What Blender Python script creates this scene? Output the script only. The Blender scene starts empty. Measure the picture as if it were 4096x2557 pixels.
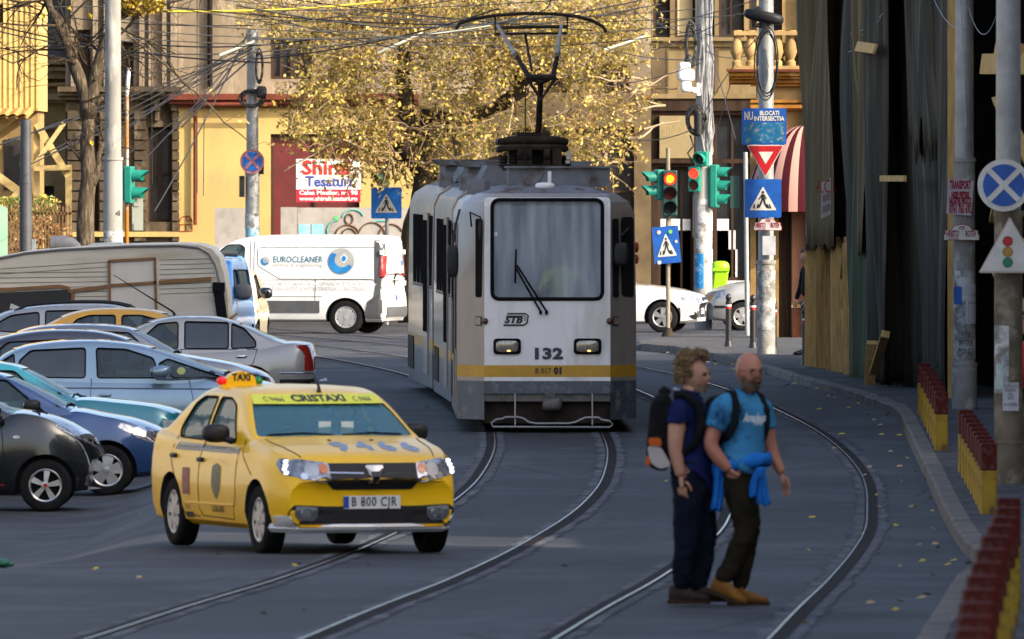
import bpy, bmesh, math, random
from mathutils import Vector, Matrix
from mathutils.bvhtree import BVHTree
R = math.radians
random.seed(7)
scene = bpy.context.scene
# ---------------------------------------------------------------- camera
FPX, YH, ZC, K = 12000.0, 160.0, 3.5, 2.36523
cam_d = bpy.data.cameras.new("camera"); cam = bpy.data.objects.new("camera", cam_d)
scene.collection.objects.link(cam); scene.camera = cam
cam.location = (0, 0, ZC); cam.rotation_euler = (R(90), 0, 0)
cam_d.sensor_width = 36; cam_d.lens = FPX*36/1024; cam_d.shift_y = -(319.5-YH)/1024
cam_d.clip_start = 1; cam_d.clip_end = 6000
cam_d.dof.use_dof = True; cam_d.dof.focus_distance = 190; cam_d.dof.aperture_fstop = 11
# ---------------------------------------------------------------- light
SUN_TO = Vector((0.80, -0.52, 0.56)).normalized()
w = bpy.data.worlds.new("World"); scene.world = w; w.use_nodes = True
nt = w.node_tree; bg = nt.nodes["Background"]
sky = nt.nodes.new("ShaderNodeTexSky"); sky.sky_type = 'NISHITA'; sky.sun_disc = False
sky.sun_elevation = math.asin(SUN_TO.z); sky.sun_rotation = math.atan2(SUN_TO.x, SUN_TO.y)
sky.air_density = 0.8; sky.dust_density = 4.0; sky.ozone_density = 0.6
nt.links.new(sky.outputs[0], bg.inputs[0]); bg.inputs[1].default_value = 0.15
sun_d = bpy.data.lights.new("sun", 'SUN'); sun = bpy.data.objects.new("sun", sun_d)
scene.collection.objects.link(sun); sun.location = (60, -40, 60)
sun_d.energy = 2.9; sun_d.angle = R(0.5); sun_d.color = (1.0, 0.90, 0.74)
sun.rotation_euler = (-SUN_TO).to_track_quat('-Z', 'Y').to_euler()
scene.view_settings.view_transform = 'Standard'; scene.view_settings.look = 'None'
scene.view_settings.exposure = 1.42; scene.view_settings.gamma = 1
scene.cycles.max_bounces = 6; scene.cycles.transparent_max_bounces = 12
scene.cycles.caustics_reflective = False; scene.cycles.caustics_refractive = False
# ---------------------------------------------------------------- helpers
def lerp(a, b, t): return a+(b-a)*t
def sm(t): t = max(0, min(1, t)); return t*t*(3-2*t)
def interp(pts, x):
    if x <= pts[0][0]: return pts[0][1]
    for (a, b), (c, d) in zip(pts, pts[1:]):
        if x <= c: return lerp(b, d, (x-a)/(c-a))
    return pts[-1][1]
def cinterp(pts, x):            # smooth (Catmull-Rom) interpolation
    n = len(pts)
    if x <= pts[0][0]: return pts[0][1]
    if x >= pts[-1][0]: return pts[-1][1]
    for i in range(n-1):
        if x <= pts[i+1][0]:
            x0, y0 = pts[i]; x1, y1 = pts[i+1]; h = x1-x0
            m0 = (y1-pts[i-1][1])/(x1-pts[i-1][0]) if i > 0 else (y1-y0)/h
            m1 = (pts[i+2][1]-y0)/(pts[i+2][0]-x0) if i+2 < n else (y1-y0)/h
            t = (x-x0)/h; t2 = t*t; t3 = t2*t
            return (2*t3-3*t2+1)*y0+(t3-2*t2+t)*h*m0+(-2*t3+3*t2)*y1+(t3-t2)*h*m1
HP = [(30,3.95),(40,3.85),(48,3.62),(55,3.42),(62,3.37),(70,3.41),(80,3.47),(98,3.53),(109,3.50),(125,3.35),(140,3.19),(154,3.08),(175,2.95),(250,2.8)]
def gz(X, Y):
    s = FPX/max(Y, 5.0)
    return ZC-cinterp(HP, s)-0.4*sm((-3.1-X)/1.6)*sm((s-56)/8)*sm((122-s)/22)
def sY(yd):                     # scale (px per metre) of the road at a picture height, away from the dip
    y = yd/K; lo, hi = 30.0, 260.0
    for _ in range(40):
        m = (lo+hi)/2
        if YH+m*cinterp(HP, m) < y: lo = m
        else: hi = m
    return lo
def W(xd, yd, s): return Vector(((xd/K-512)/s, FPX/s, ZC-(yd/K-YH)/s))
def G(xd, s, dz=0.0):           # point on the ground at picture column xd and scale s
    X = (xd/K-512)/s; Y = FPX/s
    return Vector((X, Y, gz(X, Y)+dz))
def col(r, g, b):
    f = lambda c: (c/255/12.92) if c <= 10 else ((c/255+.055)/1.055)**2.4
    return (f(r), f(g), f(b), 1)

def mat(name, c, rough=0.7, metal=0.0, c2=None, ns=4.0, coat=0.0, bump=0.0, bs=30.0, spec=0.5, emit=0, stretch=(1,1,1), lo=.35, hi=.65, c3=None, ns3=1.0, emc=None, obj=True):
    m = bpy.data.materials.new(name); m.use_nodes = True
    t = m.node_tree; b = t.nodes["Principled BSDF"]
    b.inputs["Base Color"].default_value = c; b.inputs["Roughness"].default_value = rough
    b.inputs["Metallic"].default_value = metal; b.inputs["Coat Weight"].default_value = coat
    b.inputs["Coat Roughness"].default_value = 0.04
    b.inputs["Specular IOR Level"].default_value = spec if rough < .6 else min(spec, .06)
    if emit:
        b.inputs["Emission Color"].default_value = emc or c; b.inputs["Emission Strength"].default_value = emit
    if c2 or bump:
        tc = t.nodes.new("ShaderNodeTexCoord"); mp = t.nodes.new("ShaderNodeMapping")
        t.links.new(tc.outputs["Object"], mp.inputs[0]); mp.inputs["Scale"].default_value = stretch
    def mixin(src, cc, scale, lo, hi, src_is_col=True):
        n = t.nodes.new("ShaderNodeTexNoise"); n.inputs["Scale"].default_value = scale; n.inputs["Detail"].default_value = 6; n.inputs["Roughness"].default_value = .62
        t.links.new(mp.outputs[0], n.inputs["Vector"])
        r = t.nodes.new("ShaderNodeMapRange"); r.inputs[1].default_value = lo; r.inputs[2].default_value = hi
        t.links.new(n.outputs["Fac"], r.inputs[0])
        x = t.nodes.new("ShaderNodeMix"); x.data_type = 'RGBA'
        t.links.new(r.outputs[0], x.inputs[0])
        if src is None: x.inputs[6].default_value = c
        else: t.links.new(src, x.inputs[6])
        x.inputs[7].default_value = cc
        return x.outputs[2]
    o = None
    if c2: o = mixin(None, c2, ns, lo, hi)
    if c3: o = mixin(o, c3, ns3, .52, .66)
    if o: t.links.new(o, b.inputs["Base Color"])
    if bump:
        n = t.nodes.new("ShaderNodeTexNoise"); n.inputs["Scale"].default_value = bs; n.inputs["Detail"].default_value = 5
        t.links.new(mp.outputs[0], n.inputs["Vector"])
        bn = t.nodes.new("ShaderNodeBump"); bn.inputs["Strength"].default_value = bump; bn.inputs["Distance"].default_value = .05
        t.links.new(n.outputs["Fac"], bn.inputs["Height"]); t.links.new(bn.outputs[0], b.inputs["Normal"])
    return m
def glass(name, tint, trans=0.4, dust=(0.2,0.25,0.3,1), dust_reflect_f=0.35, rough=0.03, ns=6, stretch=(1,1,1), amp=.05):  # surface colour mixes dust with a painted-in sky reflection
    m = bpy.data.materials.new(name); m.use_nodes = True; t = m.node_tree
    b = t.nodes["Principled BSDF"]; out = t.nodes["Material Output"]
    b.inputs["Base Color"].default_value = dust; b.inputs["Roughness"].default_value = rough
    b.inputs["Specular IOR Level"].default_value = 0.9
    tr = t.nodes.new("ShaderNodeBsdfTransparent"); tr.inputs[0].default_value = tint
    mx = t.nodes.new("ShaderNodeMixShader")
    tc = t.nodes.new("ShaderNodeTexCoord"); mp = t.nodes.new("ShaderNodeMapping"); mp.inputs["Scale"].default_value = stretch
    n = t.nodes.new("ShaderNodeTexNoise"); n.inputs["Scale"].default_value = ns; n.inputs["Detail"].default_value = 5
    r = t.nodes.new("ShaderNodeMapRange"); r.inputs[1].default_value = .3; r.inputs[2].default_value = .7
    r.inputs[3].default_value = max(0, 1-trans-amp); r.inputs[4].default_value = min(1, 1-trans+amp)
    t.links.new(tc.outputs["Object"], mp.inputs[0]); t.links.new(mp.outputs[0], n.inputs["Vector"]); t.links.new(n.outputs["Fac"], r.inputs[0])
    t.links.new(r.outputs[0], mx.inputs[0]); t.links.new(tr.outputs[0], mx.inputs[1]); t.links.new(b.outputs[0], mx.inputs[2])
    t.links.new(mx.outputs[0], out.inputs[0])
    return m

class MB:
    """collects shapes, then links them as ONE mesh object"""
    def __init__(s): s.v = []; s.f = []; s.m = []
    def add(s, vs, fs, mi=0):
        o = len(s.v); s.v += [tuple(v) for v in vs]; s.f += [tuple(i+o for i in f) for f in fs]; s.m += [mi]*len(fs); return s
    def box(s, c, size, mi=0, rot=None):
        x, y, z = [a/2 for a in size]; c = Vector(c)
        vs = [Vector((i*x, j*y, k*z)) for k in (-1,1) for j in (-1,1) for i in (-1,1)]
        if rot is not None: vs = [rot @ v for v in vs]
        return s.add([v+c for v in vs], [(0,2,3,1),(4,5,7,6),(0,1,5,4),(2,6,7,3),(0,4,6,2),(1,3,7,5)], mi)
    def bx(s, a, b, mi=0): # box from corner to corner
        return s.box([(i+j)/2 for i, j in zip(a, b)], [abs(j-i) for i, j in zip(a, b)], mi)
    def bar(s, p, q, wdt, thk, mi=0, up=(0,1,0)):   # rectangular beam p->q
        p = Vector(p); q = Vector(q); d = (q-p); l = d.length; d.normalize()
        u = Vector(up); u = u-d*u.dot(d)
        if u.length < 1e-4: u = Vector((1,0,0))-d*d.x
        u.normalize(); v = d.cross(u); m = Matrix((v, u, d)).transposed()
        return s.box((p+q)/2, (wdt, thk, l), mi, m)
    def tube(s, path, r, n=8, mi=0, cap=True):
        path = [Vector(p) for p in path]; rs = r if isinstance(r, (list, tuple)) else [r]*len(path)
        t0 = (path[1]-path[0]).normalized(); u = t0.orthogonal().normalized(); vs = []
        for i, p in enumerate(path):
            t = (path[min(i+1, len(path)-1)]-path[max(i-1, 0)])
            t = t.normalized() if t.length > 1e-9 else t0
            u = (u-t*u.dot(t)); u = u.normalized() if u.length > 1e-6 else t.orthogonal().normalized()
            v = t.cross(u)
            for k in range(n):
                a = 2*math.pi*k/n; vs.append(p+(u*math.cos(a)+v*math.sin(a))*rs[i])
        fs = [(i*n+k, i*n+(k+1)%n, (i+1)*n+(k+1)%n, (i+1)*n+k) for i in range(len(path)-1) for k in range(n)]
        if cap: fs += [tuple(range(n))[::-1], tuple((len(path)-1)*n+k for k in range(n))]
        return s.add(vs, fs, mi)
    def cyl(s, p, q, r, r2=None, n=16, mi=0): return s.tube([p, q], [r, r if r2 is None else r2], n, mi)
    def ell(s, c, rad, mi=0, nu=14, nv=9, rot=None, pw=1.0):
        vs = []; c = Vector(c)
        for j in range(nv+1):
            ph = math.pi*j/nv
            for i in range(nu):
                th = 2*math.pi*i/nu
                f = lambda a: math.copysign(abs(a)**pw, a)
                p = Vector((f(math.sin(ph))*f(math.cos(th))*rad[0], f(math.sin(ph))*f(math.sin(th))*rad[1], f(math.cos(ph))*rad[2]))
                if rot is not None: p = rot @ p
                vs.append(c+p)
        fs = [(j*nu+i, (j+1)*nu+i, (j+1)*nu+(i+1)%nu, j*nu+(i+1)%nu) for j in range(nv) for i in range(nu)]
        return s.add(vs, fs, mi)
    def prism(s, poly, o, ax, ay, ext, mi=0, mside=None):  # polygon (u,v) at o + u*ax + v*ay, extruded along ext
        o = Vector(o); ax = Vector(ax); ay = Vector(ay); ext = Vector(ext); n = len(poly)
        vs = [o+ax*u+ay*v for u, v in poly]; vs += [p+ext for p in vs]
        if ax.cross(ay).dot(ext) > 0: fr, bk = tuple(range(n))[::-1], tuple(range(n, 2*n))
        else: fr, bk = tuple(range(n)), tuple(range(n, 2*n))[::-1]
        sa = sum(poly[i][0]*poly[(i+1)%n][1]-poly[(i+1)%n][0]*poly[i][1] for i in range(n))
        s.add(vs, [fr, bk], mi)
        k = len(s.v)-2*n
        s.f += [(k+i, k+(i+1)%n, k+n+(i+1)%n, k+n+i) for i in range(n)]; s.m += [mi if mside is None else mside]*n
        return s
    def build(s, name, mats, parent=None, smooth=False, ang=40, fix=True):
        me = bpy.data.meshes.new(name); me.from_pydata(s.v, [], s.f)
        if not isinstance(mats, (list, tuple)): mats = [mats]
        for m in mats: me.materials.append(m)
        me.polygons.foreach_set("material_index", s.m)
        if fix:
            bm = bmesh.new(); bm.from_mesh(me); bmesh.ops.recalc_face_normals(bm, faces=bm.faces[:]); bm.to_mesh(me); bm.free()
        if smooth:
            me.shade_smooth(); me.set_sharp_from_angle(angle=R(ang))
        o = bpy.data.objects.new(name, me); scene.collection.objects.link(o)
        if parent: o.parent = parent
        return o
def tag(o, label=None, cat=None, group=None, kind=None):
    if label: o["label"] = label
    if cat: o["category"] = cat
    if group: o["group"] = group
    if kind: o["kind"] = kind
    return o
def thing(name, label, cat, loc=(0,0,0), rz=0, group=None):
    o = bpy.data.objects.new(name, None); scene.collection.objects.link(o)
    o.location = loc; o.rotation_euler = (0,0,rz); o.empty_display_size = .3
    return tag(o, label, cat, group)
def kids(o): return [c for c in scene.collection.objects if c.parent == o]
def copy_tree(o, parent=None):
    c = o.copy(); scene.collection.objects.link(c); c.parent = parent
    for ch in kids(o): copy_tree(ch, c)
    return c
class LC:
    """metric local frame of a thing standing at picture point (xd, yd) at scale s"""
    def __init__(s, xd, yd, sc): s.x, s.y, s.s = xd, yd, sc; s.w = W(xd, yd, sc)
    def p(s, xd, yd, d=0): return Vector(((xd-s.x)/K/s.s, d, (s.y-yd)/K/s.s))
    def m(s, d): return d/K/s.s
def rnd(poly, r, n=4):           # round a polygon's corners
    out = []; N = len(poly)
    for i in range(N):
        p = Vector(poly[i]); a = Vector(poly[i-1])-p; b = Vector(poly[(i+1)%N])-p
        rr = min(r, a.length*.45, b.length*.45); a = p+a.normalized()*rr; b = p+b.normalized()*rr
        for k in range(n+1):
            t = k/n; q = a*(1-t)**2+p*2*t*(1-t)+b*t*t; out.append((q.x, q.y))
    return out
def rect(x0, z0, x1, z1, r=0, n=4):
    p = [(x0,z0),(x1,z0),(x1,z1),(x0,z1)]
    return rnd(p, r, n) if r else p
def ring(cx, cz, rx, rz=None, n=24): return [(cx+rx*math.cos(2*math.pi*i/n), cz+(rz or rx)*math.sin(2*math.pi*i/n)) for i in range(n)]
def text_mesh(txt, size, bold=0.0, shear=0.0, align='CENTER', sx=1.0, space=1.0):
    cu = bpy.data.curves.new("t", 'FONT'); cu.body = txt; cu.size = size; cu.offset = bold; cu.shear = shear
    cu.align_x = align; cu.align_y = 'CENTER'; cu.resolution_u = 2; cu.space_character = space; cu.space_line = .85
    o = bpy.data.objects.new("t", cu); scene.collection.objects.link(o)
    dg = bpy.context.evaluated_depsgraph_get(); dg.update()
    me = bpy.data.meshes.new_from_object(o.evaluated_get(dg))
    bpy.data.objects.remove(o); bpy.data.curves.remove(cu)
    vs = [(v.co.x*sx, v.co.y) for v in me.vertices]; fs = [tuple(p.vertices) for p in me.polygons]
    bpy.data.meshes.remove(me)
    return vs, fs
def lettering(txt, size, m, parent, o, ax=(1,0,0), ay=(0,0,1), bold=0.0, shear=0.0, align='CENTER', width=None, name='lettering', space=1.0, proj=None):
    vs, fs = text_mesh(txt, size, bold, shear, align, 1.0, space)
    if width and vs:
        xs = [v[0] for v in vs]; k = width/(max(xs)-min(xs)); vs = [(a*k, b) for a, b in vs]
    o = Vector(o); ax = Vector(ax); ay = Vector(ay)
    P = [o+ax*a+ay*b for a, b in vs]
    if proj: P = [proj(p) for p in P]
    mb = MB(); mb.add(P, fs); return mb.build(name, m, parent, fix=False)
# ================================================================ materials of the setting
M = {}
def asphalt():
    m = bpy.data.materials.new("asphalt"); m.use_nodes = True; t = m.node_tree; b = t.nodes["Principled BSDF"]
    N = t.nodes.new; Lk = t.links.new
    g = N("ShaderNodeNewGeometry"); mp = N("ShaderNodeMapping"); Lk(g.outputs["Position"], mp.inputs[0])
    def noise(sc, det, ro=.6, vec=None):
        n = N("ShaderNodeTexNoise"); n.inputs["Scale"].default_value = sc; n.inputs["Detail"].default_value = det; n.inputs["Roughness"].default_value = ro
        Lk(vec or mp.outputs[0], n.inputs["Vector"]); return n.outputs["Fac"]
    def ramp(f, a, b_, x=0.0, y=1.0):
        r = N("ShaderNodeMapRange"); r.inputs[1].default_value = a; r.inputs[2].default_value = b_; r.inputs[3].default_value = x; r.inputs[4].default_value = y
        Lk(f, r.inputs[0]); return r.outputs[0]
    def mix(f, a, c):
        x = N("ShaderNodeMix"); x.data_type = 'RGBA'; Lk(f, x.inputs[0])
        (Lk(a, x.inputs[6]) if not isinstance(a, tuple) else setattr(x.inputs[6], "default_value", a)); x.inputs[7].default_value = c
        return x.outputs[2]
    def stretched(sx, sy, rz=0):
        q = N("ShaderNodeMapping"); q.inputs["Scale"].default_value = (sx, sy, 1); q.inputs["Rotation"].default_value = (0,0,rz); Lk(g.outputs["Position"], q.inputs[0]); return q.outputs[0]
    lg = stretched(1, .10, .02); lg2 = stretched(1, .22, -.05)
    base = mix(ramp(noise(.9, 4, .55, lg), .35, .65), (.030,.030,.034,1), (.046,.046,.052,1))
    base = mix(ramp(noise(.45, 5, .6, lg2), .56, .66, 0, .8), base, (.075,.076,.085,1))
    base = mix(ramp(noise(1.2, 5, .6, lg2), .60, .68, 0, .75), base, (.024,.024,.027,1))
    base = mix(ramp(noise(.30, 5, .65), .56, .66, 0, .45), base, (.085,.087,.096,1))
    base = mix(ramp(noise(.16, 6, .7), .53, .57, 0, .55), base, (.074,.076,.086,1))
    base = mix(ramp(noise(.24, 5, .7), .58, .61, 0, .6), base, (.022,.022,.025,1))
    base = mix(ramp(noise(.9, 6, .75), .64, .67, 0, .5), base, (.12,.122,.132,1))
    base = mix(ramp(noise(70, 3), .3, .75, 0, .30), base, (.06,.06,.065,1))
    v = N("ShaderNodeTexVoronoi"); v.feature = 'DISTANCE_TO_EDGE'; v.inputs["Scale"].default_value = .16; Lk(mp.outputs[0], v.inputs["Vector"])
    base = mix(ramp(v.outputs["Distance"], .002, .007, .6, 0), base, (.010,.010,.011,1))
    Lk(base, b.inputs["Base Color"]); b.inputs["Specular IOR Level"].default_value = .13; b.inputs["Roughness"].default_value = .72
    return m
M['asphalt'] = asphalt()
M['pave'] = mat("pavement", (.085,.085,.088,1), .85, c2=(.05,.05,.052,1), ns=1.3, bump=.3, bs=40, c3=(.13,.125,.12,1), ns3=3)
M['kerb'] = mat("kerb_stone", (.20,.18,.155,1), .85, c2=(.11,.10,.09,1), ns=2.5, bump=.4, bs=25)
M['bed'] = mat("rail_concrete", (.135,.138,.152,1), .9, c2=(.06,.061,.068,1), ns=.9)
M['steel_dark'] = mat("rail_side", (.022,.016,.014,1), .8, c2=(.010,.008,.008,1), ns=2)
M['steel'] = mat("rail_head", (.55,.55,.56,1), .22, 1.0, c2=(.35,.33,.32,1), ns=3)
M['black'] = mat("matt_black", (.005,.005,.006,1), .6)
M['rubber'] = mat("rubber", (.009,.009,.010,1), .8, c2=(.016,.016,.016,1), ns=9)
M['white'] = mat("white_paint", (.78,.78,.76,1), .45, c2=(.62,.62,.60,1), ns=3)
M['dark_glass'] = mat("dark_window", (.012,.014,.016,1), .25, spec=.3, c2=(.03,.032,.034,1), ns=2)
M['wood'] = mat("pine_timber", (.70,.45,.17,1), .75, c2=(.48,.29,.10,1), ns=3, stretch=(6,6,.7), bump=.2)
M['wood_dark'] = mat("weathered_timber", (.50,.30,.10,1), .8, c2=(.30,.17,.06,1), ns=3, stretch=(6,6,.7))
M['concrete'] = mat("pole_concrete", (.34,.33,.30,1), .85, c2=(.20,.19,.17,1), ns=2.2, bump=.25, c3=(.48,.47,.44,1), ns3=4)
M['galv'] = mat("galvanised_steel", (.36,.37,.36,1), .5, .35, c2=(.25,.255,.25,1), ns=4)
M['cable'] = mat("black_cable", (.013,.012,.012,1), .55)

# ================================================================ ground, rails, kerbs
def axis_lines(lim, fine, far):
    a = []; x = 0.0
    while x < lim: a.append(x); x += fine
    st = fine
    while x < far: a.append(x); st *= 1.35; x += st
    a.append(far); return a
xs = axis_lines(11, .4, 1500); xs = [-x for x in xs[:0:-1]]+xs
ys = [-1500, -600, -200, -60, -10, 10, 25]; y = 35.0
while y < 330: ys.append(y); y += .8
st = .8
while y < 3500: ys.append(y); st *= 1.4; y += st
mb = MB(); nx = len(xs)
for yy in ys:
    for xx in xs: mb.v.append((xx, yy, gz(xx, yy) if yy > 5 else gz(xx, 10)))
mb.f = [(j*nx+i, j*nx+i+1, (j+1)*nx+i+1, (j+1)*nx+i) for j in range(len(ys)-1) for i in range(nx-1)]; mb.m = [0]*len(mb.f)
tag(mb.build("road", M['asphalt'], smooth=True, ang=80, fix=False), kind="structure")

LT = [(10,-5.2),(40,-3.72),(60,-2.75),(77.9,-1.94),(110,-.527),(122.4,.03),(133,.334),(148,.467),(165,.22),(187,-.92),(208,-2.86),(225,-4.7),(250,-7.8),(282,-12.4)]
RT = [(10,-2.2),(40,-.72),(60,.2),(77.9,1.03),(110,2.51),(117.6,2.80),(133,3.2),(148,3.25),(160,3.05),(178,2.45),(195,1.35),(218,-.95),(245,-3.9),(285,-9.0)]
def track_pt(T, Y, off):
    X = cinterp(T, Y); dX = (cinterp(T, Y+.3)-cinterp(T, Y-.3))/.6; l = math.hypot(1, dX)
    return X+off/l, Y-off*dX/l
def strip(T, o1, o2, dz, Y0, Y1, step, j1=0.0, j2=0.0, mb=None, mi=0):
    mb = mb or MB(); n = int((Y1-Y0)/step); vs = []
    for i in range(n+1):
        Y = Y0+(Y1-Y0)*i/n
        for o, j in ((o1, j1), (o2, j2)):
            x, yy = track_pt(T, Y, o+(random.uniform(-j, j)*random.random() if j else 0)); vs.append((x, yy, gz(x, yy)+dz))
    mb.add(vs, [(2*i, 2*i+1, 2*i+3, 2*i+2) for i in range(n)], mi); return mb
bed = MB(); 
for T in (LT, RT):
    for o in (-.7175, .7175): strip(T, o-.16, o+.16, .006, 30, 280, .22, .07, .07, bed)
tag(bed.build("rail_bed", M['bed'], fix=False), kind="structure")
for T, tn in ((LT, 'left hand track, under the tram'), (RT, 'right hand track, beside the pavement')):
    for o, sd in ((-.7175, 'left'), (.7175, 'right')):
        r = MB(); strip(T, o-.066, o+.066, .012, 30, 280, .5, mb=r)
        strip(T, o+(.030 if o < 0 else -.048), o+(.048 if o < 0 else -.030), .019, 30, 280, .5, mb=r, mi=1)
        tag(r.build("tram_rail", [M['steel_dark'], M['steel']], fix=False), "curving steel %s rail of the %s" % (sd, tn), "rail", "tram rails in the road")

KP = [(1515,829),(1600,837),(1700,856),(1800,881),(1900,912),(2000,940),(2080,970),(2115,986),(2140,1030),(2165,1085),(2195,1150),(2230,1230),(2270,1300),(2315,1350)]
kp = []
for xd, yd in KP:
    s = sY(yd); kp.append((( xd/K-512)/s, FPX/s))
kp += [(3.45,93),(2.95,83),(2.4,72),(1.9,60),(1.5,50),(.8,34),(0,15)]
def resample(pts, n):
    L = [0]
    for a, b in zip(pts, pts[1:]): L.append(L[-1]+math.dist(a, b))
    px = [(l, p[0]) for l, p in zip(L, pts)]; py = [(l, p[1]) for l, p in zip(L, pts)]
    return [(cinterp(px, L[-1]*i/n), cinterp(py, L[-1]*i/n)) for i in range(n+1)]
kl = resample(kp, 230)
bp = []
for xd, yd in [(1513,818),(1600,808),(1690,802)]:
    s = sY(yd); bp.append(((xd/K-512)/s, FPX/s))
bp += [(4.6, 231), (6.5, 226), (8.6, 205), (8.6, 180), (8.6, 150), (8.6,120), (9,90), (9,60), (9,30), (9,15)]
bl = resample(bp, 230)
kb = MB(); pv = MB(); vs = []; pvs = []
for i, ((x, y), (bx_, by_)) in enumerate(zip(kl, bl)):
    a = kl[max(i-1,0)]; b = kl[min(i+1, 230)]; d = Vector((b[0]-a[0], b[1]-a[1])).normalized(); n = Vector((-d.y, d.x))
    if n.x < 0 and i > 20: n = -n
    if i <= 20: n = Vector((0.1, 1)).normalized()
    z = gz(x, y); jj = .012*math.sin(i*1.7)+(-.02 if i % 9 == 0 else 0); h = .125+.5*jj
    wd = .20 if i > 60 else .20*i/60+.02
    vs += [(x, y, z-.05), (x+n.x*.02, y+n.y*.02, z+h-.02), (x+n.x*.05, y+n.y*.05, z+h), (x+n.x*wd, y+n.y*wd, z+h)]
    q = (x+n.x*wd, y+n.y*wd)
    for k in range(5):
        t = k/4; X = lerp(q[0], bx_, t); Y = lerp(q[1], by_, t); pvs.append((X, Y, gz(X, Y)+.12))
for i in range(230):
    for k in range(3): kb.add([], []); kb.f.append((4*i+k, 4*i+k+1, 4*i+k+5, 4*i+k+4)); kb.m.append(0)
    for k in range(4): pv.f.append((5*i+k, 5*i+k+1, 5*i+k+6, 5*i+k+5)); pv.m.append(0)
kb.v = vs; pv.v = pvs
tag(kb.build("kerb", M['kerb'], fix=False), kind="structure")
tag(pv.build("pavement", M['pave'], fix=False), kind="structure")
# pavement in front of the far facades
fk = MB(); y0 = FPX/42.6
for i in range(40):
    x = -16+i*.6; fk.box((x+.29, y0, gz(x, y0)+.05), (.57, .28, .25))
tag(fk.build("kerb", M['kerb']), kind="structure")
fp = MB(); fp.bx((-30, y0+.14, gz(0, y0)-.3), (30, y0+22, gz(0, y0)+.115)); tag(fp.build("pavement", M['pave']), kind="structure")

# ================================================================ buildings
M['soot'] = mat("sooty_stone", (.10,.075,.048,1), .9, c2=(.04,.030,.02,1), ns=1.1, bump=.4, bs=9, c3=(.16,.125,.085,1), ns3=2.5, stretch=(1,1,.5))
M['beige_up'] = mat("grey_beige_render", (.25,.20,.14,1), .9, c2=(.145,.115,.078,1), ns=.8, bump=.2, bs=14, c3=(.37,.30,.215,1), ns3=2, stretch=(1,1,.35))
M['yellow'] = mat("yellow_render", (.47,.345,.13,1), .88, c2=(.40,.29,.115,1), ns=.7, bump=.12, bs=20, c3=(.38,.28,.12,1), ns3=1.3, stretch=(1,1,.6))
M['yellow_l'] = mat("yellow_cladding", (.60,.42,.155,1), .7, c2=(.50,.35,.13,1), ns=1.2)
M['cream'] = mat("cream_plaster", (.40,.27,.115,1), .85, c2=(.24,.16,.07,1), ns=2)
M['red_door'] = mat("dark_red_paint", (.115,.010,.010,1), .55, c2=(.075,.008,.008,1), ns=2)
M['maroon'] = mat("maroon_metal", (.15,.04,.025,1), .6, c2=(.09,.03,.02,1), ns=3)
M['window_dark'] = mat("old_window", (.012,.010,.009,1), .25, spec=.35, c2=(.05,.045,.04,1), ns=2)
M['frame_dark'] = mat("dark_window_frame", (.05,.03,.022,1), .6)
M['shop_dark'] = mat("shop_front_wood", (.045,.028,.018,1), .6, c2=(.025,.016,.012,1), ns=2, stretch=(4,4,.6))
M['spandrel'] = mat("beige_panels", (.24,.18,.09,1), .8, c2=(.15,.11,.06,1), ns=1.2, stretch=(2,2,.4))
M['brown_wall'] = mat("brown_facade", (.15,.11,.062,1), .85, c2=(.085,.062,.037,1), ns=1.1)
M['orange'] = mat("orange_plaster", (.36,.155,.025,1), .85, c2=(.20,.085,.02,1), ns=2.2, bump=.2, c3=(.40,.22,.075,1), ns3=3)
M['tan_plaster'] = mat("tan_plaster", (.29,.185,.07,1), .88, c2=(.17,.11,.045,1), ns=2)
M['salmon'] = mat("salmon_render", (.38,.16,.09,1), .88, c2=(.28,.14,.08,1), ns=2.5)
M['brick'] = mat("brick_base", (.20,.07,.035,1), .9, c2=(.10,.045,.03,1), ns=6)

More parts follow.
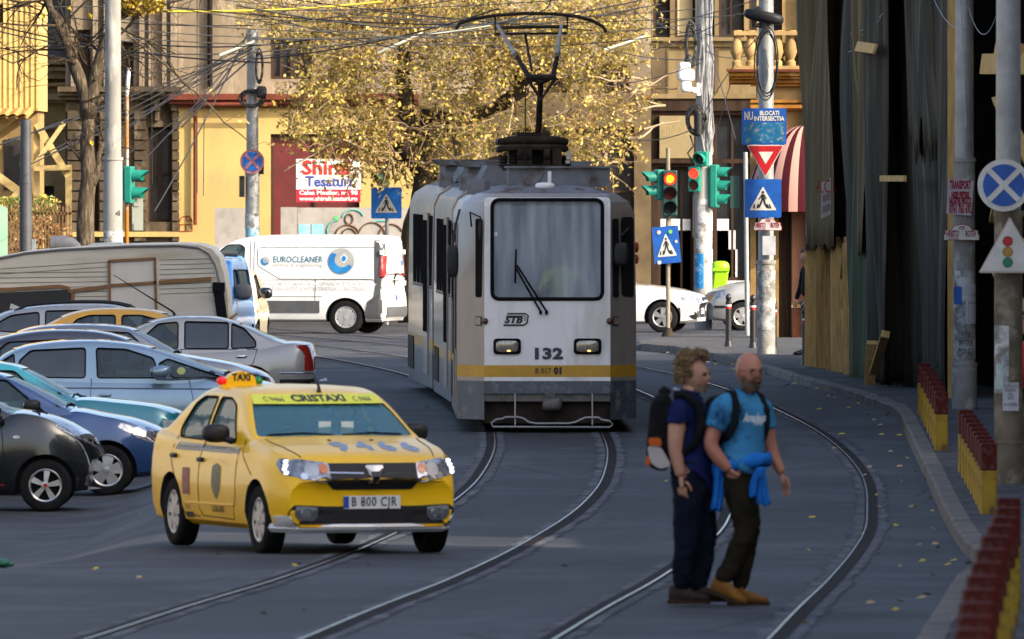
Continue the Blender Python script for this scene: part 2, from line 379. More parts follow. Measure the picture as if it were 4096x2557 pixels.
def facade(L, x0, y0, x1, y1, ops, depth, m, parent, name="wall", thick=.6, pane=None, frame=None, bars=None):
    """a wall in picture units x0..x1, y0(top)..y1(bottom) with real openings; each pane is a part with its frame as a sub-part"""
    X = sorted(set([x0, x1]+[v for o in ops for v in (o[0], o[2])])); Y = sorted(set([y0, y1]+[v for o in ops for v in (o[1], o[3])]))
    mb = MB()
    for a, b in zip(X, X[1:]):
        for c, d in zip(Y, Y[1:]):
            mx, my = (a+b)/2, (c+d)/2
            if any(o[0] < mx < o[2] and o[1] < my < o[3] for o in ops): continue
            mb.add([L.p(a, d), L.p(b, d), L.p(b, c), L.p(a, c)], [(0,1,2,3)])
    for o in ops:
        q = [L.p(o[0], o[3]), L.p(o[2], o[3]), L.p(o[2], o[1]), L.p(o[0], o[1])]; r = [v+Vector((0, depth, 0)) for v in q]
        mb.add(q+r, [(0,1,5,4),(1,2,6,5),(2,3,7,6),(3,0,4,7)])
    q = [L.p(x0, y1), L.p(x1, y1), L.p(x1, y0), L.p(x0, y0)]; r = [v+Vector((0, thick, 0)) for v in q]
    mb.add(q+r, [(0,4,5,1),(1,5,6,2),(2,6,7,3),(3,7,4,0),(4,7,6,5)])
    mb.build(name, m, parent)
    for o in ops:
        pm = o[4] if len(o) > 4 else pane; nm = o[5] if len(o) > 5 else "window"
        p = MB(); a = L.p(o[0], o[3], depth-.02); b = L.p(o[2], o[1], depth+.02); p.bx(a, b)
        po = p.build(nm, pm, parent)
        if len(o) > 6 and o[6]:
            nv, nh = o[6]; f = MB(); wd = b.x-a.x; ht = b.z-a.z; e = .07
            f.bx((a.x, depth-.09, a.z), (a.x+e, depth-.03, b.z)); f.bx((b.x-e, depth-.09, a.z), (b.x, depth-.03, b.z))
            f.bx((a.x+e, depth-.09, b.z-e), (b.x-e, depth-.03, b.z)); f.bx((a.x+e, depth-.09, a.z), (b.x-e, depth-.03, a.z+e))
            for k in range(1, nv): f.bx((a.x+wd*k/nv-.03, depth-.085, a.z+e), (a.x+wd*k/nv+.03, depth-.035, b.z-e))
            for k in range(1, nh): f.bx((a.x+e, depth-.08, a.z+ht*k/nh-.03), (b.x-e, depth-.04, a.z+ht*k/nh+.03))
            f.build("frame", frame or M['frame_dark'], po)
def ledge(L, x0, x1, ys, m, parent, name="cornice"):   # ys: list of (ytop, ybottom, projection)
    mb = MB()
    for a, b, pr in ys:
        q = L.p(x0, b, -pr); r = L.p(x1, a, -.005); mb.bx(q, r)
    return mb.build(name, m, parent)

# ---- dark stone corner building and the beige/yellow one beside it
L = LC(155, 760, 42.0); B = thing("stone_building", "sooty stone building with rusticated ground floor behind the tall pale pole", "building", L.w)
facade(L, 155, 232, 420, 760, [(203,310,232,545,M['window_dark'],'window',(1,3)), (350,300,405,525,M['window_dark'],'door',(2,2))], .35, M['soot'], B)
facade(L, 155, -420, 420, 232, [(278,100,316,205,M['window_dark'],'window',(2,2)), (182,70,214,200,M['window_dark'],'window',(2,2)), (278,-170,316,-60,M['window_dark'],'window',(2,2))], .3, M['beige_up'], B)
ledge(L, 138, 430, [(205,217,.42),(217,226,.30),(226,236,.18)], M['soot'], B)
rs = MB()
for a, b in ((160,200),(236,252),(318,346),(408,424)):   # rusticated courses on the piers
    rs = MB()
    for k in range(13): rs.bx(L.p(a, 282+k*24, -.09), L.p(b, 262+k*24, -.004))
    rs.build("rustication", M['soot'], B)
for a, b in ((168,178),(220,232),(246,256),(330,342),(352,360),(384,394),(404,416)): pl = MB(); pl.bx(L.p(a, 204, -.16), L.p(b, -400, -.004)); pl.build("pilaster_strip", M['beige_up'], B)
for a in (212, 300, 372, 412):
    br = MB(); br.bx(L.p(a-7, 262, -.22), L.p(a+7, 237, -.004)); br.bx(L.p(a-5, 285, -.14), L.p(a+5, 262, -.004))
    br.build("corbel", M['soot'], B)
ledge(L, 150, 424, [(548,560,.12)], M['yellow'], B, "plinth_band")
sb = MB(); sb.bx(L.p(155,760,.602), L.p(420,-420,9)); sb.build("rear_block", M['soot'], B)

L = LC(420, 760, 42.0); C = thing("yellow_building", "yellow low shop facade with beige upper floor and red gate behind the white van", "building", L.w)
facade(L, 421, 250, 985, 760, [(640,317,850,760,M['red_door'],'gate',(2,0))], .22, M['yellow'], C)
facade(L, 421, -420, 1540, 222, [(640,85,738,187,M['window_dark'],'window',(4,1)), (1262,185,1348,300-80,M['window_dark'],'window',(3,1)), (1385,150,1490,220,M['window_dark'],'window',(3,1)),
     (640,-190,738,-60,M['window_dark'],'window',(4,1)), (900,-60,1000,60,M['window_dark'],'window',(3,2)), (1090,-60,1180,60,M['window_dark'],'window',(3,2))], .25, M['beige_up'], C, "upper_wall")
ledge(L, 400, 990, [(222,236,.40),(236,246,.28),(246,254,.14)], M['maroon'], C)
facade(L, 985, 222, 1540, 760, [(1020,300,1110,760,M['window_dark'],'window',(2,3)),(1200,300,1330,760,M['window_dark'],'window',(2,3)),(1370,300,1500,760,M['window_dark'],'window',(2,3))], .3, M['brown_wall'], C, "shop_wall")
dp = MB(); dp.tube([L.p(462,532,-.12), L.p(462,262,-.12), L.p(468,250,-.12), L.p(485,247,-.47), L.p(655,247,-.47)], .045, 8); dp.build("drainpipe", M['maroon'], C)
dp = MB(); dp.tube([L.p(497,206,-.1), L.p(497,-400,-.1)], .06, 8); dp.build("drainpipe", M['steel_dark'], C)
sb = MB(); sb.bx(L.p(421,760,.602), L.p(1540,-420,9)); sb.build("rear_block", M['beige_up'], C)
M['graf_red'] = mat("red_spray_paint", (.30,.05,.03,1), .7); M['graf_blue'] = mat("pale_blue_paint", (.42,.55,.58,1), .8)
gf = MB()
def arc(L, cx, cy, rx, ry, a0, a1, d, n=14): return [L.p(cx+rx*math.cos(R(lerp(a0,a1,i/n))), cy-ry*math.sin(R(lerp(a0,a1,i/n))), d) for i in range(n+1)]
for pth in (arc(L, 440, 524, 15, 13, -10, 190, -.012), arc(L, 446, 517, 5, 6, 0, 360, -.012), [L.p(425,530,-.012), L.p(425,547,-.012), L.p(455,546,-.012), L.p(455,530,-.012), L.p(425,531,-.012)], [L.p(440,531,-.012), L.p(440,547,-.012)]): gf.tube(pth, .011, 5)
gf.build("graffiti", M['graf_red'], C)

# ---- sunlit yellow building far left, its canopy and braces
L = LC(0, 800, 44.0); A = thing("clad_building", "bright yellow clad building with brown canopy at the far left edge", "building", L.w)
facade(L, -420, -420, 92, 262, [(-60,10,8,60,M['window_dark'],'window',(1,1)), (-200,40,-120,200,M['window_dark'],'window',(1,2))], .2, M['yellow_l'], A, "cladding", thick=5)
vb = MB()
for k in range(13): vb.bx(L.p(-70+k*13, 258, -.035), L.p(-66+k*13, -420, -.003))
vb.build("seam", M['yellow_l'], A)
lo = MB(); lo.bx(L.p(-420, 800, 1.2), L.p(84, 262, 5)); lo.build("ground_floor", M['cream'], A)
for a, b in ((4, 62), (-60,-10)):
    q = MB(); q.bx(L.p(a, 450, 1.17), L.p(b, 330, 1.24)); q.build("window", M['window_dark'], A)
cn = MB(); n = 26
vs = []
for i in range(n+1):
    for j in range(2):
        xx = lerp(-130, lerp(88, 70, j), i/n); zz = .03*math.sin(i*2.1)
        vs.append(L.p(xx, lerp(242, 272, j), lerp(-.1, -1.5, 1-j) if False else lerp(1.0, -1.3, j))+Vector((0,0,zz)))
cn.add(vs, [(2*i,2*i+1,2*i+3,2*i+2) for i in range(n)]); cn.add([v+Vector((0,0,-.06)) for v in vs], [(2*i,2*i+2,2*i+3,2*i+1) for i in range(n)])
cn.build("canopy", M['wood_dark'], A)
tr = MB()
tr.bar(L.p(84,292,.6), L.p(160,418,.6), .15, .14); tr.bar(L.p(150,290,.5), L.p(78,392,.5), .10, .10); tr.bar(L.p(-30,400,.4), L.p(56,462,.4), .18, .16)
tr.bar(L.p(78,398,.45), L.p(168,396,.45), .12, .16); tr.bar(L.p(-10,304,.3), L.p(36,270,.3), .2, .16); tr.bar(L.p(12,490,.3), L.p(46,450,.3), .14, .14)
tr.bar(L.p(160,400,.62), L.p(160,800,.62), .14, .14); tr.bar(L.p(84,300,.7), L.p(84,800,.7), .14, .14)
tr.build("brace", mat("yellow_timber", (.58,.43,.18,1), .7, c2=(.45,.32,.13,1), ns=4), A)
L = LC(92, 740, 41.0); A2 = thing("cream_house", "narrow strip of cream house with stacked cornices behind the braces", "building", L.w)
facade(L, 40, -420, 158, 740, [(104,440,128,560,M['window_dark'],'window',(1,2))], .2, M['cream'], A2, thick=6)
for bd_ in ([(140,152,.3)],[(160,168,.5),(168,186,.35)],[(196,204,.2)],[(222,236,.35),(236,244,.2)],[(300,306,.1)]): ledge(L, 60, 156, bd_, M['cream'], A2)
ledge(L, 60, 160, [(-300,138,.25)], mat("slate_roof", (.16,.16,.15,1), .7, c2=(.09,.09,.085,1), ns=3, stretch=(1,1,8)), A2, "slate_roof")

# ---- building on the right behind the lights
L = LC(1380, 760, 40.0); D = thing("shop_building", "brown building with beige window bands and dark shopfront behind the traffic lights", "building", L.w)
cream_pane = mat("drawn_blind", (.50,.42,.24,1), .6)
facade(L, 1541, -420, 1965, 235, [(1596,-70,1645,90,cream_pane,'window',(1,1)), (1545,-70,1585,90,M['window_dark'],'window',(1,2)), (1650,-70,1690,90,M['window_dark'],'window',(1,2)), (1700,-70,1760,88,M['window_dark'],'window',(2,1)), (1772,-70,1880,88,M['window_dark'],'window',(3,1))], .28, M['spandrel'], D, "upper_wall")
ledge(L, 1500, 1800, [(88,97,.22),(97,110,.1)], M['spandrel'], D, "sill")
ledge(L, 1541, 1800, [(222,233,.16)], M['spandrel'], D, "band")
for a, b in ((1541,1574),(1576,1581),(1690,1700)): bp_ = MB(); bp_.bx(L.p(a, 232, -.06), L.p(b, 111, -.004)); bp_.build("pier", M['brown_wall'], D)
facade(L, 1541, 235, 1965, 760, [(1690,272,1775,662,M['dark_glass'],'shop_window',(2,1)), (1556,395,1640,700,M['dark_glass'],'shop_window',(3,1)), (1800,300,1850,760,M['window_dark'],'door',(1,1))], .3, M['shop_dark'], D, "shop_wall")
ledge(L, 1541, 1800, [(236,262,.10)], M['shop_dark'], D, "fascia"); ledge(L, 1541, 1800, [(376,386,.15)], M['shop_dark'], D, "fascia")
ledge(L, 1690, 1790, [(664,704,.06)], M['white'], D, "base_panel")
sg = MB(); sg.bx(L.p(1454,372,-.5), L.p(1530,283,-.42)); so = tag(sg.build("shop_sign", mat("pale_sign", (.36,.29,.24,1), .5, c2=(.28,.22,.19,1), ns=2)), "pale shop sign with red letters beside the tree", "sign"); so.location = L.w
lettering("..nDaKe", .42, M['graf_red'], so, L.p(1494,322,-.505), width=L.m(62))
sg = MB(); sg.bx(L.p(1560,374,-.14), L.p(1641,274,-.02)); so = tag(sg.build("shop_sign", mat("beige_sign", (.27,.21,.10,1), .5, c2=(.21,.16,.08,1), ns=2)), "faded beige shop sign above the dark shopfront", "sign"); so.location = L.w
lettering("SINDO", .38, mat("faded_letters", (.33,.26,.13,1), .6), so, L.p(1600,310,-.145), width=L.m(64))
for a, b, c, d, mm, lab in ((1521,480,1546,650, mat("pinkish_poster", (.50,.40,.36,1), .6, c2=(.36,.33,.36,1), ns=1.5), "tall pale poster in the shopfront beside the tram"), ):
    q = MB(); q.prism(rect(*[v for v in (L.p(a,d,-.2).x, L.p(a,d).z, L.p(b,c).x, L.p(b,c).z)], r=.12), (0,-.33,0), (1,0,0), (0,0,1), (0,.03,0)); o = tag(q.build("poster", mm), lab, "poster"); o.location = L.w
q = MB()
for a, b, c, d in ((1706,520,1722,545),(1724,500,1738,518),(1718,560,1740,585),(1740,525,1752,545),(1704,590,1720,612),(1745,560,1760,590)): q = MB(); q.bx(L.p(a,d,.27-.05), L.p(b,c,.275-.05)); q.build("sticker", M['white'], D)
sb = MB(); sb.bx(L.p(1541,760,.602), L.p(1965,-420,9)); sb.build("rear_block", M['brown_wall'], D)

# ---- ornate orange corner building with the striped awning
L = LC(1775, 815, 53.0); E = thing("ornate_building", "ornate orange plaster corner building with a striped round awning", "building", L.w)
facade(L, 1775, 262, 1925, 815, [(1842,500,1872,815,M['wood_dark'],'door',(2,2)), (1788,505,1832,815,M['window_dark'],'shop_window',(1,2))], .3, M['tan_plaster'], E)
facade(L, 1790, -420, 1925, 262, [(1806,-60,1850,95,M['window_dark'],'window',(2,2))], .25, M['cream'], E, "upper_wall")
ledge(L, 1718, 1930, [(164,170,.62)], M['maroon'], E, "cornice_roof"); ledge(L, 1724, 1930, [(170,180,.52),(180,187,.42),(187,196,.30)], M['orange'], E)
for bd_ in ([(196,204,.2)],[(236,243,.14)],[(248,256,.2),(256,262,.1)]): ledge(L, 1775, 1930, bd_, M['orange'], E, "moulding")
q = MB(); q.bx(L.p(1726,200,-.1), L.p(1790,164,.5)); q.build("cornice_return", M['orange'], E)
bal = MB()
for k in range(6):
    xx = 1742+k*32
    prof = [(0,.07),(.12,.07),(.16,.045),(.32,.095),(.5,.07),(.62,.045),(.66,.075),(.78,.075)]
    b0 = L.p(xx, 160, -.35); bal.tube([b0+Vector((0,0,h*.9)) for h, _ in prof], [r*1.3 for _, r in prof], 10)
bal.bx(L.p(1735,84,-.48), L.p(1925,74,-.2)); bal.bx(L.p(1735,164,-.48), L.p(1925,156,-.2))
bal.build("balustrade", M['cream'], E, True)
sp = MB(); sp.bx(L.p(1874,715,-.02), L.p(1925,502,-.004)); sp.build("salmon_panel", M['salmon'], E)
sp = MB(); sp.bx(L.p(1874,815,-.06), L.p(1925,728,-.004)); sp.build("brick_base", M['brick'], E)
sp = MB(); sp.bx(L.p(1872,728,-.09), L.p(1926,720,-.004)); sp.build("sill", M['cream'], E)
aw = MB(); nu, nv = 60, 12; vs = []; c0 = L.p(1905, 500); rx = L.m(140); rz = L.m(205)
for j in range(nv+1):
    ph = R(90)*j/nv
    for i in range(nu+1):
        th = R(180)*i/nu; vs.append((c0.x-rx*math.cos(th)*math.sin(ph), -1.15*math.sin(th)*math.sin(ph)-.01, c0.z+rz*math.cos(ph)))
for j in range(nv):
    for i in range(nu): aw.f.append((j*(nu+1)+i, j*(nu+1)+i+1, (j+1)*(nu+1)+i+1, (j+1)*(nu+1)+i)); aw.m.append((i//3) % 2)
aw.v = vs; aw.build("awning", [mat("faded_pink_canvas", (.50,.28,.22,1), .8), mat("maroon_canvas", (.06,.010,.014,1), .8)], E, True)
q = MB(); q.bx(L.p(1915,815,-.3), L.p(1932,-420,.4)); q.build("red_corner_pier", M['maroon'], E)

# ---- scaffolded building under nets, right
BP = [(4.75,189),(6.15,166.5),(7.4,146),(7.7,137)]
F = thing("scaffold_building", "dark building wrapped in scaffold nets along the right pavement", "building", (6.2,166.5,gz(6.2,166.5)+.12))
O = F.location.copy()
q = MB()
bk = [(x+1.15, y+.7) for x, y in BP]
q.prism([(x-O.x, y-O.y) for x, y in bk]+[(17-O.x, 142-O.y), (15-O.x, 194-O.y)], (0,0,-1), (1,0,0), (0,1,0), (0,0,16))
q.build("wall", mat("dark_old_wall", (.065,.052,.038,1), .9, c2=(.03,.024,.018,1), ns=1.5), F)
def pl_at(xd):                  # where picture column xd meets the scaffold line
    for (x0, y0_), (x1, y1_) in zip(BP, BP[1:]):
        k = (xd/K-512)/FPX; t = (k*y0_-x0)/((x1-x0)-k*(y1_-y0_))
        if t <= 1: break
    return Vector((lerp(x0,x1,t), lerp(y0_,y1_,t), 0))
def zat(yd, Y): return ZC-(yd/K-YH)*Y/FPX
def netting(xa, xb, yb, m, name, folds, amp, ztop=13.5, seed=0, ragged=.06, off=0.0, label=None, sway=.0):
    rn = random.Random(seed); A0 = pl_at(xa); B0 = pl_at(xb); d = (B0-A0); n = Vector((-d.y, d.x, 0)).normalized(); n = n if n.x < 0 else -n
    nu, nv = 46, 26; vs = []; ph = [rn.uniform(0, 6.28) for _ in range(4)]; fr = [folds*rn.uniform(.7,1.3) for _ in range(4)]
    rg = [rn.uniform(-ragged, ragged) for _ in range(nu+1)]
    for j in range(nv+1):
        v = j/nv
        for i in range(nu+1):
            u = i/nu; P = A0+d*u; zb = zat(yb, P.y)+rg[i]*(1-min(1, v*5)); z = lerp(zb, ztop, v)
            f = sum(math.sin(fr[k]*6.28*u*(1+.25*k)+ph[k]+1.4*v*(k-1.5)+.8*math.sin(7*v+ph[k]))*[1,.6,.45,.3][k] for k in range(4))
            P = P+n*(amp*f+off+.10*math.sin(9*v+ph[0])*math.sin(5*u+ph[1]))+Vector((sway*math.sin(4*v+ph[2]), 0, 0))
            vs.append((P.x-O.x, P.y-O.y, z-O.z))
    mb = MB(); mb.add(vs, [(j*(nu+1)+i, j*(nu+1)+i+1, (j+1)*(nu+1)+i+1, (j+1)*(nu+1)+i) for j in range(nv) for i in range(nu)])
    o = mb.build(name, m, F, True, 180, fix=False)
    md = o.modifiers.new("thick", 'SOLIDIFY'); md.thickness = .008
    if label: o["label"] = label
    return o
net_a = mat("olive_net", (.17,.125,.062,1), .9, c2=(.085,.062,.032,1), ns=1.4, stretch=(2,2,.12), spec=.1, c3=(.22,.165,.085,1), ns3=2.5)
net_b = mat("green_net", (.095,.11,.062,1), .9, c2=(.045,.053,.030,1), ns=1.6, stretch=(2,2,.12), spec=.1, c3=(.12,.12,.065,1), ns3=3)
net_c = mat("black_net", (.090,.078,.058,1), .9, c2=(.045,.039,.029,1), ns=1.6, stretch=(2,2,.15), spec=.1, c3=(.13,.115,.088,1), ns3=2)
netting(1922, 2000, 585, net_a, "net", 2.0, .07, seed=1, label="olive grey net panel ending above the timber props", off=.16)
netting(1974, 2050, 566, net_c, "net", 2.0, .06, seed=2, label="black net panel with a hanging board")
netting(2040, 2064, 600, net_a, "net", 1.5, .03, seed=3, off=.10)
netting(2046, 2126, 935, net_b, "net", 2.0, .07, seed=4, label="dark green net hanging to the kerb", off=.05)
netting(2088, 2254, 952, net_c, "net", 2.5, .08, seed=5, label="black net hanging to the kerb")
netting(2088, 2150, 905, net_c, "net", 2.0, .11, seed=6, off=.2, sway=.05)
netting(1935, 2250, 880, net_c, "net", 5.0, .05, seed=12, off=-.10)
netting(2180, 2243, 330, net_c, "net", 2.0, .10, seed=9, off=.2, sway=.08, ragged=.4)
wd = MB()
def beam(xa, ya, xb, yb, w_, t_, off=0.0, mi=0):
    A0 = pl_at(xa); B0 = pl_at(xb); pa = Vector((A0.x+off-O.x, A0.y-O.y, zat(ya, A0.y)-O.z)); pb = Vector((B0.x+off-O.x, B0.y-O.y, zat(yb, B0.y)-O.z))
    m_ = MB(); m_.bar(pa, pb, w_, t_); return m_
props = [(1921,580,1919,874,.22),(1944,575,1944,884,.22),(1978,575,1978,890,.26),(2008,575,2010,896,.20),(1918,580,1914,872,.10),(1932,575,1930,880,.18),(1945,580,1938,882,.07),(1957,575,1960,886,.14),(1972,560,1998,880,.05),(1986,560,1986,888,.12),(1995,575,1962,880,.04),(2002,560,2004,892,.16),(2016,560,2034,896,.05),(2022,600,2020,900,.15),(2008,570,1990,880,.04),(2034,560,2034,905,.10),(1916,590,1945,880,.05)]
for i, (a, b, c, d, ww) in enumerate(props): beam(a, b, c, d, ww, .06, off=.02*(i % 3)).build("timber_prop", M['wood_dark'] if i % 3 == 1 else M['wood'], F)
for a, b, c, d, ww in [(2256,-100,2256,965,.17),(2246,150,2246,950,.06),(2268,152,2422,152,.28),(2300,118,2360,118,.16),(2300,235,2400,430,.16),(2300,470,2290,520,.12),(2298,640,2400,800,.17),(2400,790,2310,880,.17),(2305,600,2330,560,.10),(2120,935,2128,810,.16),(2132,880,2160,790,.12),(2440,-100,2440,900,.2),(2310,905,2420,905,.1),(2330,540,2440,700,.1)]: beam(a, b, c, d, ww, .10, off=.35 if a > 2265 else (-.4 if a < 2200 else 0)).build("timber_brace", M['wood'], F)
beam(2108,110,2152,116,.15,.04,-.5).build("board", M['wood'], F); beam(2166,422,2225,422,.085,.04,-.5).build("board", M['wood'], F); beam(2108,943,2168,943,.06,.2,-.3).build("board", M['wood_dark'], F)
bd = MB(); A0 = pl_at(1958)
bd.prism([(pl_at(x).x-.28-O.x, zat(y, A0.y)-O.z) for x, y in ((1944,556),(1966,552),(1960,338),(1953,338))], (0,A0.y-O.y,0), (1,0,0), (0,0,1), (0,-.03,0)); bd.build("hanging_board", mat("whitewashed_board", (.42,.40,.37,1), .8, c2=(.30,.25,.2,1), ns=3, stretch=(1,1,6)), F)
A0 = pl_at(2000); nb = MB(); nb.prism([(pl_at(x).x-.28-O.x, zat(y, A0.y)-O.z) for x, y in ((1978,518),(2012,506),(2012,420),(1980,432))], (0,A0.y-O.y,0), (1,0,0), (0,0,1), (0,-.03,0))
nbo = nb.build("notice", mat("pink_notice", (.45,.36,.33,1), .6), F); nb = MB()
for r_ in range(2):
    for k in range(4): x = lerp(1983, 2009, (k+.5)/4); y = 470+r_*26-(x-1980)*.35; nb.bx((pl_at(x-2).x-.28-O.x, A0.y-O.y-.04, zat(y+9, A0.y)-O.z), (pl_at(x+3).x-.28-O.x, A0.y-O.y-.031, zat(y-7, A0.y)-O.z))
nb.build("print", mat("grey_print", (.26,.22,.21,1), .7), nbo)
lettering("A.C.I.", .3, M['graf_red'], nbo, (pl_at(1996).x-.28-O.x, A0.y-O.y-.033, zat(442, A0.y)-O.z), width=.32)

# ---- street blocks the photograph does not reach: they shade the street
M['block'] = mat("street_block", (.46,.43,.39,1), .9, c2=(.36,.34,.31,1), ns=.5)
sd = Vector((SUN_TO.x, SUN_TO.y)).normalized()
def block(name, pts, h, label, win=True):
    cx = sum(p[0] for p in pts)/len(pts); cy = sum(p[1] for p in pts)/len(pts)
    t = thing(name, label, "building", (cx, cy, .2)); q = MB(); q.prism([(x-cx, y-cy) for x, y in pts], (0,0,-1), (1,0,0), (0,1,0), (0,0,h+1)); q.build("wall", M['block'], t)
    q = MB()
    a, b = Vector(pts[0]), Vector(pts[1]); n = int((b-a).length/3)
    for i in range(n):
        p = a.lerp(b, (i+.5)/n)
        for f in range(1, int(h//3.3)): q.box((p.x-cx, p.y-cy, f*3.3+.8), (.12, 1.1, 1.9))
    if n and win: q.build("window", M['window_dark'], t)
    return t
ga, gb = 102.0, 105.4                              # the gap that lets a strip of sun reach the road
xr = 9.6
block("terrace_house", [(xr, gb), (xr, 134), (xr+12*sd.x, 134), (xr+12*sd.x, gb+12*sd.y)], 13.5, "plain terrace on the right pavement nearest the scaffold, outside the picture")
block("terrace_house", [(xr, 36), (xr, ga), (xr+12*sd.x, ga+12*sd.y), (xr+12*sd.x, 36)], 13, "long plain terrace on the right pavement behind the camera side, outside the picture")
block("yard_wall", [(xr+.4, ga-1), (xr+.4, gb+1), (xr+.8, gb+1), (xr+.8, ga-1)], 6.4, "yard wall closing the gap between the two terraces outside the picture", win=False)
block("terrace_house", [(-24, 70), (-24, 165), (-36, 165), (-36, 70)], 12, "plain terrace along the left side of the car park, outside the picture")
# ================================================================ vehicles
def paint(name, c, c2=None, metal=0.0, rough=.32, coat=.7):
    return mat(name, c, rough, metal, c2=c2 or tuple(v*.86 for v in c[:3])+(1,), ns=1.2, coat=coat, lo=.3, hi=.7, bump=.012, bs=6)
M['car_glass'] = glass("tinted_car_glass", (.60,.72,.72,1), .50, (.030,.055,.065,1), .5)
M['privacy_glass'] = glass("privacy_glass", (.3,.33,.33,1), .15, (.020,.027,.034,1), .5)
M['plastic'] = mat("black_plastic", (.010,.010,.011,1), .5, spec=.3, c2=(.017,.017,.018,1), ns=5)
M['grey_plastic'] = mat("grey_plastic", (.10,.105,.11,1), .6, c2=(.075,.078,.08,1), ns=3)
M['chrome'] = mat("chrome", (.72,.72,.73,1), .12, 1.0)
M['alloy'] = mat("alloy_wheel", (.52,.52,.51,1), .3, .8, c2=(.36,.35,.34,1), ns=7)
M['hub'] = mat("hub_cap", (.48,.48,.47,1), .4, .35, c2=(.33,.32,.31,1), ns=7)
M['lamp'] = mat("headlamp_lens", (.42,.44,.47,1), .08, .6, c2=(.10,.105,.115,1), ns=16, coat=1)
M['red_lamp'] = mat("red_lamp", (.30,.010,.010,1), .15, coat=1, c2=(.20,.008,.008,1), ns=9)
M['amber'] = mat("amber_lens", (.60,.14,.01,1), .2, coat=1)
M['plate'] = mat("number_plate", (.72,.72,.70,1), .4)
M['blue_band'] = mat("blue_band", (.02,.07,.40,1), .4)
M['ink'] = mat("black_ink", (.015,.015,.017,1), .5)
M['interior'] = mat("car_interior", (.03,.032,.035,1), .85, c2=(.05,.05,.055,1), ns=3)
M['skin'] = mat("skin", (.50,.27,.17,1), .55, c2=(.43,.20,.12,1), ns=9)

def outward(o):
    bm = bmesh.new(); bm.from_mesh(o.data); bmesh.ops.remove_doubles(bm, verts=bm.verts[:], dist=1e-5); bmesh.ops.recalc_face_normals(bm, faces=bm.faces[:])
    if bm.calc_volume(signed=True) < 0: bmesh.ops.reverse_faces(bm, faces=bm.faces[:])
    bm.to_mesh(o.data); bm.free()
def bool_cut(o, cutters, self_=False):
    for c in [o]+list(cutters): outward(c)
    for c in cutters:
        m = o.modifiers.new("cut", 'BOOLEAN'); m.operation = 'DIFFERENCE'; m.solver = 'EXACT'; m.use_self = self_; m.object = c
    dg = bpy.context.evaluated_depsgraph_get(); dg.update()
    me = bpy.data.meshes.new_from_object(o.evaluated_get(dg)); o.modifiers.clear(); old = o.data; o.data = me; bpy.data.meshes.remove(old)
    for c in cutters: d = c.data; bpy.data.objects.remove(c); bpy.data.meshes.remove(d)
def loft_mesh(secs, mi=0):      # secs: list of half-sections [(x,y,z)...] from bottom centre to top centre
    mb = MB(); n = len(secs[0]); full = 2*n-2
    for s in secs:
        ring_ = list(s)+[(p[0], -p[1], p[2]) for p in s[-2:0:-1]]
        mb.v += [tuple(p) for p in ring_]
    for i in range(len(secs)-1):
        for k in range(full): mb.f.append((i*full+k, i*full+(k+1) % full, (i+1)*full+(k+1) % full, (i+1)*full+k)); mb.m.append(mi)
    for b in (0, (len(secs)-1)*full):
        mb.f.append((b, b+1, b+full-1)); mb.m.append(mi)
        for k in range(1, n-2): mb.f.append((b+k, b+k+1, b+full-k-1, b+full-k)); mb.m.append(mi)
        mb.f.append((b+n-2, b+n-1, b+n)); mb.m.append(mi)
    return mb
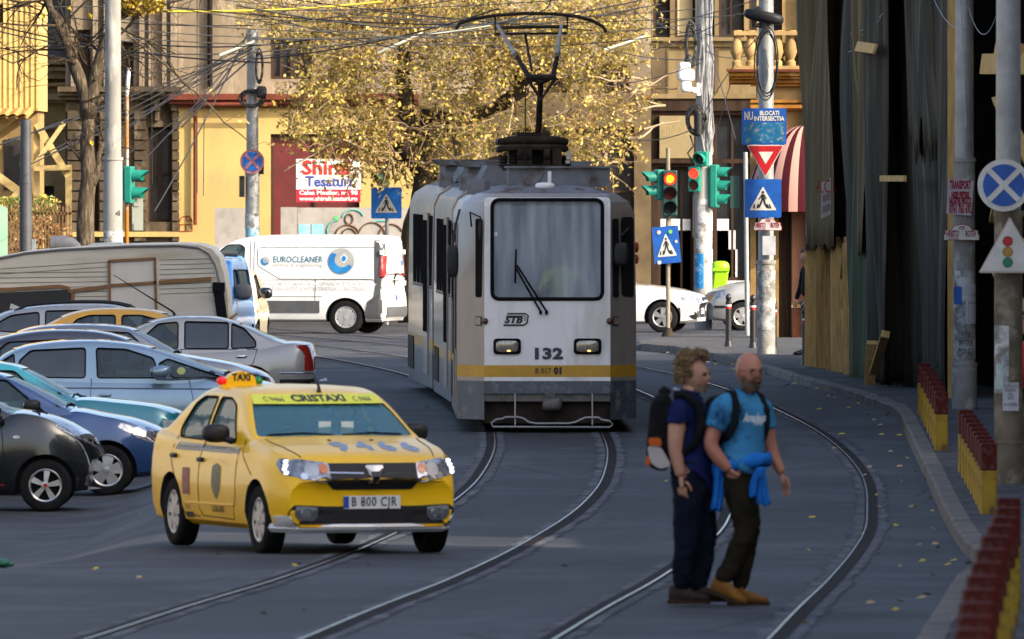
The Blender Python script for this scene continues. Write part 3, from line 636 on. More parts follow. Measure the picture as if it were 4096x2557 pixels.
class Body:
    """a car body lofted along its length; x forward, origin on the ground between the axles"""
    def __init__(s, name, root, P, mats):
        s.P = P; s.root = root; L, Wd, H = P['L'], P['W'], P['H']; s.x0 = P['fo']+P['wb']/2; hw = Wd/2
        top, cab = P['top'], P['cab']; zb = P.get('zb', .2); fr = P.get('fround', .5); rr = P.get('rround', .4)
        tw = P.get('tumble', .72); s.belt = P.get('belt', .92)
        fc, rc = P.get('fcurve', .17), P.get('rcurve', .12)
        secs = []; N = 56
        sts = sorted(set([L*(.5-.5*math.cos(math.pi*i/N)) for i in range(N+1)]))
        for xf in sts:
            zt = cinterp(top, xf); f = max(0, 1-xf/fr); r = max(0, 1-(L-xf)/rr); w_ = hw*(1-.13*f**2.2-.10*r**2.2)
            zb_ = zb+.05*f*f+.08*r*r
            h = zt-zb_; sec = []
            for (a, b, ab) in ((0,0,0),(.86,0,0),(.95,.05,1),(.985,.16,1),(1,.50,0),(.992,.68,0),(.975,.82,0),(.94,-.055,2),(.89,-.010,2),(.62,.012,2),(0,.024,2)):
                z = zb_+(b if ab == 1 else h*b if ab == 0 else h+b); yy = w_*a
                g = f*(.10*sm((z-.55)/.45)+.07*sm((.36-z)/.2)) if True else 0
                g2 = r*(.06*sm((z-.6)/.4)+.07*sm((.42-z)/.2))
                x = s.x0-xf-f*fc*(yy/hw)**2-g*P.get('nose', 1)+r*rc*(yy/hw)**2+g2
                sec.append((x, yy, z))
            secs.append(sec)
        low = loft_mesh(secs).build("body", mats, None)
        # cabin
        c0, c1 = cab[0][0], cab[-1][0]; wb_, wt = hw*P.get('cabw', .925), hw*tw
        s.wb_, s.wt = wb_, wt
        def wz(z): t = max(0, (z-s.belt)/(H-s.belt)); return wb_-(wb_-wt)*t**1.25
        def cabin(ins, nst=44):
            secs = []
            for i in range(nst+1):
                xf = lerp(c0+ins*2.2, c1-ins*2.2, .5-.5*math.cos(math.pi*i/nst)); zt = cinterp(cab, xf)-ins; zl = min(cinterp(top, xf)-.07, zt-.012)
                if ins: zl = min(zl+.075, zt-.01) 
                h = zt-zl; r = min(.085, h*.45); sec = []
                for (ww, z) in ((0,zl),(wz(zl),zl),(wz(zl+(h-r)*.33),zl+(h-r)*.33),(wz(zl+(h-r)*.66),zl+(h-r)*.66),(wz(zt-r),zt-r),(wz(zt-r)-.25*r,zt-.5*r),(wz(zt-r)-.75*r,zt-.14*r),((wz(zt-r)-.8*r)*.62,zt+.004),(0,zt+.016)):
                    yy = max(0, ww-ins); mid = (c0+c1)/2
                    k = .13*(yy/hw)**2; fx = sm((mid-xf)/(mid-c0)*1.3) if xf < mid else 0; rx_ = sm((xf-mid)/(c1-mid)*1.3) if xf > mid else 0
                    sec.append((s.x0-xf-k*fx+k*.8*rx_, yy, z))
                secs.append(sec)
            return loft_mesh(secs)
        cb = cabin(0).build("cabin", mats, None)
        # un-cut surface for projecting lamps, glass and trim
        bm = bmesh.new(); bm.from_mesh(low.data); bm.from_mesh(cb.data); s.bvh = BVHTree.FromBMesh(bm); bm.free()
        cut = []
        c = cabin(.045).build("cav", mats, None); cut.append(c)
        big = hw+.3
        for nm, poly in P['side'].items():
            poly = [(s.x0-a, b) for a, b in poly]; q = MB(); q.prism(poly, (0,-big,0), (1,0,0), (0,0,1), (0,2*big,0)); cut.append(q.build("c", mats))
        if 'ws' in P:
            q = MB(); q.prism(P['ws'], (s.x0-(c0+c1)/2,0,0), (0,1,0), (0,0,1), (3,0,0)); cut.append(q.build("c", mats))
        if 'rw' in P:
            q = MB(); q.prism(P['rw'], (s.x0-(c0+c1)/2,0,0), (0,1,0), (0,0,1), (-4,0,0)); cut.append(q.build("c", mats))
        if P.get('open', True): bool_cut(cb, cut, True)
        else:
            for c in cut: bpy.data.objects.remove(c)
        q = MB(); ra = P['tr']+.055; s.ax = (P['wb']/2, -P['wb']/2)
        for ax in s.ax:
            for sd_ in (-1, 1): q.cyl((ax, sd_*(hw-.30), P['tr']), (ax, sd_*(hw+.2), P['tr']), ra, n=36)
        bool_cut(low, [q.build("c", mats)])
        bm = bmesh.new(); bm.from_mesh(low.data); bm.from_mesh(cb.data)
        for f in bm.faces:
            c = f.calc_center_median()
            if any(math.hypot(c.x-ax, c.z-P['tr']) < ra+.004 for ax in s.ax) and abs(c.y) < hw-.01 and c.z < P['tr']+ra+.01 and c.z > .1: f.material_index = 1
            if c.z < zb+.012 : f.material_index = 1
            if s.x0-c1+.35 < c.x < s.x0-c0-.3 and f.normal.z > .7 and c.z < s.belt+.12 and abs(c.y) < hw*.88: f.material_index = 1
        bm.to_mesh(low.data); bm.free(); d = cb.data; bpy.data.objects.remove(cb); bpy.data.meshes.remove(d)
        low.data.shade_smooth(); low.data.set_sharp_from_angle(angle=R(32)); s.body = low; low.parent = root
    def hit(s, d, a, b, off=0.0):   # project onto the body: d = 'R','L' sides (x,z); 'F','B' ends (y,z); 'T' top (x,y)
        o, dr = {'R': ((a,-4,b),(0,1,0)), 'L': ((a,4,b),(0,-1,0)), 'F': ((6,a,b),(-1,0,0)), 'B': ((-6,a,b),(1,0,0)), 'T': ((a,b,5),(0,0,-1))}[d]
        p, n, i, dist = s.bvh.ray_cast(Vector(o), Vector(dr))
        if p is None: p, n, i, dist = s.bvh.find_nearest(Vector((a, -s.P['W']/2 if d == 'R' else s.P['W']/2, b)) if d in 'RL' else Vector((s.x0 if d == 'F' else s.x0-s.P['L'], a, b)))
        if n.dot(Vector(dr)) > 0: n = -n
        return p+n*off
    def patch(s, name, d, poly, m, off=.006, parent=None, skirt=True, mb=None, mi=0):
        poly2 = []
        for i, p in enumerate(poly):
            q = poly[(i+1) % len(poly)]; k = max(1, int(math.dist(p, q)/.06))
            poly2 += [(lerp(p[0], q[0], j/k), lerp(p[1], q[1], j/k)) for j in range(k)]
        cx = sum(p[0] for p in poly2)/len(poly2); cy = sum(p[1] for p in poly2)/len(poly2); n = len(poly2); q = mb or MB(); v = [s.hit(d, cx, cy, off)]
        for t in (.4, .75, 1): v += [s.hit(d, lerp(cx, p[0], t), lerp(cy, p[1], t), off) for p in poly2]
        f = [(0, 1+i, 1+(i+1) % n) for i in range(n)]+[(1+k*n+i, 1+(k+1)*n+i, 1+(k+1)*n+(i+1) % n, 1+k*n+(i+1) % n) for k in range(2) for i in range(n)]
        if skirt:
            v += [s.hit(d, p[0], p[1], -.012) for p in poly2]; f += [(1+2*n+i, 1+3*n+i, 1+3*n+(i+1) % n, 1+2*n+(i+1) % n) for i in range(n)]
        q.add(v, f, mi)
        return None if mb else q.build(name, m, parent or s.root, True, 45)
    def line(s, name, d, pts, r=.006, m=None, mb=None):
        pp = []
        for a, b in zip(pts, pts[1:]):
            k = max(1, int(math.dist(a, b)/.07)); pp += [s.hit(d, lerp(a[0], b[0], j/k), lerp(a[1], b[1], j/k)) for j in range(k)]
        pp.append(s.hit(d, *pts[-1])); q = mb or MB(); q.tube(pp, r, 5)
        return None if mb else q.build(name, m or M['black'], s.root)
    def X(s, xf): return s.x0-xf
    def windows(s, glass_m=None, privacy=(), trim=True):
        for nm, poly in s.P['side'].items():
            pl_ = [(s.X(a), b) for a, b in poly]
            for d in 'RL': s.patch("side_window", d, pl_, M['privacy_glass'] if nm in privacy else (glass_m or M['car_glass']), -.014, skirt=False)
            if trim:
                for d in 'RL': s.line("window_seal", d, pl_+[pl_[0]], .011)
        if 'ws' in s.P: s.patch("windscreen", 'F', s.P['ws'], glass_m or M['car_glass'], -.012, skirt=False)
        if 'rw' in s.P: s.patch("rear_window", 'B', s.P['rw'], M['privacy_glass'], -.012, skirt=False)
    def wheels(s, spokes=7, rim=None, sw=.05, cap=None, steer=0.0, twin=False, back=None, width=.19):
        for ax in s.ax:
            for sd_ in (-1, 1): wheel(s.root, (ax, sd_*(s.P['W']/2-.02-width/2), s.P['tr']), s.P['tr'], width, sd_, spokes, rim or M['alloy'], sw, cap, steer if ax > 0 else 0, twin, back)
    def seats(s, xs_, m=None):
        for xf in xs_:
            for yy in (-.36, .36):
                q = MB(); X = s.X(xf); zt = s.belt+.12
                q.ell((X, yy, zt-.32), (.10,.23,.40), pw=.6); q.ell((X-.02, yy, zt+.20), (.055,.13,.10), pw=.7); q.build("seat", m or M['interior'], s.root, True, 80)
        q = MB(); c0 = s.P['cab'][0][0]; q.ell((s.X(c0+.45), 0, s.belt-.02), (.30, s.P['W']/2*.82, .07), pw=.5); q.build("dashboard", M['interior'], s.root, True, 80)
        q = MB(); X = s.X(c0+.72); q.tube([(X+.05*math.cos(a)*.4, .36+.18*math.cos(a), s.belt+.06+.17*math.sin(a)) for a in [6.283*k/18 for k in range(19)]], .016, 6); q.build("steering_wheel", M['interior'], s.root, True)
    def mirror(s, xf, z, m, size=(.10,.11,.075), sides='RL'):
        for d in sides:
            sg_ = -1 if d == 'R' else 1; p = s.hit(d, s.X(xf), z); q = MB(); c = p+Vector((-.02, sg_*.14, .05)); q.ell(c, size, pw=.75)
            q.tube([p+Vector((.04, -sg_*.02, -.03)), p+Vector((.02, sg_*.06, .0)), c], [.03,.03,.03], 8); o = q.build("mirror", m, s.root, True, 70)
            g = MB(); g.ell(c+Vector((-size[0]*.93, 0, 0)), (.006, size[1]*.8, size[2]*.78), pw=.75); g.build("mirror_glass", M['chrome'], o, True)
    def handle(s, xf, z, m, sides='RL', w_=.17):
        for d in sides:
            p = s.hit(d, s.X(xf), z); sg_ = -1 if d == 'R' else 1; q = MB(); q.ell(p+Vector((0, sg_*.012, 0)), (w_/2,.022,.021), pw=.6); q.build("door_handle", m, s.root, True, 70)
    def arches(s, m=None, r=.012):
        pass
def lathe(q, prof, n, mi=0):     # (y, radius) pairs turned about the y axis
    vs = [(r*math.cos(6.28319*k/n), y, r*math.sin(6.28319*k/n)) for y, r in prof for k in range(n)]
    return q.add(vs, [(i*n+k, i*n+(k+1) % n, (i+1)*n+(k+1) % n, (i+1)*n+k) for i in range(len(prof)-1) for k in range(n)], mi)
def wheel(root, c, r, wd, sd_, spokes, rim, sw, cap=None, steer=0, twin=False, back=None):
    e = bpy.data.objects.new("wheel", None); scene.collection.objects.link(e); e.parent = root; e.location = c; e.rotation_euler = (0, 0, steer); e.empty_display_size = .1
    h = wd/2; rr = r*.64; q = MB()
    prof = [(-h*.9,rr*.98),(-h,r*.86),(-h*.86,r*.965),(-h*.6,r),(-h*.2,r*1.001),(h*.2,r*1.001),(h*.6,r),(h*.86,r*.965),(h,r*.86),(h*.92,rr*1.03),(h*.5,rr)]
    lathe(q, [(sd_*a, b) for a, b in prof], 40); q.build("tyre", M['rubber'], e, True, 50)
    q = MB(); yb = sd_*h*.45; yo = sd_*h*.86
    q.cyl((0, yb-.01*sd_, 0), (0, yb, 0), rr*.99, n=32, mi=1)                        # dark inner disc
    lathe(q, [(yb, rr*1.0), (yo*.95, rr*1.01), (yo, rr*.96), (yo*.9, rr*.88)], 32)
    for k in range(spokes):
        for off in ((-.10, .10) if twin else (0,)):
            a = 2*math.pi*k/spokes+.2+off; d = Vector((math.cos(a), 0, math.sin(a))); t = Vector((-d.z, 0, d.x))
            i_, o_ = rr*.10, rr*.94; w0, w1 = sw*.55, sw*(1.0 if not twin else .6)
            p = [d*i_-t*w0, d*i_+t*w0, d*o_+t*w1, d*o_-t*w1]; fr_ = [v+Vector((0, yo*.93 if j < 2 else yo*.88, 0)) for j, v in enumerate(p)]; bk = [v+Vector((0, yb, 0)) for v in p]
            q.add(fr_+bk, [(0,1,2,3),(4,7,6,5),(0,4,5,1),(1,5,6,2),(2,6,7,3),(3,7,4,0)])
    lathe(q, [(yb, rr*.24), (yo*.98, rr*.22), (yo, rr*.17), (yo, .001)], 16)
    q.build("rim", [rim, back or M['black']], e, True, 35)
    if cap: q = MB(); q.cyl((0, yo*.99, 0), (0, yo*1.03, 0), rr*.13, n=14); q.build("hub_cap", cap, e)
    return e
def car_root(name, label, xd, sc, ang, cat="car", group=None, off=(0,0)):
    """xd, sc: picture column and scale of the point midway between the axles; ang: heading in degrees (0 = to picture right)"""
    p = G(xd, sc); a = R(ang)
    return thing(name, label, cat, p, a, group)
def axle_place(P, xd, sc, ang, front=True):
    """picture column of the camera-side axle end -> column and scale for the mid-wheelbase point"""
    a = R(ang); X = (xd/K-512)/sc; Y = FPX/sc; f = Vector((math.cos(a), math.sin(a))); l = Vector((-f.y, f.x))
    side = l if l.y < 0 else -l
    p = Vector((X, Y))-side*(P['W']/2)+(-f if front else f)*(P['wb']/2)
    return (FPX/p.y*p.x+512)*K, FPX/p.y
def plate(b, d, txt, z, y=0.0, w_=.52, h=.115):
    p = b.hit(d, y, z); sx = 1 if d == 'F' else -1
    xs_ = max([b.hit(d, y+k, z).x*sx for k in (-.2, 0, .2)]); q = MB(); X = sx*xs_+sx*.012
    q.box((X, y, z), (.014, w_, h)); q.box((X+sx*.002, y-sx*(w_/2-.022), z), (.016, .044, h-.012), 1)
    o = q.build("number_plate", [M['plate'], M['blue_band']], b.root)
    lettering(txt, .115, M['ink'], o, (X+sx*.0125, y+sx*.015, z), (0, sx, 0), (0,0,1), width=w_*.80, bold=.001, space=1.12)
def seam_set(b, lines, d='RL', r=.005):
    q = MB()
    for ln in lines:
        for dd in d: b.line("", dd, [(b.X(a), z) for a, z in ln], r, mb=q)
    q.build("door_seam", M['black'], b.root)

# ---------------------------------------------------------------- saloon taxi
LOGAN = dict(L=4.36, W=1.733, H=1.455, wb=2.63, fo=.82, tr=.308, zb=.21, belt=.93, tumble=.70, fcurve=.20, fround=.62,
    top=[(0,.66),(.05,.80),(.14,.868),(.45,.925),(.9,.985),(1.15,1.02),(1.6,.955),(2.4,.955),(3.2,.985),(3.6,1.03),(4.1,1.055),(4.28,1.03),(4.36,.93)],
    cab=[(.98,.955),(1.20,1.075),(1.5,1.235),(1.8,1.365),(2.05,1.425),(2.5,1.455),(3.0,1.440),(3.35,1.37),(3.65,1.24),(3.95,1.06),(4.02,.98)],
    ws=rnd([(-.725,1.03),(.725,1.03),(.655,1.22),(.575,1.385),(-.575,1.385),(-.655,1.22)], .04), rw=rnd([(-.55,1.08),(.55,1.08),(.50,1.33),(-.50,1.33)], .06),
    side=dict(front=rnd([(1.62,.975),(2.52,.975),(2.52,1.355),(2.22,1.355),(1.98,1.29)], .05), rear=rnd([(2.62,.975),(3.36,.985),(3.40,1.07),(3.22,1.29),(3.02,1.355),(2.62,1.358)], .05)))
M['taxi_yellow'] = paint("taxi_yellow", (.88,.52,.0005,1), (.85,.48,.0005,1), rough=.34, coat=.35)
M['taxi_glass'] = glass("taxi_windscreen", (.45,.68,.74,1), .42, (.09,.24,.30,1), .5, ns=1.2)
M['led'] = mat("daytime_led", (.85,.82,1,1), .3, emit=1.3)
def logan(root, m, detailed=True):
    b = Body("saloon", root, LOGAN, [m, M['interior']]); b.windows(M['taxi_glass'] if detailed else None); b.seats((2.15, 3.15))
    b.wheels(7, M['hub'], .052, steer=.0)
    b.mirror(1.80, 1.0, M['plastic'], (.085,.125,.085)); b.handle(2.52, .80, M['plastic']); b.handle(3.35, .82, M['plastic'])
    seam_set(b, [[(2.57,.97),(2.57,.36),(2.50,.30),(1.55,.29),(1.44,.50),(1.42,.93)], [(3.42,1.0),(3.45,.80),(3.15,.45),(3.05,.30),(2.60,.29)], [(1.35,1.0),(1.28,.88),(.95,.70)]])
    q = MB()
    for d in 'RL': b.line("", d, [(b.X(1.5),.415),(b.X(3.0),.405)], .014, mb=q)
    q.build("door_crease", m, root)
    for sg_ in (-1, 1): b.line("bonnet_seam", 'T', [(b.X(1.05),sg_*.70),(b.X(.55),sg_*.66),(b.X(.22),sg_*.60)], .006)
    if not detailed: return b
    for sg_ in (-1, 1):
        f = lambda pts: [(sg_*y, z) for y, z in pts]
        h = b.patch("headlight", 'F', rnd(f([(.40,.66),(.40,.815),(.62,.845),(.775,.855),(.80,.80),(.775,.715),(.60,.675)]), .03), M['lamp'], .012)
        q = MB()
        for k in range(4): p = b.hit('F', sg_*(.735+.008*k if k < 2 else .755-.006*(k-2)), .825-.032*k, .014); q.ell(p, (.012,.026,.015))
        q.build("daytime_light", M['led'], h, True)
        b.patch("reflector", 'F', [(sg_*.55+x, .755+z) for x, z in ring(0,0,.062,.062,16)], M['alloy'], .016, h); b.patch("indicator_lens", 'F', [(sg_*.45+x, .765+z) for x, z in ring(0,0,.04,.042,14)], M['amber'], .017, h)
        b.patch("lamp_bezel", 'F', [(sg_*.62+x, .70+z) for x, z in ring(0,0,.032,.03,12)], M['chrome'], .018, h)
        fl = b.patch("fog_light", 'F', rnd(f([(.50,.355),(.50,.43),(.70,.445),(.715,.37),(.66,.315),(.54,.31)]), .025), M['chrome'], .020); b.patch("fog_lens", 'F', [(sg_*.60+x, .378+z) for x, z in ring(0,0,.055,.045,14)], M['lamp'], .026, fl)
        b.patch("taillight", 'B', rnd(f([(.60,.70),(.80,.70),(.80,1.0),(.66,1.0)]), .03), M['red_lamp'], .01)
    b.patch("grille", 'F', rnd([(-.44,.67),(-.36,.585),(.36,.585),(.44,.67),(.42,.815),(-.42,.815)], .03), M['plastic'], .008)
    for sg_ in (-1, 1): b.line("grille_bar", 'F', [(sg_*.10,.725),(sg_*.40,.732)], .013, M['chrome'])
    q = MB()
    for sg_ in (-1, 1):
        for z in (.775, .685):
            for a in (.14, .27): b.line("", 'F', rnd([(sg_*a,z-.014),(sg_*(a+.10),z-.014),(sg_*(a+.10),z+.012),(sg_*a,z+.012),(sg_*a,z-.014)], .0), .005, mb=q)
    q.build("grille_insert", M['grey_plastic'], root)
    em = b.patch("badge", 'F', rnd([(-.085,.79),(.085,.79),(.04,.645),(-.04,.645)], .025), M['alloy'], .022); b.patch("badge_centre", 'F', rnd([(-.042,.735),(.042,.735),(.028,.672),(-.028,.672)], .015), M['ink'], .026, em)
    b.patch("lower_intake", 'F', rnd([(-.76,.36),(-.70,.285),(.70,.285),(.76,.36),(.73,.455),(.42,.44),(-.42,.44),(-.73,.455)], .04), M['plastic'], .012)
    SV = mat("silver_trim", (.62,.63,.65,1), .4, .2)
    b.line("bumper_lip", 'F', [(-.80,.25),(.80,.25)], .042, SV)
    for sg_ in (-1, 1): b.patch("bumper_corner", 'F', rnd([(sg_*.66,.22),(sg_*.815,.22),(sg_*.825,.36),(sg_*.74,.36)], .02), SV, .014)
    if 0: b.patch("bumper_lip", 'F', rnd([(-.845,.36),(-.82,.215),(.82,.215),(.845,.36),(.735,.355),(.70,.275),(-.70,.275),(-.735,.355)], .015), mat("silver_trim", (.62,.63,.65,1), .4, .2), .016)
    plate(b, 'F', "B 800 CJR", .475)
    # writing
    bl = mat("blue_number", (.22,.28,.42,1), .5); st = mat("windscreen_strip", (.72,.72,.05,1), .5, emit=0)
    p0, p1 = b.hit('F', 0, 1.385), b.hit('F', 0, 1.425)
    b.patch("sun_strip", 'F', rnd([(-.610,1.302),(.610,1.302),(.572,1.385),(-.572,1.385)], .01), st, .010, skirt=False)
    def onF(yc, zc, off=.013): return lambda p: b.hit('F', yc+p.x, zc+p.z, off)
    lettering("CRISTAXI", .075, M['ink'], root, (0,0,0), bold=.003, width=.50, proj=onF(0, 1.345))
    for sg_ in (-1, 1): lettering("C 9466", .055, M['grey_plastic'], root, (0,0,0), width=.18, proj=onF(sg_*.41, 1.338))
    for i, ch in enumerate("9466"):
        xx, yy = .53, .15+(i-1.5)*.21
        lettering(ch, .24, bl, root, (0,0,0), (1,0,0), (0,0,1), bold=.010, width=.14, proj=lambda p, xx=xx, yy=yy: b.hit('T', b.X(xx)-p.z*2.3, yy+p.x, .004))
    # door markings
    for d in 'R':
        chk = MB()
        for k in range(46):
            a = 1.42+k*.042
            for j in range(2):
                if (k+j) % 2: continue
                b.patch("", d, [(b.X(a), .925-j*.026+.0012*k*.4), (b.X(a+.042), .925-j*.026), (b.X(a+.042), .899-j*.026), (b.X(a), .899-j*.026)], None, .004, mb=chk, skirt=False)
        chk.build("checker_band", mat("grey_check", (.10,.10,.10,1), .5), root)
        b.patch("checker_ground", d, [(b.X(1.42),.93),(b.X(3.35),.93),(b.X(3.35),.872),(b.X(1.42),.872)], mat("pale_check", (.55,.50,.36,1), .5), .0025, skirt=False)
        sh = b.patch("door_crest", d, [(b.X(2.02+x), .62+z) for x, z in rnd([(-.13,.13),(0,.16),(.13,.13),(.13,-.06),(0,-.17),(-.13,-.06)], .03)], mat("crest_ink", (.05,.06,.05,1), .5, c2=(.16,.15,.08,1), ns=14), .005, skirt=False)
        b.patch("door_sticker", d, [(b.X(2.95+x), .60+z) for x, z in rect(-.11,-.12,.11,.12,.02)], mat("dark_red_sticker", (.16,.012,.012,1), .5, c2=(.30,.10,.08,1), ns=12), .005, skirt=False)
        f = lambda xc, zc: (lambda p: b.hit('R', b.X(xc)+p.x, zc+p.z, .006))
        lettering("CRISTAXI", .09, M['ink'], root, (0,0,0), width=.36, bold=.002, proj=f(1.98,.375)); lettering("TAXI", .06, M['ink'], root, (0,0,0), width=.16, proj=f(2.92,.365))
        b.patch("door_sticker", d, [(b.X(2.90+x), .30+z) for x, z in rect(-.12,-.025,.12,.025)], M['ink'], .006, skirt=False)
    # roof sign
    SX, SY = 2.75, -.42; p = b.hit('T', b.X(SX), SY); q = MB(); zc = p.z+.012
    q.prism([(.14*math.cos(R(t)), .115*math.sin(R(t))**.8) for t in range(0, 181, 12)], (p.x+.05, SY, zc), (0,1,0), (0,0,1), (-.10, 0, 0)); q.box((p.x, SY, zc-.015), (.12,.36,.03))
    o = q.build("roof_sign", M['taxi_yellow'], root); lettering("TAXI", .085, M['ink'], o, (p.x+.056, SY, zc+.062), (0,1,0), (0,0,1), bold=.004, width=.17)
    q = MB(); q.ell((p.x, SY-.17, zc+.03), (.05,.045,.04)); q.build("marker_lamp", mat("red_marker", (.60,.01,.01,1), .3, emit=.25), o, True)
    q = MB(); q.ell((p.x, SY+.17, zc+.03), (.05,.045,.04)); q.build("marker_lamp", mat("green_marker", (.01,.22,.06,1), .3), o, True)
    p = b.hit('T', b.X(1.90), .06); q = MB(); q.tube([p-Vector((0,0,.01)), p+Vector((-.01,0,.05)), p+Vector((-.22,.0,.20))], [.028,.014,.002], 6); q.build("antenna", M['plastic'], root)
    q = MB()
    for yy in (-.33,.33): b.line("", 'F', [(yy-.30,1.045),(yy+.02,1.06),(yy+.28,1.045)], .009, mb=q)
    q.build("wiper", M['black'], root)
    q = MB()
    for yy in (-.17,.22): q.ell(b.hit('T', b.X(.86), yy), (.02,.02,.012))
    q.build("washer_jet", M['plastic'], root)
    for yy in (-.08, .13):
        q = MB(); q.box((b.X(1.28), yy, 1.085), (.02,.11,.15)); q.build("paper_slip", mat("pale_paper", (.62,.70,.66,1), .6), root)
    q = MB(); q.ell((b.X(2.05), .36, 1.22), (.11,.09,.13)); q.build("driver_head", M['skin'], root, True) if False else None
    return b
def taxi():
    th = 18.2; f = Vector((math.sin(R(th)), -math.cos(R(th)))); fx = (825/K-512)/113.2; fy = FPX/113.2
    c = Vector((fx, fy))-f*LOGAN['wb']/2; root = thing("taxi", "yellow saloon taxi turning across the tram rails in the foreground", "taxi", (c.x, c.y, gz(c.x, c.y)), math.atan2(f.y, f.x))
    b = logan(root, M['taxi_yellow']); return root, b
taxi_root, taxi_body = taxi()
# ---------------------------------------------------------------- parked cars, left (all face right unless said)
def hatch(root, P, m, spokes=7, rim=None, privacy=(), mirror=None, handles=(), seams=(), cap=None, sw=.05, twin=False, seats=(), mm=None, back=None, gl=None, **k):
    b = Body("car", root, P, [m, M['interior']]); b.windows(gl, privacy); b.wheels(spokes, rim, sw, cap, twin=twin, back=back)
    if seats: b.seats(seats)
    if mirror: b.mirror(mirror[0], mirror[1], mm or m, *mirror[2:])
    for xf, z in handles: b.handle(xf, z, k.get('hm', m))
    if seams: seam_set(b, seams)
    return b
def wipers(b, y=.3, z0=1.0):
    q = MB()
    for yy in (-y, y*.4): b.line("", 'F', [(yy-.28,z0-.01),(yy,z0+.02),(yy+.3,z0)], .012, mb=q)
    q.build("wiper", M['black'], b.root)
ROW = "cars parked side by side in the left car park"
def park(name, label, P, xd, sc, ang, front=True, cat="car", group=ROW, dz=0):
    x, s_ = axle_place(P, xd, sc, ang, front); r = car_root(name, label, x, s_, ang, cat, group); r.location.z += dz; return r
# a: black supermini
P = dict(L=3.45, W=1.62, H=1.46, wb=2.34, fo=.66, tr=.292, zb=.19, belt=.98, tumble=.76, fcurve=.24, fround=.7, nose=1.3,
    top=[(0,.58),(.05,.78),(.2,.90),(.4,.99),(.63,1.05),(1.0,1.10),(1.4,.97),(2.6,1.0),(3.2,1.05),(3.45,.95)],
    cab=[(.80,.99),(1.05,1.13),(1.4,1.30),(1.8,1.43),(2.2,1.46),(2.9,1.42),(3.3,1.25),(3.42,1.02)],
    ws=rnd([(-.64,1.07),(.64,1.07),(.54,1.40),(-.54,1.40)], .05), rw=rnd([(-.5,1.1),(.5,1.1),(.45,1.35),(-.45,1.35)], .05),
    side=dict(front=rnd([(1.22,1.02),(2.15,1.03),(2.15,1.37),(1.75,1.36)], .04), rear=rnd([(2.25,1.04),(2.85,1.08),(2.9,1.3),(2.25,1.37)], .04)))
blk = paint("black_green_paint", (.004,.005,.006,1), rough=.18, coat=.8)
ra = park("hatchback", "black small hatchback with ten spoke silver and black wheels, nearest in the row", P, 107, 90, 0)
b = hatch(ra, P, blk, 5, M['alloy'], mirror=(1.22, 1.06), handles=[(2.05,.86)], seams=[[(1.15,1.0),(1.12,.55),(1.2,.3)]], cap=mat("red_cap", (.3,.01,.02,1), .3), sw=.03, twin=True)
for d in (-1, 1):
    b.patch("headlight", 'R' if d < 0 else 'L', rnd([(b.X(.06),.76),(b.X(.20),.86),(b.X(.52),.985),(b.X(.56),.95),(b.X(.36),.84),(b.X(.10),.70)], .02), M['lamp'], .006)
    b.patch("bumper_blade", 'R' if d < 0 else 'L', rnd([(b.X(.10),.25),(b.X(.16),.46),(b.X(.20),.40),(b.X(.18),.25)], .02), M['grey_plastic'], .006)
    b.patch("side_repeater", 'R' if d < 0 else 'L', ring(b.X(.98), .83, .04, .018, 12), M['lamp'], .008)
    b.patch("red_insert", 'R' if d < 0 else 'L', rect(b.X(1.6),.29,b.X(1.12),.305), M['red_lamp'], .006)
wipers(b, .3, 1.085)
# b: dark blue hatchback
P = dict(L=4.02, W=1.70, H=1.45, wb=2.49, fo=.78, tr=.298, zb=.20, belt=.94, tumble=.74, fcurve=.24, fround=.7,
    top=[(0,.55),(.05,.68),(.14,.76),(.4,.86),(.8,.93),(1.15,.99),(1.5,.93),(2.8,.96),(3.7,1.0),(4.02,.92)],
    cab=[(1.05,.94),(1.3,1.09),(1.65,1.27),(2.0,1.40),(2.4,1.45),(3.1,1.42),(3.7,1.22),(3.95,.98)],
    ws=rnd([(-.66,1.03),(.66,1.03),(.55,1.38),(-.55,1.38)], .05), rw=rnd([(-.5,1.05),(.5,1.05),(.45,1.33),(-.45,1.33)], .05),
    side=dict(front=rnd([(1.50,.97),(2.45,.98),(2.45,1.36),(1.95,1.34)], .04), rear=rnd([(2.55,.98),(3.35,1.02),(3.3,1.25),(2.55,1.36)], .04)))
blu = paint("dark_blue_paint", (.018,.065,.19,1), (.014,.05,.15,1), .3, .25, 1)
rb = park("hatchback", "dark blue hatchback with clear headlamp, second in the row behind the black one", P, 252, 86.3, 0)
b = hatch(rb, P, blu, 5, M['alloy'], mirror=(1.62, 1.0), handles=[(2.35,.82)], seams=[[(1.42,.95),(1.38,.5),(1.45,.3)]], mm=M['plastic'], sw=.075, seats=(2.2,))
for d in 'RL':
    h = b.patch("headlight", d, rnd([(b.X(.07),.60),(b.X(.12),.72),(b.X(.62),.845),(b.X(.66),.80),(b.X(.34),.64),(b.X(.16),.575)], .03), M['lamp'], .006)
    b.patch("reflector", d, ring(b.X(.40), .735, .075, .07, 16), M['chrome'], .009, h); b.patch("indicator_lens", d, ring(b.X(.20), .65, .04, .04, 12), M['amber'], .009, h)
    b.patch("number_badge", d, rect(b.X(.14),.64,b.X(.13),.66), M['chrome'], .009)
wipers(b, .3, 1.035)
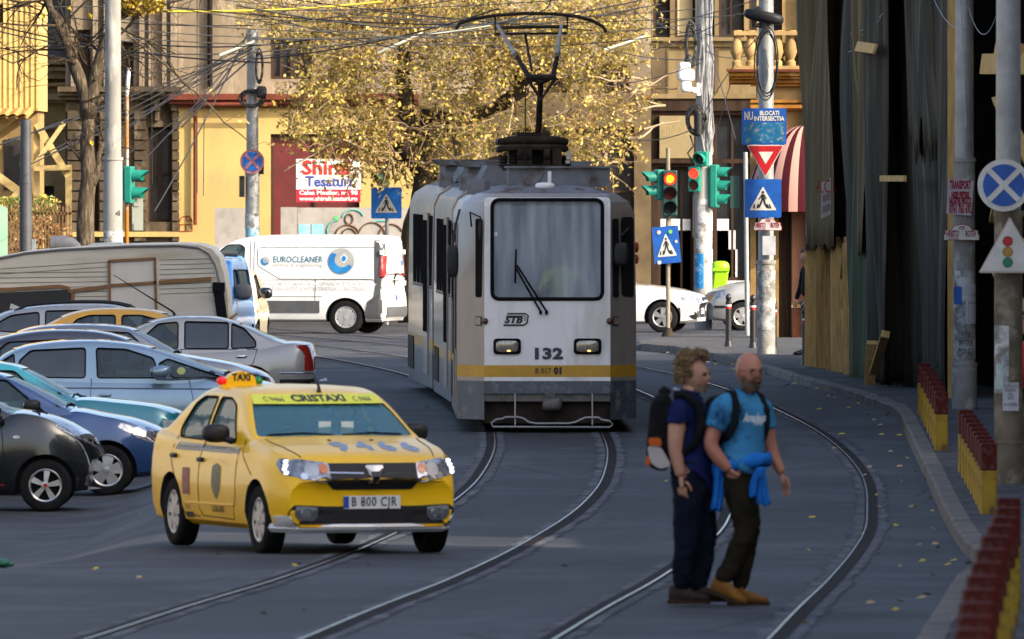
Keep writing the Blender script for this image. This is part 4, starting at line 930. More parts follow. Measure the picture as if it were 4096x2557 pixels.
# c: teal hatchback
P = dict(L=3.85, W=1.66, H=1.41, wb=2.44, fo=.78, tr=.285, zb=.2, belt=.93, tumble=.74, fcurve=.14, fround=.4, nose=.7,
    top=[(0,.62),(.03,.74),(.08,.80),(.4,.88),(.9,.94),(1.3,.97),(1.7,.92),(2.8,.94),(3.5,.96),(3.85,.88)],
    cab=[(1.25,.93),(1.5,1.08),(1.9,1.29),(2.1,1.37),(2.4,1.41),(3.0,1.39),(3.5,1.2),(3.75,.95)],
    ws=rnd([(-.64,1.01),(.64,1.01),(.54,1.34),(-.54,1.34)], .04), rw=rnd([(-.5,1.05),(.5,1.05),(.45,1.3),(-.45,1.3)], .05),
    side=dict(front=rnd([(1.75,.96),(2.5,.96),(2.5,1.32),(2.12,1.31)], .04), rear=rnd([(2.6,.96),(3.3,.98),(3.2,1.22),(2.6,1.32)], .04)))
rc = park("hatchback", "bright teal older hatchback with ribbed headlamp, behind the dark blue car", P, 445-.78*194, 82.3, 0)
b = hatch(rc, P, paint("teal_paint", (.010,.19,.245,1), (.009,.15,.20,1), .2, .25, 1), 5, M['hub'], mirror=(1.8,.98), handles=[(2.4,.82)], seams=[[(1.55,.95),(1.5,.4)]], mm=M['plastic'], seats=(2.2,))
for d in 'RL': b.patch("headlight", d, rnd([(b.X(.015),.59),(b.X(.03),.715),(b.X(.32),.715),(b.X(.30),.58)], .03), mat("ribbed_lens", (.55,.57,.58,1), .15, .3, c2=(.25,.26,.27,1), ns=40, stretch=(1,1,.1)), .008)
wipers(b, .3, 1.0)
# d: light blue compact family car
P = dict(L=4.30, W=1.77, H=1.47, wb=2.58, fo=.86, tr=.315, zb=.2, belt=.955, tumble=.74, fcurve=.22, fround=.7,
    top=[(0,.62),(.06,.76),(.2,.84),(.5,.91),(.9,.985),(1.2,1.01),(1.6,.955),(3.0,.965),(3.9,1.0),(4.3,.9)],
    cab=[(.72,.93),(1.0,1.035),(1.5,1.22),(2.0,1.375),(2.4,1.44),(2.9,1.47),(3.5,1.43),(3.9,1.33),(4.15,1.15),(4.26,.98)],
    ws=rnd([(-.72,1.03),(.72,1.03),(.58,1.38),(-.58,1.38)], .05), rw=rnd([(-.55,1.1),(.55,1.1),(.5,1.36),(-.5,1.36)], .05),
    side=dict(quarter=rnd([(1.05,.985),(1.72,.985),(1.92,1.17),(1.80,1.235)], .03), front=rnd([(1.90,.985),(2.72,.985),(2.74,1.375),(2.35,1.36),(1.99,1.245)], .04), rear=rnd([(2.88,.985),(3.70,.995),(3.76,1.2),(3.60,1.345),(2.88,1.378)], .05), end=rnd([(3.80,1.02),(4.05,1.08),(3.98,1.2),(3.82,1.3)], .03)))
lbl = paint("light_blue_paint", (.22,.32,.41,1), (.19,.28,.36,1), .45, .26, 1)
rd = park("family_car", "light blue grey family car with long side windows in the middle of the row", P, 720-.86*180, 76.2, 0)
b = hatch(rd, P, lbl, 7, M['alloy'], privacy=('rear','end'), mirror=(1.86,1.02,(.14,.12,.085)), handles=[(2.62,.76),(3.55,.78)], seams=[[(2.80,.98),(2.82,.4)], [(1.52,.98),(1.46,.7),(1.5,.35)]], seats=(2.6,))
q = MB(); b.line("", 'R', [(b.X(.95),.90),(b.X(1.3),.985),(b.X(1.75),.965),(b.X(1.95),.972)], .02, mb=q); q.build("chrome_strip", M['chrome'], rd)
b.patch("side_repeater", 'R', rect(b.X(1.32),.735,b.X(1.16),.765,.01), M['chrome'], .008); b.patch("sticker", 'R', ring(b.X(1.62),1.08,.055,.05,14), mat("yellow_sticker", (.45,.48,.18,1), .6), -.008)
b.line("body_crease", 'R', [(b.X(1.2),.84),(b.X(3.9),.86)], .012, lbl); wipers(b, .3, 1.035)
# e: dark car of which the roof shows
P2 = dict(P); P2.update(H=1.50, cab=[(.9,.93),(1.3,1.10),(1.8,1.32),(2.2,1.45),(2.6,1.50),(3.3,1.48),(3.9,1.33),(4.2,1.05)], side=dict(front=P['side']['front'], rear=P['side']['rear']))
re_ = park("hatchback", "dark navy hatchback of which only the roof shows behind the light blue car", P2, 640-.86*172, 73.4, 0)
b = hatch(re_, P2, paint("navy_paint", (.03,.032,.05,1), rough=.22, coat=1), seams=(), mirror=(1.8,1.02))
# f: grey hatchback
P = dict(L=4.2, W=1.72, H=1.455, wb=2.55, fo=.85, tr=.305, zb=.2, belt=.95, tumble=.74, fcurve=.2, fround=.6,
    top=[(0,.58),(.05,.70),(.2,.79),(.6,.90),(1.1,.985),(1.45,1.03),(1.9,.96),(3.2,.97),(3.9,1.0),(4.2,.92)],
    cab=[(1.25,.97),(1.5,1.12),(1.8,1.29),(2.05,1.40),(2.4,1.445),(3.0,1.455),(3.6,1.38),(4.0,1.15),(4.12,.98)],
    ws=rnd([(-.66,1.05),(.66,1.05),(.55,1.38),(-.55,1.38)], .05), rw=rnd([(-.5,1.05),(.5,1.05),(.45,1.35),(-.45,1.35)], .05),
    side=dict(front=rnd([(1.70,.985),(2.6,.985),(2.6,1.37),(2.08,1.345)], .04), rear=rnd([(2.7,.985),(3.55,1.0),(3.45,1.28),(2.7,1.372)], .05)))
rf = park("hatchback", "mid grey hatchback between the light blue car and the silver saloon", P, 650-.85*166, 70.2, 0)
b = hatch(rf, P, paint("mid_grey_paint", (.22,.23,.26,1), metal=.5, rough=.26, coat=1), mirror=(1.85,1.0), seats=(2.3,), gl=M['car_glass'])
for d in 'RL': b.patch("headlight", d, rnd([(b.X(.05),.60),(b.X(.10),.70),(b.X(.5),.80),(b.X(.4),.68)], .03), M['plastic'], .006)
wipers(b, .3, 1.06)
# g: silver saloon, tail to the right
P = dict(L=4.80, W=1.79, H=1.415, wb=2.78, fo=.98, tr=.315, zb=.22, belt=.89, tumble=.74, fcurve=.2, rcurve=.12, rround=.4,
    top=[(0,.6),(.1,.74),(.8,.88),(1.3,.95),(1.7,.90),(3.2,.91),(3.9,.955),(4.3,1.02),(4.62,1.005),(4.76,.95),(4.80,.80)],
    cab=[(1.3,.9),(1.7,1.1),(2.1,1.29),(2.5,1.39),(2.9,1.415),(3.3,1.385),(3.7,1.27),(4.1,1.10),(4.42,.99)],
    ws=rnd([(-.66,1.0),(.66,1.0),(.55,1.33),(-.55,1.33)], .05), rw=rnd([(-.62,1.06),(.62,1.06),(.52,1.31),(-.52,1.31)], .06),
    side=dict(front=rnd([(1.95,.93),(2.66,.93),(2.66,1.335),(2.35,1.305)], .05), rear=rnd([(2.76,.93),(3.42,.935),(3.42,1.325),(2.76,1.34)], .04), quarter=rnd([(3.47,.935),(3.84,.95),(3.83,1.05),(3.66,1.235),(3.47,1.315)], .04)))
rg = park("saloon_car", "silver beige saloon with its tail and red tail lamp towards the tram", P, 738-.93*156*K/K-0*K, 66.2, 180, front=False)
slv = paint("silver_beige_paint", (.40,.38,.345,1), (.36,.345,.315,1), .35, .3, .8)
b = hatch(rg, P, slv, 7, M['alloy'], privacy=('rear','quarter'), mirror=(2.0,.96), handles=[(2.65,.80),(3.62,.815)], seams=[[(2.71,.92),(2.70,.4)], [(3.86,.94),(3.80,.72),(3.5,.45)]], hm=M['chrome'])
for d in 'LR': b.patch("taillight", d, rnd([(b.X(4.70),.60),(b.X(4.72),.98),(b.X(4.62),.955),(b.X(4.57),.80),(b.X(4.57),.60)], .03), M['red_lamp'], .008)
for sg_ in (-1, 1): b.patch("taillight", 'B', rnd([(sg_*.62,.60),(sg_*.84,.60),(sg_*.84,.98),(sg_*.72,.98)], .03), M['red_lamp'], .01)
q = MB()
for d in 'LR': b.line("", d, [(b.X(4.2),.565),(b.X(4.79),.565)], .012, mb=q); b.line("", d, [(b.X(2.2),.925),(b.X(3.85),.925)], .010, mb=q)
q.build("trim_strip", M['chrome'], rg)
for d in 'LR': b.patch("bumper_insert", d, [(b.X(4.78),.40),(b.X(4.78),.47),(b.X(4.2),.47),(b.X(4.2),.40)], M['plastic'], .008)
b.patch("bumper_insert", 'B', rect(-.8,.40,.8,.47), M['plastic'], .01)
# h: parked yellow taxi
rh = park("parked_taxi", "parked orange yellow taxi seen between the wagon and the silver saloon", LOGAN, 675-.82*154, 65.0, 0, cat="taxi")
rh.location.z += .03
b = logan(rh, paint("orange_yellow_paint", (.68,.34,.012,1), (.6,.29,.012,1), rough=.28), False)
p = b.hit('T', b.X(1.72), 0); q = MB(); q.tube([p-Vector((0,0,.01)), p+Vector((-.03,0,.05)), p+Vector((-.95,0,.62))], [.03,.016,.006], 6); q.build("antenna", M['plastic'], rh)
# i: silver wagon with rails
P = dict(L=4.65, W=1.77, H=1.46, wb=2.68, fo=.9, tr=.31, zb=.2, belt=.93, tumble=.76, rround=.5, rcurve=.2,
    top=[(0,.6),(.1,.74),(.8,.9),(1.3,.97),(1.7,.93),(3.2,.94),(4.2,.97),(4.65,.85)],
    cab=[(1.2,.94),(1.6,1.14),(2.0,1.34),(2.4,1.44),(2.9,1.46),(3.6,1.43),(4.1,1.35),(4.40,1.20),(4.56,.98)],
    side=dict(front=rnd([(1.9,.97),(2.65,.97),(2.65,1.37),(2.3,1.35)], .05), rear=rnd([(2.75,.97),(3.5,.98),(3.5,1.36),(2.75,1.375)], .04), cargo=rnd([(3.6,.99),(4.32,1.05),(4.28,1.16),(4.05,1.29),(3.6,1.345)], .06)))
ri = park("estate_car", "silver estate car with black roof rails beside the caravan", P, -8+.9*149+2.68*149+170-200, 63.2, 0)
b = hatch(ri, P, paint("silver_grey_paint", (.36,.355,.35,1), metal=.4, rough=.3), privacy=('rear','cargo'), mirror=(1.95,1.0))
for yy in (-.56,.56):
    q = MB(); pts = [b.hit('T', b.X(x), yy)+Vector((0,0,.045)) for x in [2.0+k*.2 for k in range(11)]]; pts[0].z -= .05; pts[-1].z -= .05; q.tube(pts, .022, 6); q.build("roof_rail", M['plastic'], ri)
p = b.hit('T', b.X(3.98), 0); q = MB(); q.prism([(-.12,0),(.10,0),(-.10,.085)], (p.x, -.02, p.z-.01), (1,0,0), (0,0,1), (0,.04,0)); q.build("fin_antenna", mat("silver_fin", (.5,.5,.5,1), .3, .4), ri)

# ---------------------------------------------------------------- caravan
M['caravan'] = mat("caravan_cream", (.66,.60,.47,1), .45, c2=(.58,.52,.40,1), ns=1.3, stretch=(.4,1,3), bump=.05, c3=(.48,.41,.29,1), ns3=1.4)
M['brown_trim'] = mat("brown_trim", (.26,.12,.03,1), .5, c2=(.17,.08,.025,1), ns=3)
sc = 61.0; L = LC(270, 950, sc); base = G(270, sc)
cv = thing("caravan", "long cream caravan food trailer with brown trim behind the parked cars", "caravan", base)
L.w = base; L.y = K*(YH+(ZC-base.z)*sc)
prof = [(-70,900),(-70,700),(-66,640),(-40,618),(0,606),(60,594),(140,586),(300,577),(430,574),(480,577),(505,586),(522,606),(533,640),(541,690),(545,740),(545,900)]
pf = [(L.p(x, y).x, L.p(x, y).z) for x, y in prof]
q = MB(); D_ = 2.05
def ins(k, d): cx, cz = L.p(240, 800).x, L.p(240, 800).z; return [(cx+(x-cx)*k, cz+(z-cz)*k) for x, z in pf]
rings = [(ins(.985,0), 0.0), (ins(.997,0), .03), (pf, .10), (pf, D_-.1), (ins(.985,0), D_)]
n = len(pf); vs = []
for rg_, dd in rings: vs += [(x, dd, z) for x, z in rg_]
fs = [tuple(range(n)), tuple(range(4*n, 5*n))[::-1]]+[(k*n+i, k*n+(i+1) % n, (k+1)*n+(i+1) % n, (k+1)*n+i) for k in range(4) for i in range(n)]
q.add(vs, fs); q.build("body", M['caravan'], cv, True, 30)
q = MB()
for k in range(8):
    ya = 618+k*12; q.tube([L.p(-60, ya+22 if ya < 640 else ya+4, .002), L.p(255, ya+2-k*.5, .002)], .008, 4); q.tube([L.p(378, ya-3-k*.5, .002), L.p(500+k*3, ya-6-k*.8, .002)], .008, 4)
q.build("panel_seam", mat("dark_panel_gap", (.20,.175,.13,1), .7), cv)  # thin dark lines along the panel joints
q = MB(); edge = [(-40,622),(0,611),(60,599),(140,591),(300,583),(420,581),(470,586),(494,600),(510,628),(520,670),(528,750)]
for a, b in zip(edge, edge[1:]): q.tube([L.p(*a, -.01), L.p(*b, -.01)], .022, 6)
q.build("edge_moulding", mat("grey_moulding", (.22,.20,.18,1), .4, .4), cv)
def trim(pts, w_, nm, m):
    q = MB()
    for a, b in zip(pts, pts[1:]): q.bar(L.p(*a, -.016), L.p(*b, -.016), L.m(w_), .03, 0, (0,1,0))
    return q.build(nm, m, cv)
dr = MB(); dr.prism([(L.p(*p).x, L.p(*p).z) for p in ((262,880),(375,880),(367,613),(258,618))], (0,-.012,0), (1,0,0), (0,0,1), (0,.02,0)); dro = dr.build("door", mat("door_cream", (.70,.65,.54,1), .45, c2=(.62,.57,.47,1), ns=2), cv)
for pts, w_ in (([(258,617),(263,880)], 6), ([(257,617),(369,611)], 6), ([(366,612),(374,880)], 6), ([(262,675),(370,668)], 7)):
    q = MB()
    for a, b in zip(pts, pts[1:]): q.bar(L.p(*a, -.028), L.p(*b, -.028), L.m(w_), .03)
    q.build("door_trim", M['brown_trim'], dro)
trim([(172,688),(254,678)], 9, "waist_trim", M['brown_trim']); trim([(376,668),(500,659)], 9, "waist_trim", M['brown_trim'])
q = MB(); q.prism(rnd([(L.p(-70,800).x, L.p(0,800).z), (L.p(176,800).x, L.p(0,800).z), (L.p(174,684).x, L.p(0,684).z), (L.p(-70,696).x, L.p(0,696).z)], .12), (0,-.02,0), (1,0,0), (0,0,1), (0,.03,0)); q.build("serving_hatch", mat("hatch_dark", (.012,.011,.010,1), .5), cv)
trim([(-70,690),(140,677),(160,681),(172,694),(178,800)], 8, "hatch_trim", M['brown_trim'])
q = MB(); q.prism([(L.p(505,690).x, L.p(0,690).z),(L.p(528,680).x, L.p(0,680).z),(L.p(538,755).x, L.p(0,755).z),(L.p(516,770).x,L.p(0,770).z)], (0,-.10,0), (1,0,0), (0,0,1), (0,1.2,0)); q.bx(L.p(503,690,-.12), L.p(532,668,1.2)); q.build("side_flap", mat("black_flap", (.010,.010,.012,1), .6), cv)
q = MB(); q.prism([(L.p(522,765).x,L.p(0,765).z),(L.p(562,738).x,L.p(0,738).z),(L.p(562,744).x,L.p(0,744).z),(L.p(528,775).x,L.p(0,775).z)], (0,-.1,0), (1,0,0), (0,0,1), (0,.5,0)); q.build("shelf", M['wood_dark'], cv)
q = MB(); c = L.p(113, 575, .7)
q.tube([L.p(115,576,.7), L.p(122,576,.7), L.p(150,575,.7), L.p(165,577,.7), L.p(176,585,.7), L.p(180,600,.7)], [L.m(15),L.m(17),L.m(17),L.m(15),L.m(13),L.m(12)], 18)
q.tube([L.p(128,576,.7), L.p(131,576,.7)], L.m(19), 18); q.tube([L.p(150,576,.7), L.p(153,576,.7)], L.m(19), 18); q.bx(L.p(120,600,.6), L.p(150,590,.8))
vo = q.build("roof_vent_duct", mat("grey_duct", (.36,.34,.32,1), .5, c2=(.28,.26,.24,1), ns=4), cv, True)
q = MB(); q.cyl(L.p(113.6,575.6,.7), L.p(114.5,575.6,.7), L.m(12.5)); q.build("duct_mouth", mat("rusty_inside", (.06,.025,.015,1), .8), vo)
q = MB(); q.prism(rnd([(L.p(195,586).x, L.p(0,586).z),(L.p(292,582).x, L.p(0,580).z),(L.p(285,573).x, L.p(0,573).z),(L.p(215,576).x, L.p(0,576).z)], .05), (0,.2,0), (1,0,0), (0,0,1), (0,.8,0)); q.build("skylight", mat("skylight_white", (.55,.55,.52,1), .35), cv)
q = MB(); q.prism([(L.p(-70,700).x-.05, L.p(0,880).z),(L.p(544,0).x, L.p(0,880).z),(L.p(544,0).x, L.p(0,960).z),(L.p(-70,0).x, L.p(0,960).z)], (0,.25,0), (1,0,0), (0,0,1), (0,1.5,0)); q.build("chassis", M['black'], cv)
for xx in (150, 230):
    for dd in (.12, 1.9): wheel(cv, (L.p(xx,0).x, dd, .31), .31, .18, -1 if dd < 1 else 1, 6, M['hub'], .05)

# ---------------------------------------------------------------- blue van, cream small car (both face the camera)
P = dict(L=4.3, W=1.80, H=1.82, wb=2.66, fo=.85, tr=.315, zb=.2, belt=1.1, tumble=.80, fcurve=.16, nose=.5,
    top=[(0,.75),(.05,.92),(.4,1.02),(.8,1.10),(1.2,1.14),(1.6,1.12),(4.0,1.12),(4.3,1.1)],
    cab=[(.75,1.06),(1.1,1.38),(1.45,1.66),(1.8,1.78),(2.3,1.82),(3.6,1.82),(4.1,1.78),(4.29,1.2)],
    ws=rnd([(-.74,1.16),(.74,1.16),(.66,1.66),(-.66,1.66)], .06),
    side=dict(front=rnd([(1.25,1.15),(2.2,1.15),(2.2,1.62),(1.7,1.62)], .05), rear=rnd([(2.35,1.18),(3.9,1.2),(3.9,1.6),(2.35,1.62)], .05)))
f = Vector((-math.sin(R(5)), -math.cos(R(5))))
r = thing("panel_van", "bright blue compact van facing the camera, half hidden by the caravan end", "van", G(455, 58.2), math.atan2(f.y, f.x)); r.location.z += -.05
b = Body("van", r, P, [paint("sky_blue_paint", (.035,.22,.62,1), (.03,.18,.52,1), .1, .28, 1), M['interior']]); b.windows(); b.wheels(6, M['hub']); b.seats((2.0,)); b.mirror(1.35, 1.2, M['grey_plastic'], (.10,.16,.14))
for sg_ in (-1, 1): b.patch("headlight", 'F', rnd([(sg_*.56,.72),(sg_*.56,.96),(sg_*.82,1.0),(sg_*.84,.74)], .04), M['lamp'], .01)
b.patch("bumper", 'F', rect(-.85,.28,.85,.55,.05), M['grey_plastic'], .01)
pz = b.hit('T', b.X(2.0), .55); q = MB(); q.tube([pz+Vector((0,-.3,.02)), pz+Vector((0,.05,.10)), pz+Vector((0,.25,.09))], .05, 8); q.build("roof_bar_clamp", M['grey_plastic'], r)
P = dict(L=3.6, W=1.63, H=1.48, wb=2.3, fo=.68, tr=.29, zb=.2, belt=.94, tumble=.74, fcurve=.3, fround=.7,
    top=[(0,.6),(.06,.78),(.3,.93),(.8,1.0),(1.1,1.02),(1.5,.95),(3.0,.98),(3.6,.9)],
    cab=[(.9,.97),(1.2,1.15),(1.6,1.37),(2.0,1.47),(2.6,1.46),(3.2,1.25),(3.5,.98)],
    ws=rnd([(-.62,1.06),(.62,1.06),(.54,1.38),(-.54,1.38)], .05), side=dict(front=rnd([(1.3,.99),(2.3,.99),(2.3,1.38),(1.75,1.36)], .05)))
f = Vector((-math.sin(R(3)), -math.cos(R(3))))
r = thing("small_car", "cream small car with black mirror squeezed beside the blue van", "car", G(515, 56.8), math.atan2(f.y, f.x))
b = Body("small_car", r, P, [paint("cream_paint", (.62,.52,.33,1)), M['interior']]); b.windows(); b.wheels(7, M['alloy']); b.mirror(1.35, 1.02, blk, (.11,.12,.10))
for sg_ in (-1, 1): b.patch("headlight", 'F', ring(sg_*.58, .74, .12, .13, 18), M['lamp'], .012); b.patch("indicator_lens", 'R' if sg_ < 0 else 'L', ring(b.X(.55), .76, .04, .03, 10), M['amber'], .01)

# ---------------------------------------------------------------- white panel van
P = dict(L=4.78, W=1.90, H=1.95, wb=3.10, fo=.86, tr=.335, zb=.24, belt=1.12, tumble=.88, fcurve=.2, rcurve=.05, rround=.12, nose=.8, cabw=.965,
    top=[(0,.72),(.06,.92),(.25,1.04),(.6,1.13),(.9,1.18),(1.3,1.15),(4.6,1.15),(4.78,1.14)],
    cab=[(.55,1.08),(.9,1.37),(1.25,1.64),(1.6,1.83),(1.95,1.92),(2.5,1.95),(4.2,1.95),(4.6,1.93),(4.74,1.80),(4.775,1.2)],
    ws=rnd([(-.76,1.2),(.76,1.2),(.68,1.76),(-.68,1.76)], .08),
    side=dict(front=rnd([(.98,1.21),(1.72,1.14),(1.93,1.24),(1.95,1.72),(1.86,1.775),(1.60,1.765)], .06)))
ang = 180-14
x_, s_ = axle_place(P, 820, 48.0, ang, front=False)
r = car_root("panel_van", "white panel van with blue and grey cleaning company lettering behind the tram", x_, s_, ang, "van"); r.scale = (1.09, 1.02, 1.05); r.location.x -= .16
wp = paint("van_white", (.76,.76,.72,1), (.72,.72,.68,1), rough=.35, coat=.4)
b = Body("van", r, P, [wp, M['interior']]); b.windows(); b.wheels(7, M['hub'], .075); b.seats((1.75,)); b.mirror(1.15, 1.2, M['grey_plastic'], (.1,.12,.15))
D = 'L'
def vx(xf): return b.X(xf)
for d in 'LR':
    b.patch("tail_pillar", d, rnd([(vx(4.53),1.0),(vx(4.51),1.86),(vx(4.60),1.88),(vx(4.67),1.78),(vx(4.69),1.0)], .03), M['grey_plastic'], .006)
    b.patch("corner_bumper", d, rnd([(vx(4.69),.30),(vx(4.69),1.0),(vx(4.55),1.0),(vx(4.52),.72),(vx(4.40),.66),(vx(4.33),.40),(vx(4.36),.30)], .05), M['grey_plastic'], .008)
    b.patch("rub_strip", d, rect(vx(3.45),.42,vx(1.45),.66,.02), M['grey_plastic'], .012)
    b.patch("taillight", d, rnd([(vx(4.63),1.14),(vx(4.63),1.54),(vx(4.705),1.57),(vx(4.705),1.10)], .03), M['red_lamp'], .016)
    b.patch("door_handle", d, rect(vx(1.80),.94,vx(1.93),1.17,.05), M['plastic'], .012)
seam_set(b, [[(2.06,1.92),(2.07,.9),(2.0,.8),(2.05,.45)], [(2.14,1.88),(2.14,.36)], [(3.36,1.1),(3.36,.66)], [(2.25,1.72),(4.5,1.72)], [(2.2,1.70),(2.22,1.35),(2.65,1.09),(4.5,1.09)], [(1.5,.74),(3.5,.74)]], D, .006)
for sg_ in (-1, 1):
    b.patch("taillight", 'B', rnd([(sg_*.72,1.12),(sg_*.72,1.55),(sg_*.80,1.55),(sg_*.80,1.12)], .02), M['red_lamp'], .012); b.patch("tail_pillar", 'B', rnd([(sg_*.72,1.57),(sg_*.68,1.80),(sg_*.74,1.80),(sg_*.79,1.57)], .02), M['grey_plastic'], .01)
b.patch("rear_bumper", 'B', rect(-.80,.34,.80,.54,.04), M['grey_plastic'], .02); q = MB()
b.line("", 'B', [(0,.55),(0,1.88)], .007, mb=q); b.line("", 'B', [(-.68,1.84),(.68,1.84)], .007, mb=q); q.build("door_seam", M['black'], r)
plate(b, 'B', "B 97 DNV", .72, -.25, .5); b.patch("door_handle", 'B', rect(-.10,.95,-.05,1.2,.02), M['plastic'], .012); 
for zz in (1.0, 1.62):
    q = MB(); 
    for sg_ in (-1,1): p = b.hit('B', sg_*.86, zz); q.box(p, (.06,.12,.09))
    q.build("door_hinge", wp, r)
# lettering on the visible side; local x runs to picture left, so text runs along -x
M['logo_blue'] = mat("logo_blue", (.02,.24,.55,1), .4, c2=(.015,.15,.40,1), ns=2); M['logo_grey'] = mat("logo_grey", (.34,.34,.32,1), .5); M['letter_grey'] = mat("letter_grey", (.42,.42,.40,1), .5); M['letter_blue'] = mat("letter_blue", (.03,.14,.22,1), .5)
def onL(xc, zc, off=.009): return lambda p: b.hit('L', xc-p.x, zc+p.z, off)
def logo(xc, zc, rr, d='L'):
    f = (lambda pts, o, m, nm: b.patch(nm, d, [((xc-x*rr) if d == 'L' else (xc+x*rr), zc+y*rr) for x, y in pts], m, o, skirt=False))
    f(ring(0,0,1,1,36), .006, M['logo_grey'], "logo_disc")
    cres = [(math.cos(R(a)), math.sin(R(a))) for a in range(135, 345, 10)]; inner = [(.12+.62*math.cos(R(a)), .14+.62*math.sin(R(a))) for a in range(320, 130, -12)]
    q = MB(); m_ = len(cres); rs_ = [inner[min(len(inner)-1, int(i*len(inner)/m_))] for i in range(m_)][::-1]
    vs = [b.hit(d, (xc-x*rr*.93) if d == 'L' else xc+x*rr*.93, zc+y*rr*.93, .010) for x, y in cres]+[b.hit(d, (xc-x*rr*.93) if d == 'L' else xc+x*rr*.93, zc+y*rr*.93, .010) for x, y in rs_]
    q.add(vs, [(i, i+1, m_+i+1, m_+i) for i in range(m_-1)]); q.build("logo_crescent", M['logo_blue'], r)
    drop = [(.22+.26*math.sin(t)*(1 if math.cos(t) < .2 else .75), .18-.30*math.cos(t)+(.12 if abs(t-math.pi) < .3 else 0)) for t in [6.283*i/20 for i in range(20)]]
    f([(x*1.0, y) for x, y in drop], .008, M['white'], "logo_halo"); f([(.22+(x-.22)*.72, .18+(y-.18)*.72) for x, y in drop], .011, M['logo_blue'], "logo_drop")
logo(vx(3.86), 1.445, .265); logo(vx(2.36), 1.445, .088)
lettering("EUROCLEANER", .17, M['letter_blue'], r, (0,0,0), bold=.002, width=.98, proj=onL(vx(3.01), 1.475), space=1.05)
lettering("service & engineering", .105, M['letter_grey'], r, (0,0,0), bold=.001, width=.98, proj=onL(vx(3.01), 1.375))
lettering("SERVICE MULTI-MARCA ECHIPAMENTE PENTRU", .115, M['letter_grey'], r, (0,0,0), width=2.12, bold=.001, proj=onL(vx(3.29), .995)); lettering("SPALATORII AUTO & INTRETINEREA CURATENIEI", .115, M['letter_grey'], r, (0,0,0), width=2.12, bold=.001, proj=onL(vx(3.29), .895))
onB = lambda yc, zc: (lambda p: b.hit('B', yc-p.x, zc+p.z, .012))
lettering("EUROCLEANER", .09, M['letter_blue'], r, (0,0,0), width=.42, proj=onB(.45, 1.55)); lettering("SERVICE MULTI-MARCA\nECHIPAMENTE", .07, M['letter_grey'], r, (0,0,0), width=.6, proj=onB(-.3, 1.22))
logo(-.42, 1.5, .17, 'B')

# ---------------------------------------------------------------- white saloon and silver car beyond the crossing
P = dict(L=4.70, W=1.83, H=1.43, wb=2.81, fo=.88, tr=.328, zb=.19, belt=.91, tumble=.72, fcurve=.2, fround=.6,
    top=[(0,.62),(.05,.74),(.18,.80),(.6,.90),(1.1,.97),(1.5,.99),(1.9,.92),(3.4,.94),(4.2,1.0),(4.6,.98),(4.7,.86)],
    cab=[(1.30,.92),(1.65,1.09),(2.0,1.26),(2.4,1.39),(2.8,1.43),(3.3,1.40),(3.8,1.26),(4.3,1.03)],
    ws=rnd([(-.68,1.02),(.68,1.02),(.56,1.36),(-.56,1.36)], .05), rw=rnd([(-.6,1.08),(.6,1.08),(.5,1.33),(-.5,1.33)], .05),
    side=dict(front=rnd([(1.85,.95),(2.65,.95),(2.65,1.35),(2.25,1.31)], .05), rear=rnd([(2.75,.95),(3.6,.96),(3.5,1.25),(2.75,1.355)], .05)))
x_, s_ = axle_place(P, 1566, 47.4, -8)
r = car_root("saloon_car", "white saloon with five spoke wheels passing right of the tram", x_, s_, -8)
b = hatch(r, P, paint("pearl_white", (.74,.74,.74,1), rough=.25, coat=1), 5, M['alloy'], mirror=(1.9,.98), handles=[(2.6,.78)], seams=[[(1.7,.93),(1.64,.5),(1.7,.3)]], sw=.06, seats=(2.4,))
for sg_ in (-1, 1):
    b.patch("headlight", 'F', rnd([(sg_*.50,.60),(sg_*.52,.70),(sg_*.80,.775),(sg_*.86,.74),(sg_*.80,.63)], .03), M['lamp'], .008)
    b.patch("side_intake", 'F', rnd([(sg_*.50,.30),(sg_*.52,.44),(sg_*.82,.46),(sg_*.80,.34)], .03), M['plastic'], .008)
    b.patch("headlight", 'R' if sg_ < 0 else 'L', rnd([(b.X(.10),.61),(b.X(.14),.73),(b.X(.52),.78),(b.X(.44),.66)], .03), M['lamp'], .006); b.patch("side_intake", 'R' if sg_ < 0 else 'L', rnd([(b.X(.07),.28),(b.X(.10),.42),(b.X(.33),.36),(b.X(.25),.29)], .02), M['plastic'], .006)
b.patch("grille", 'F', rnd([(-.36,.32),(.36,.32),(.48,.50),(.42,.74),(-.42,.74),(-.48,.50)], .05), M['plastic'], .01); plate(b, 'F', "B 61 WLO", .45)
P = dict(P); P.update(L=4.2, W=1.75, fo=.78, wb=2.55, tr=.31, top=[(0,.6),(.06,.78),(.2,.88),(.6,.99),(1.0,1.05),(1.4,1.08),(1.8,.95),(3.4,.96),(4.0,1.0),(4.2,.9)], cab=[(1.1,.98),(1.5,1.2),(1.9,1.39),(2.3,1.5),(2.8,1.52),(3.4,1.46),(3.9,1.2),(4.15,.98)], H=1.52, belt=.95,
    side=dict(front=rnd([(1.7,.99),(2.55,.99),(2.55,1.42),(2.1,1.40)], .05), rear=rnd([(2.65,.99),(3.5,1.0),(3.4,1.32),(2.65,1.42)], .05)), ws=rnd([(-.68,1.09),(.68,1.09),(.56,1.42),(-.56,1.42)], .05))
x_, s_ = axle_place(P, 1757, 46.6, 184)
r = car_root("hatchback", "silver grey hatchback facing left behind the green bin", x_, s_, 184)
b = hatch(r, P, paint("dull_silver", (.33,.33,.32,1), metal=.4, rough=.32), 5, M['alloy'], mirror=(1.8,1.0), handles=[(2.5,.84)], seams=[[(1.5,.95),(1.46,.4)]], sw=.07, seats=(2.3,))
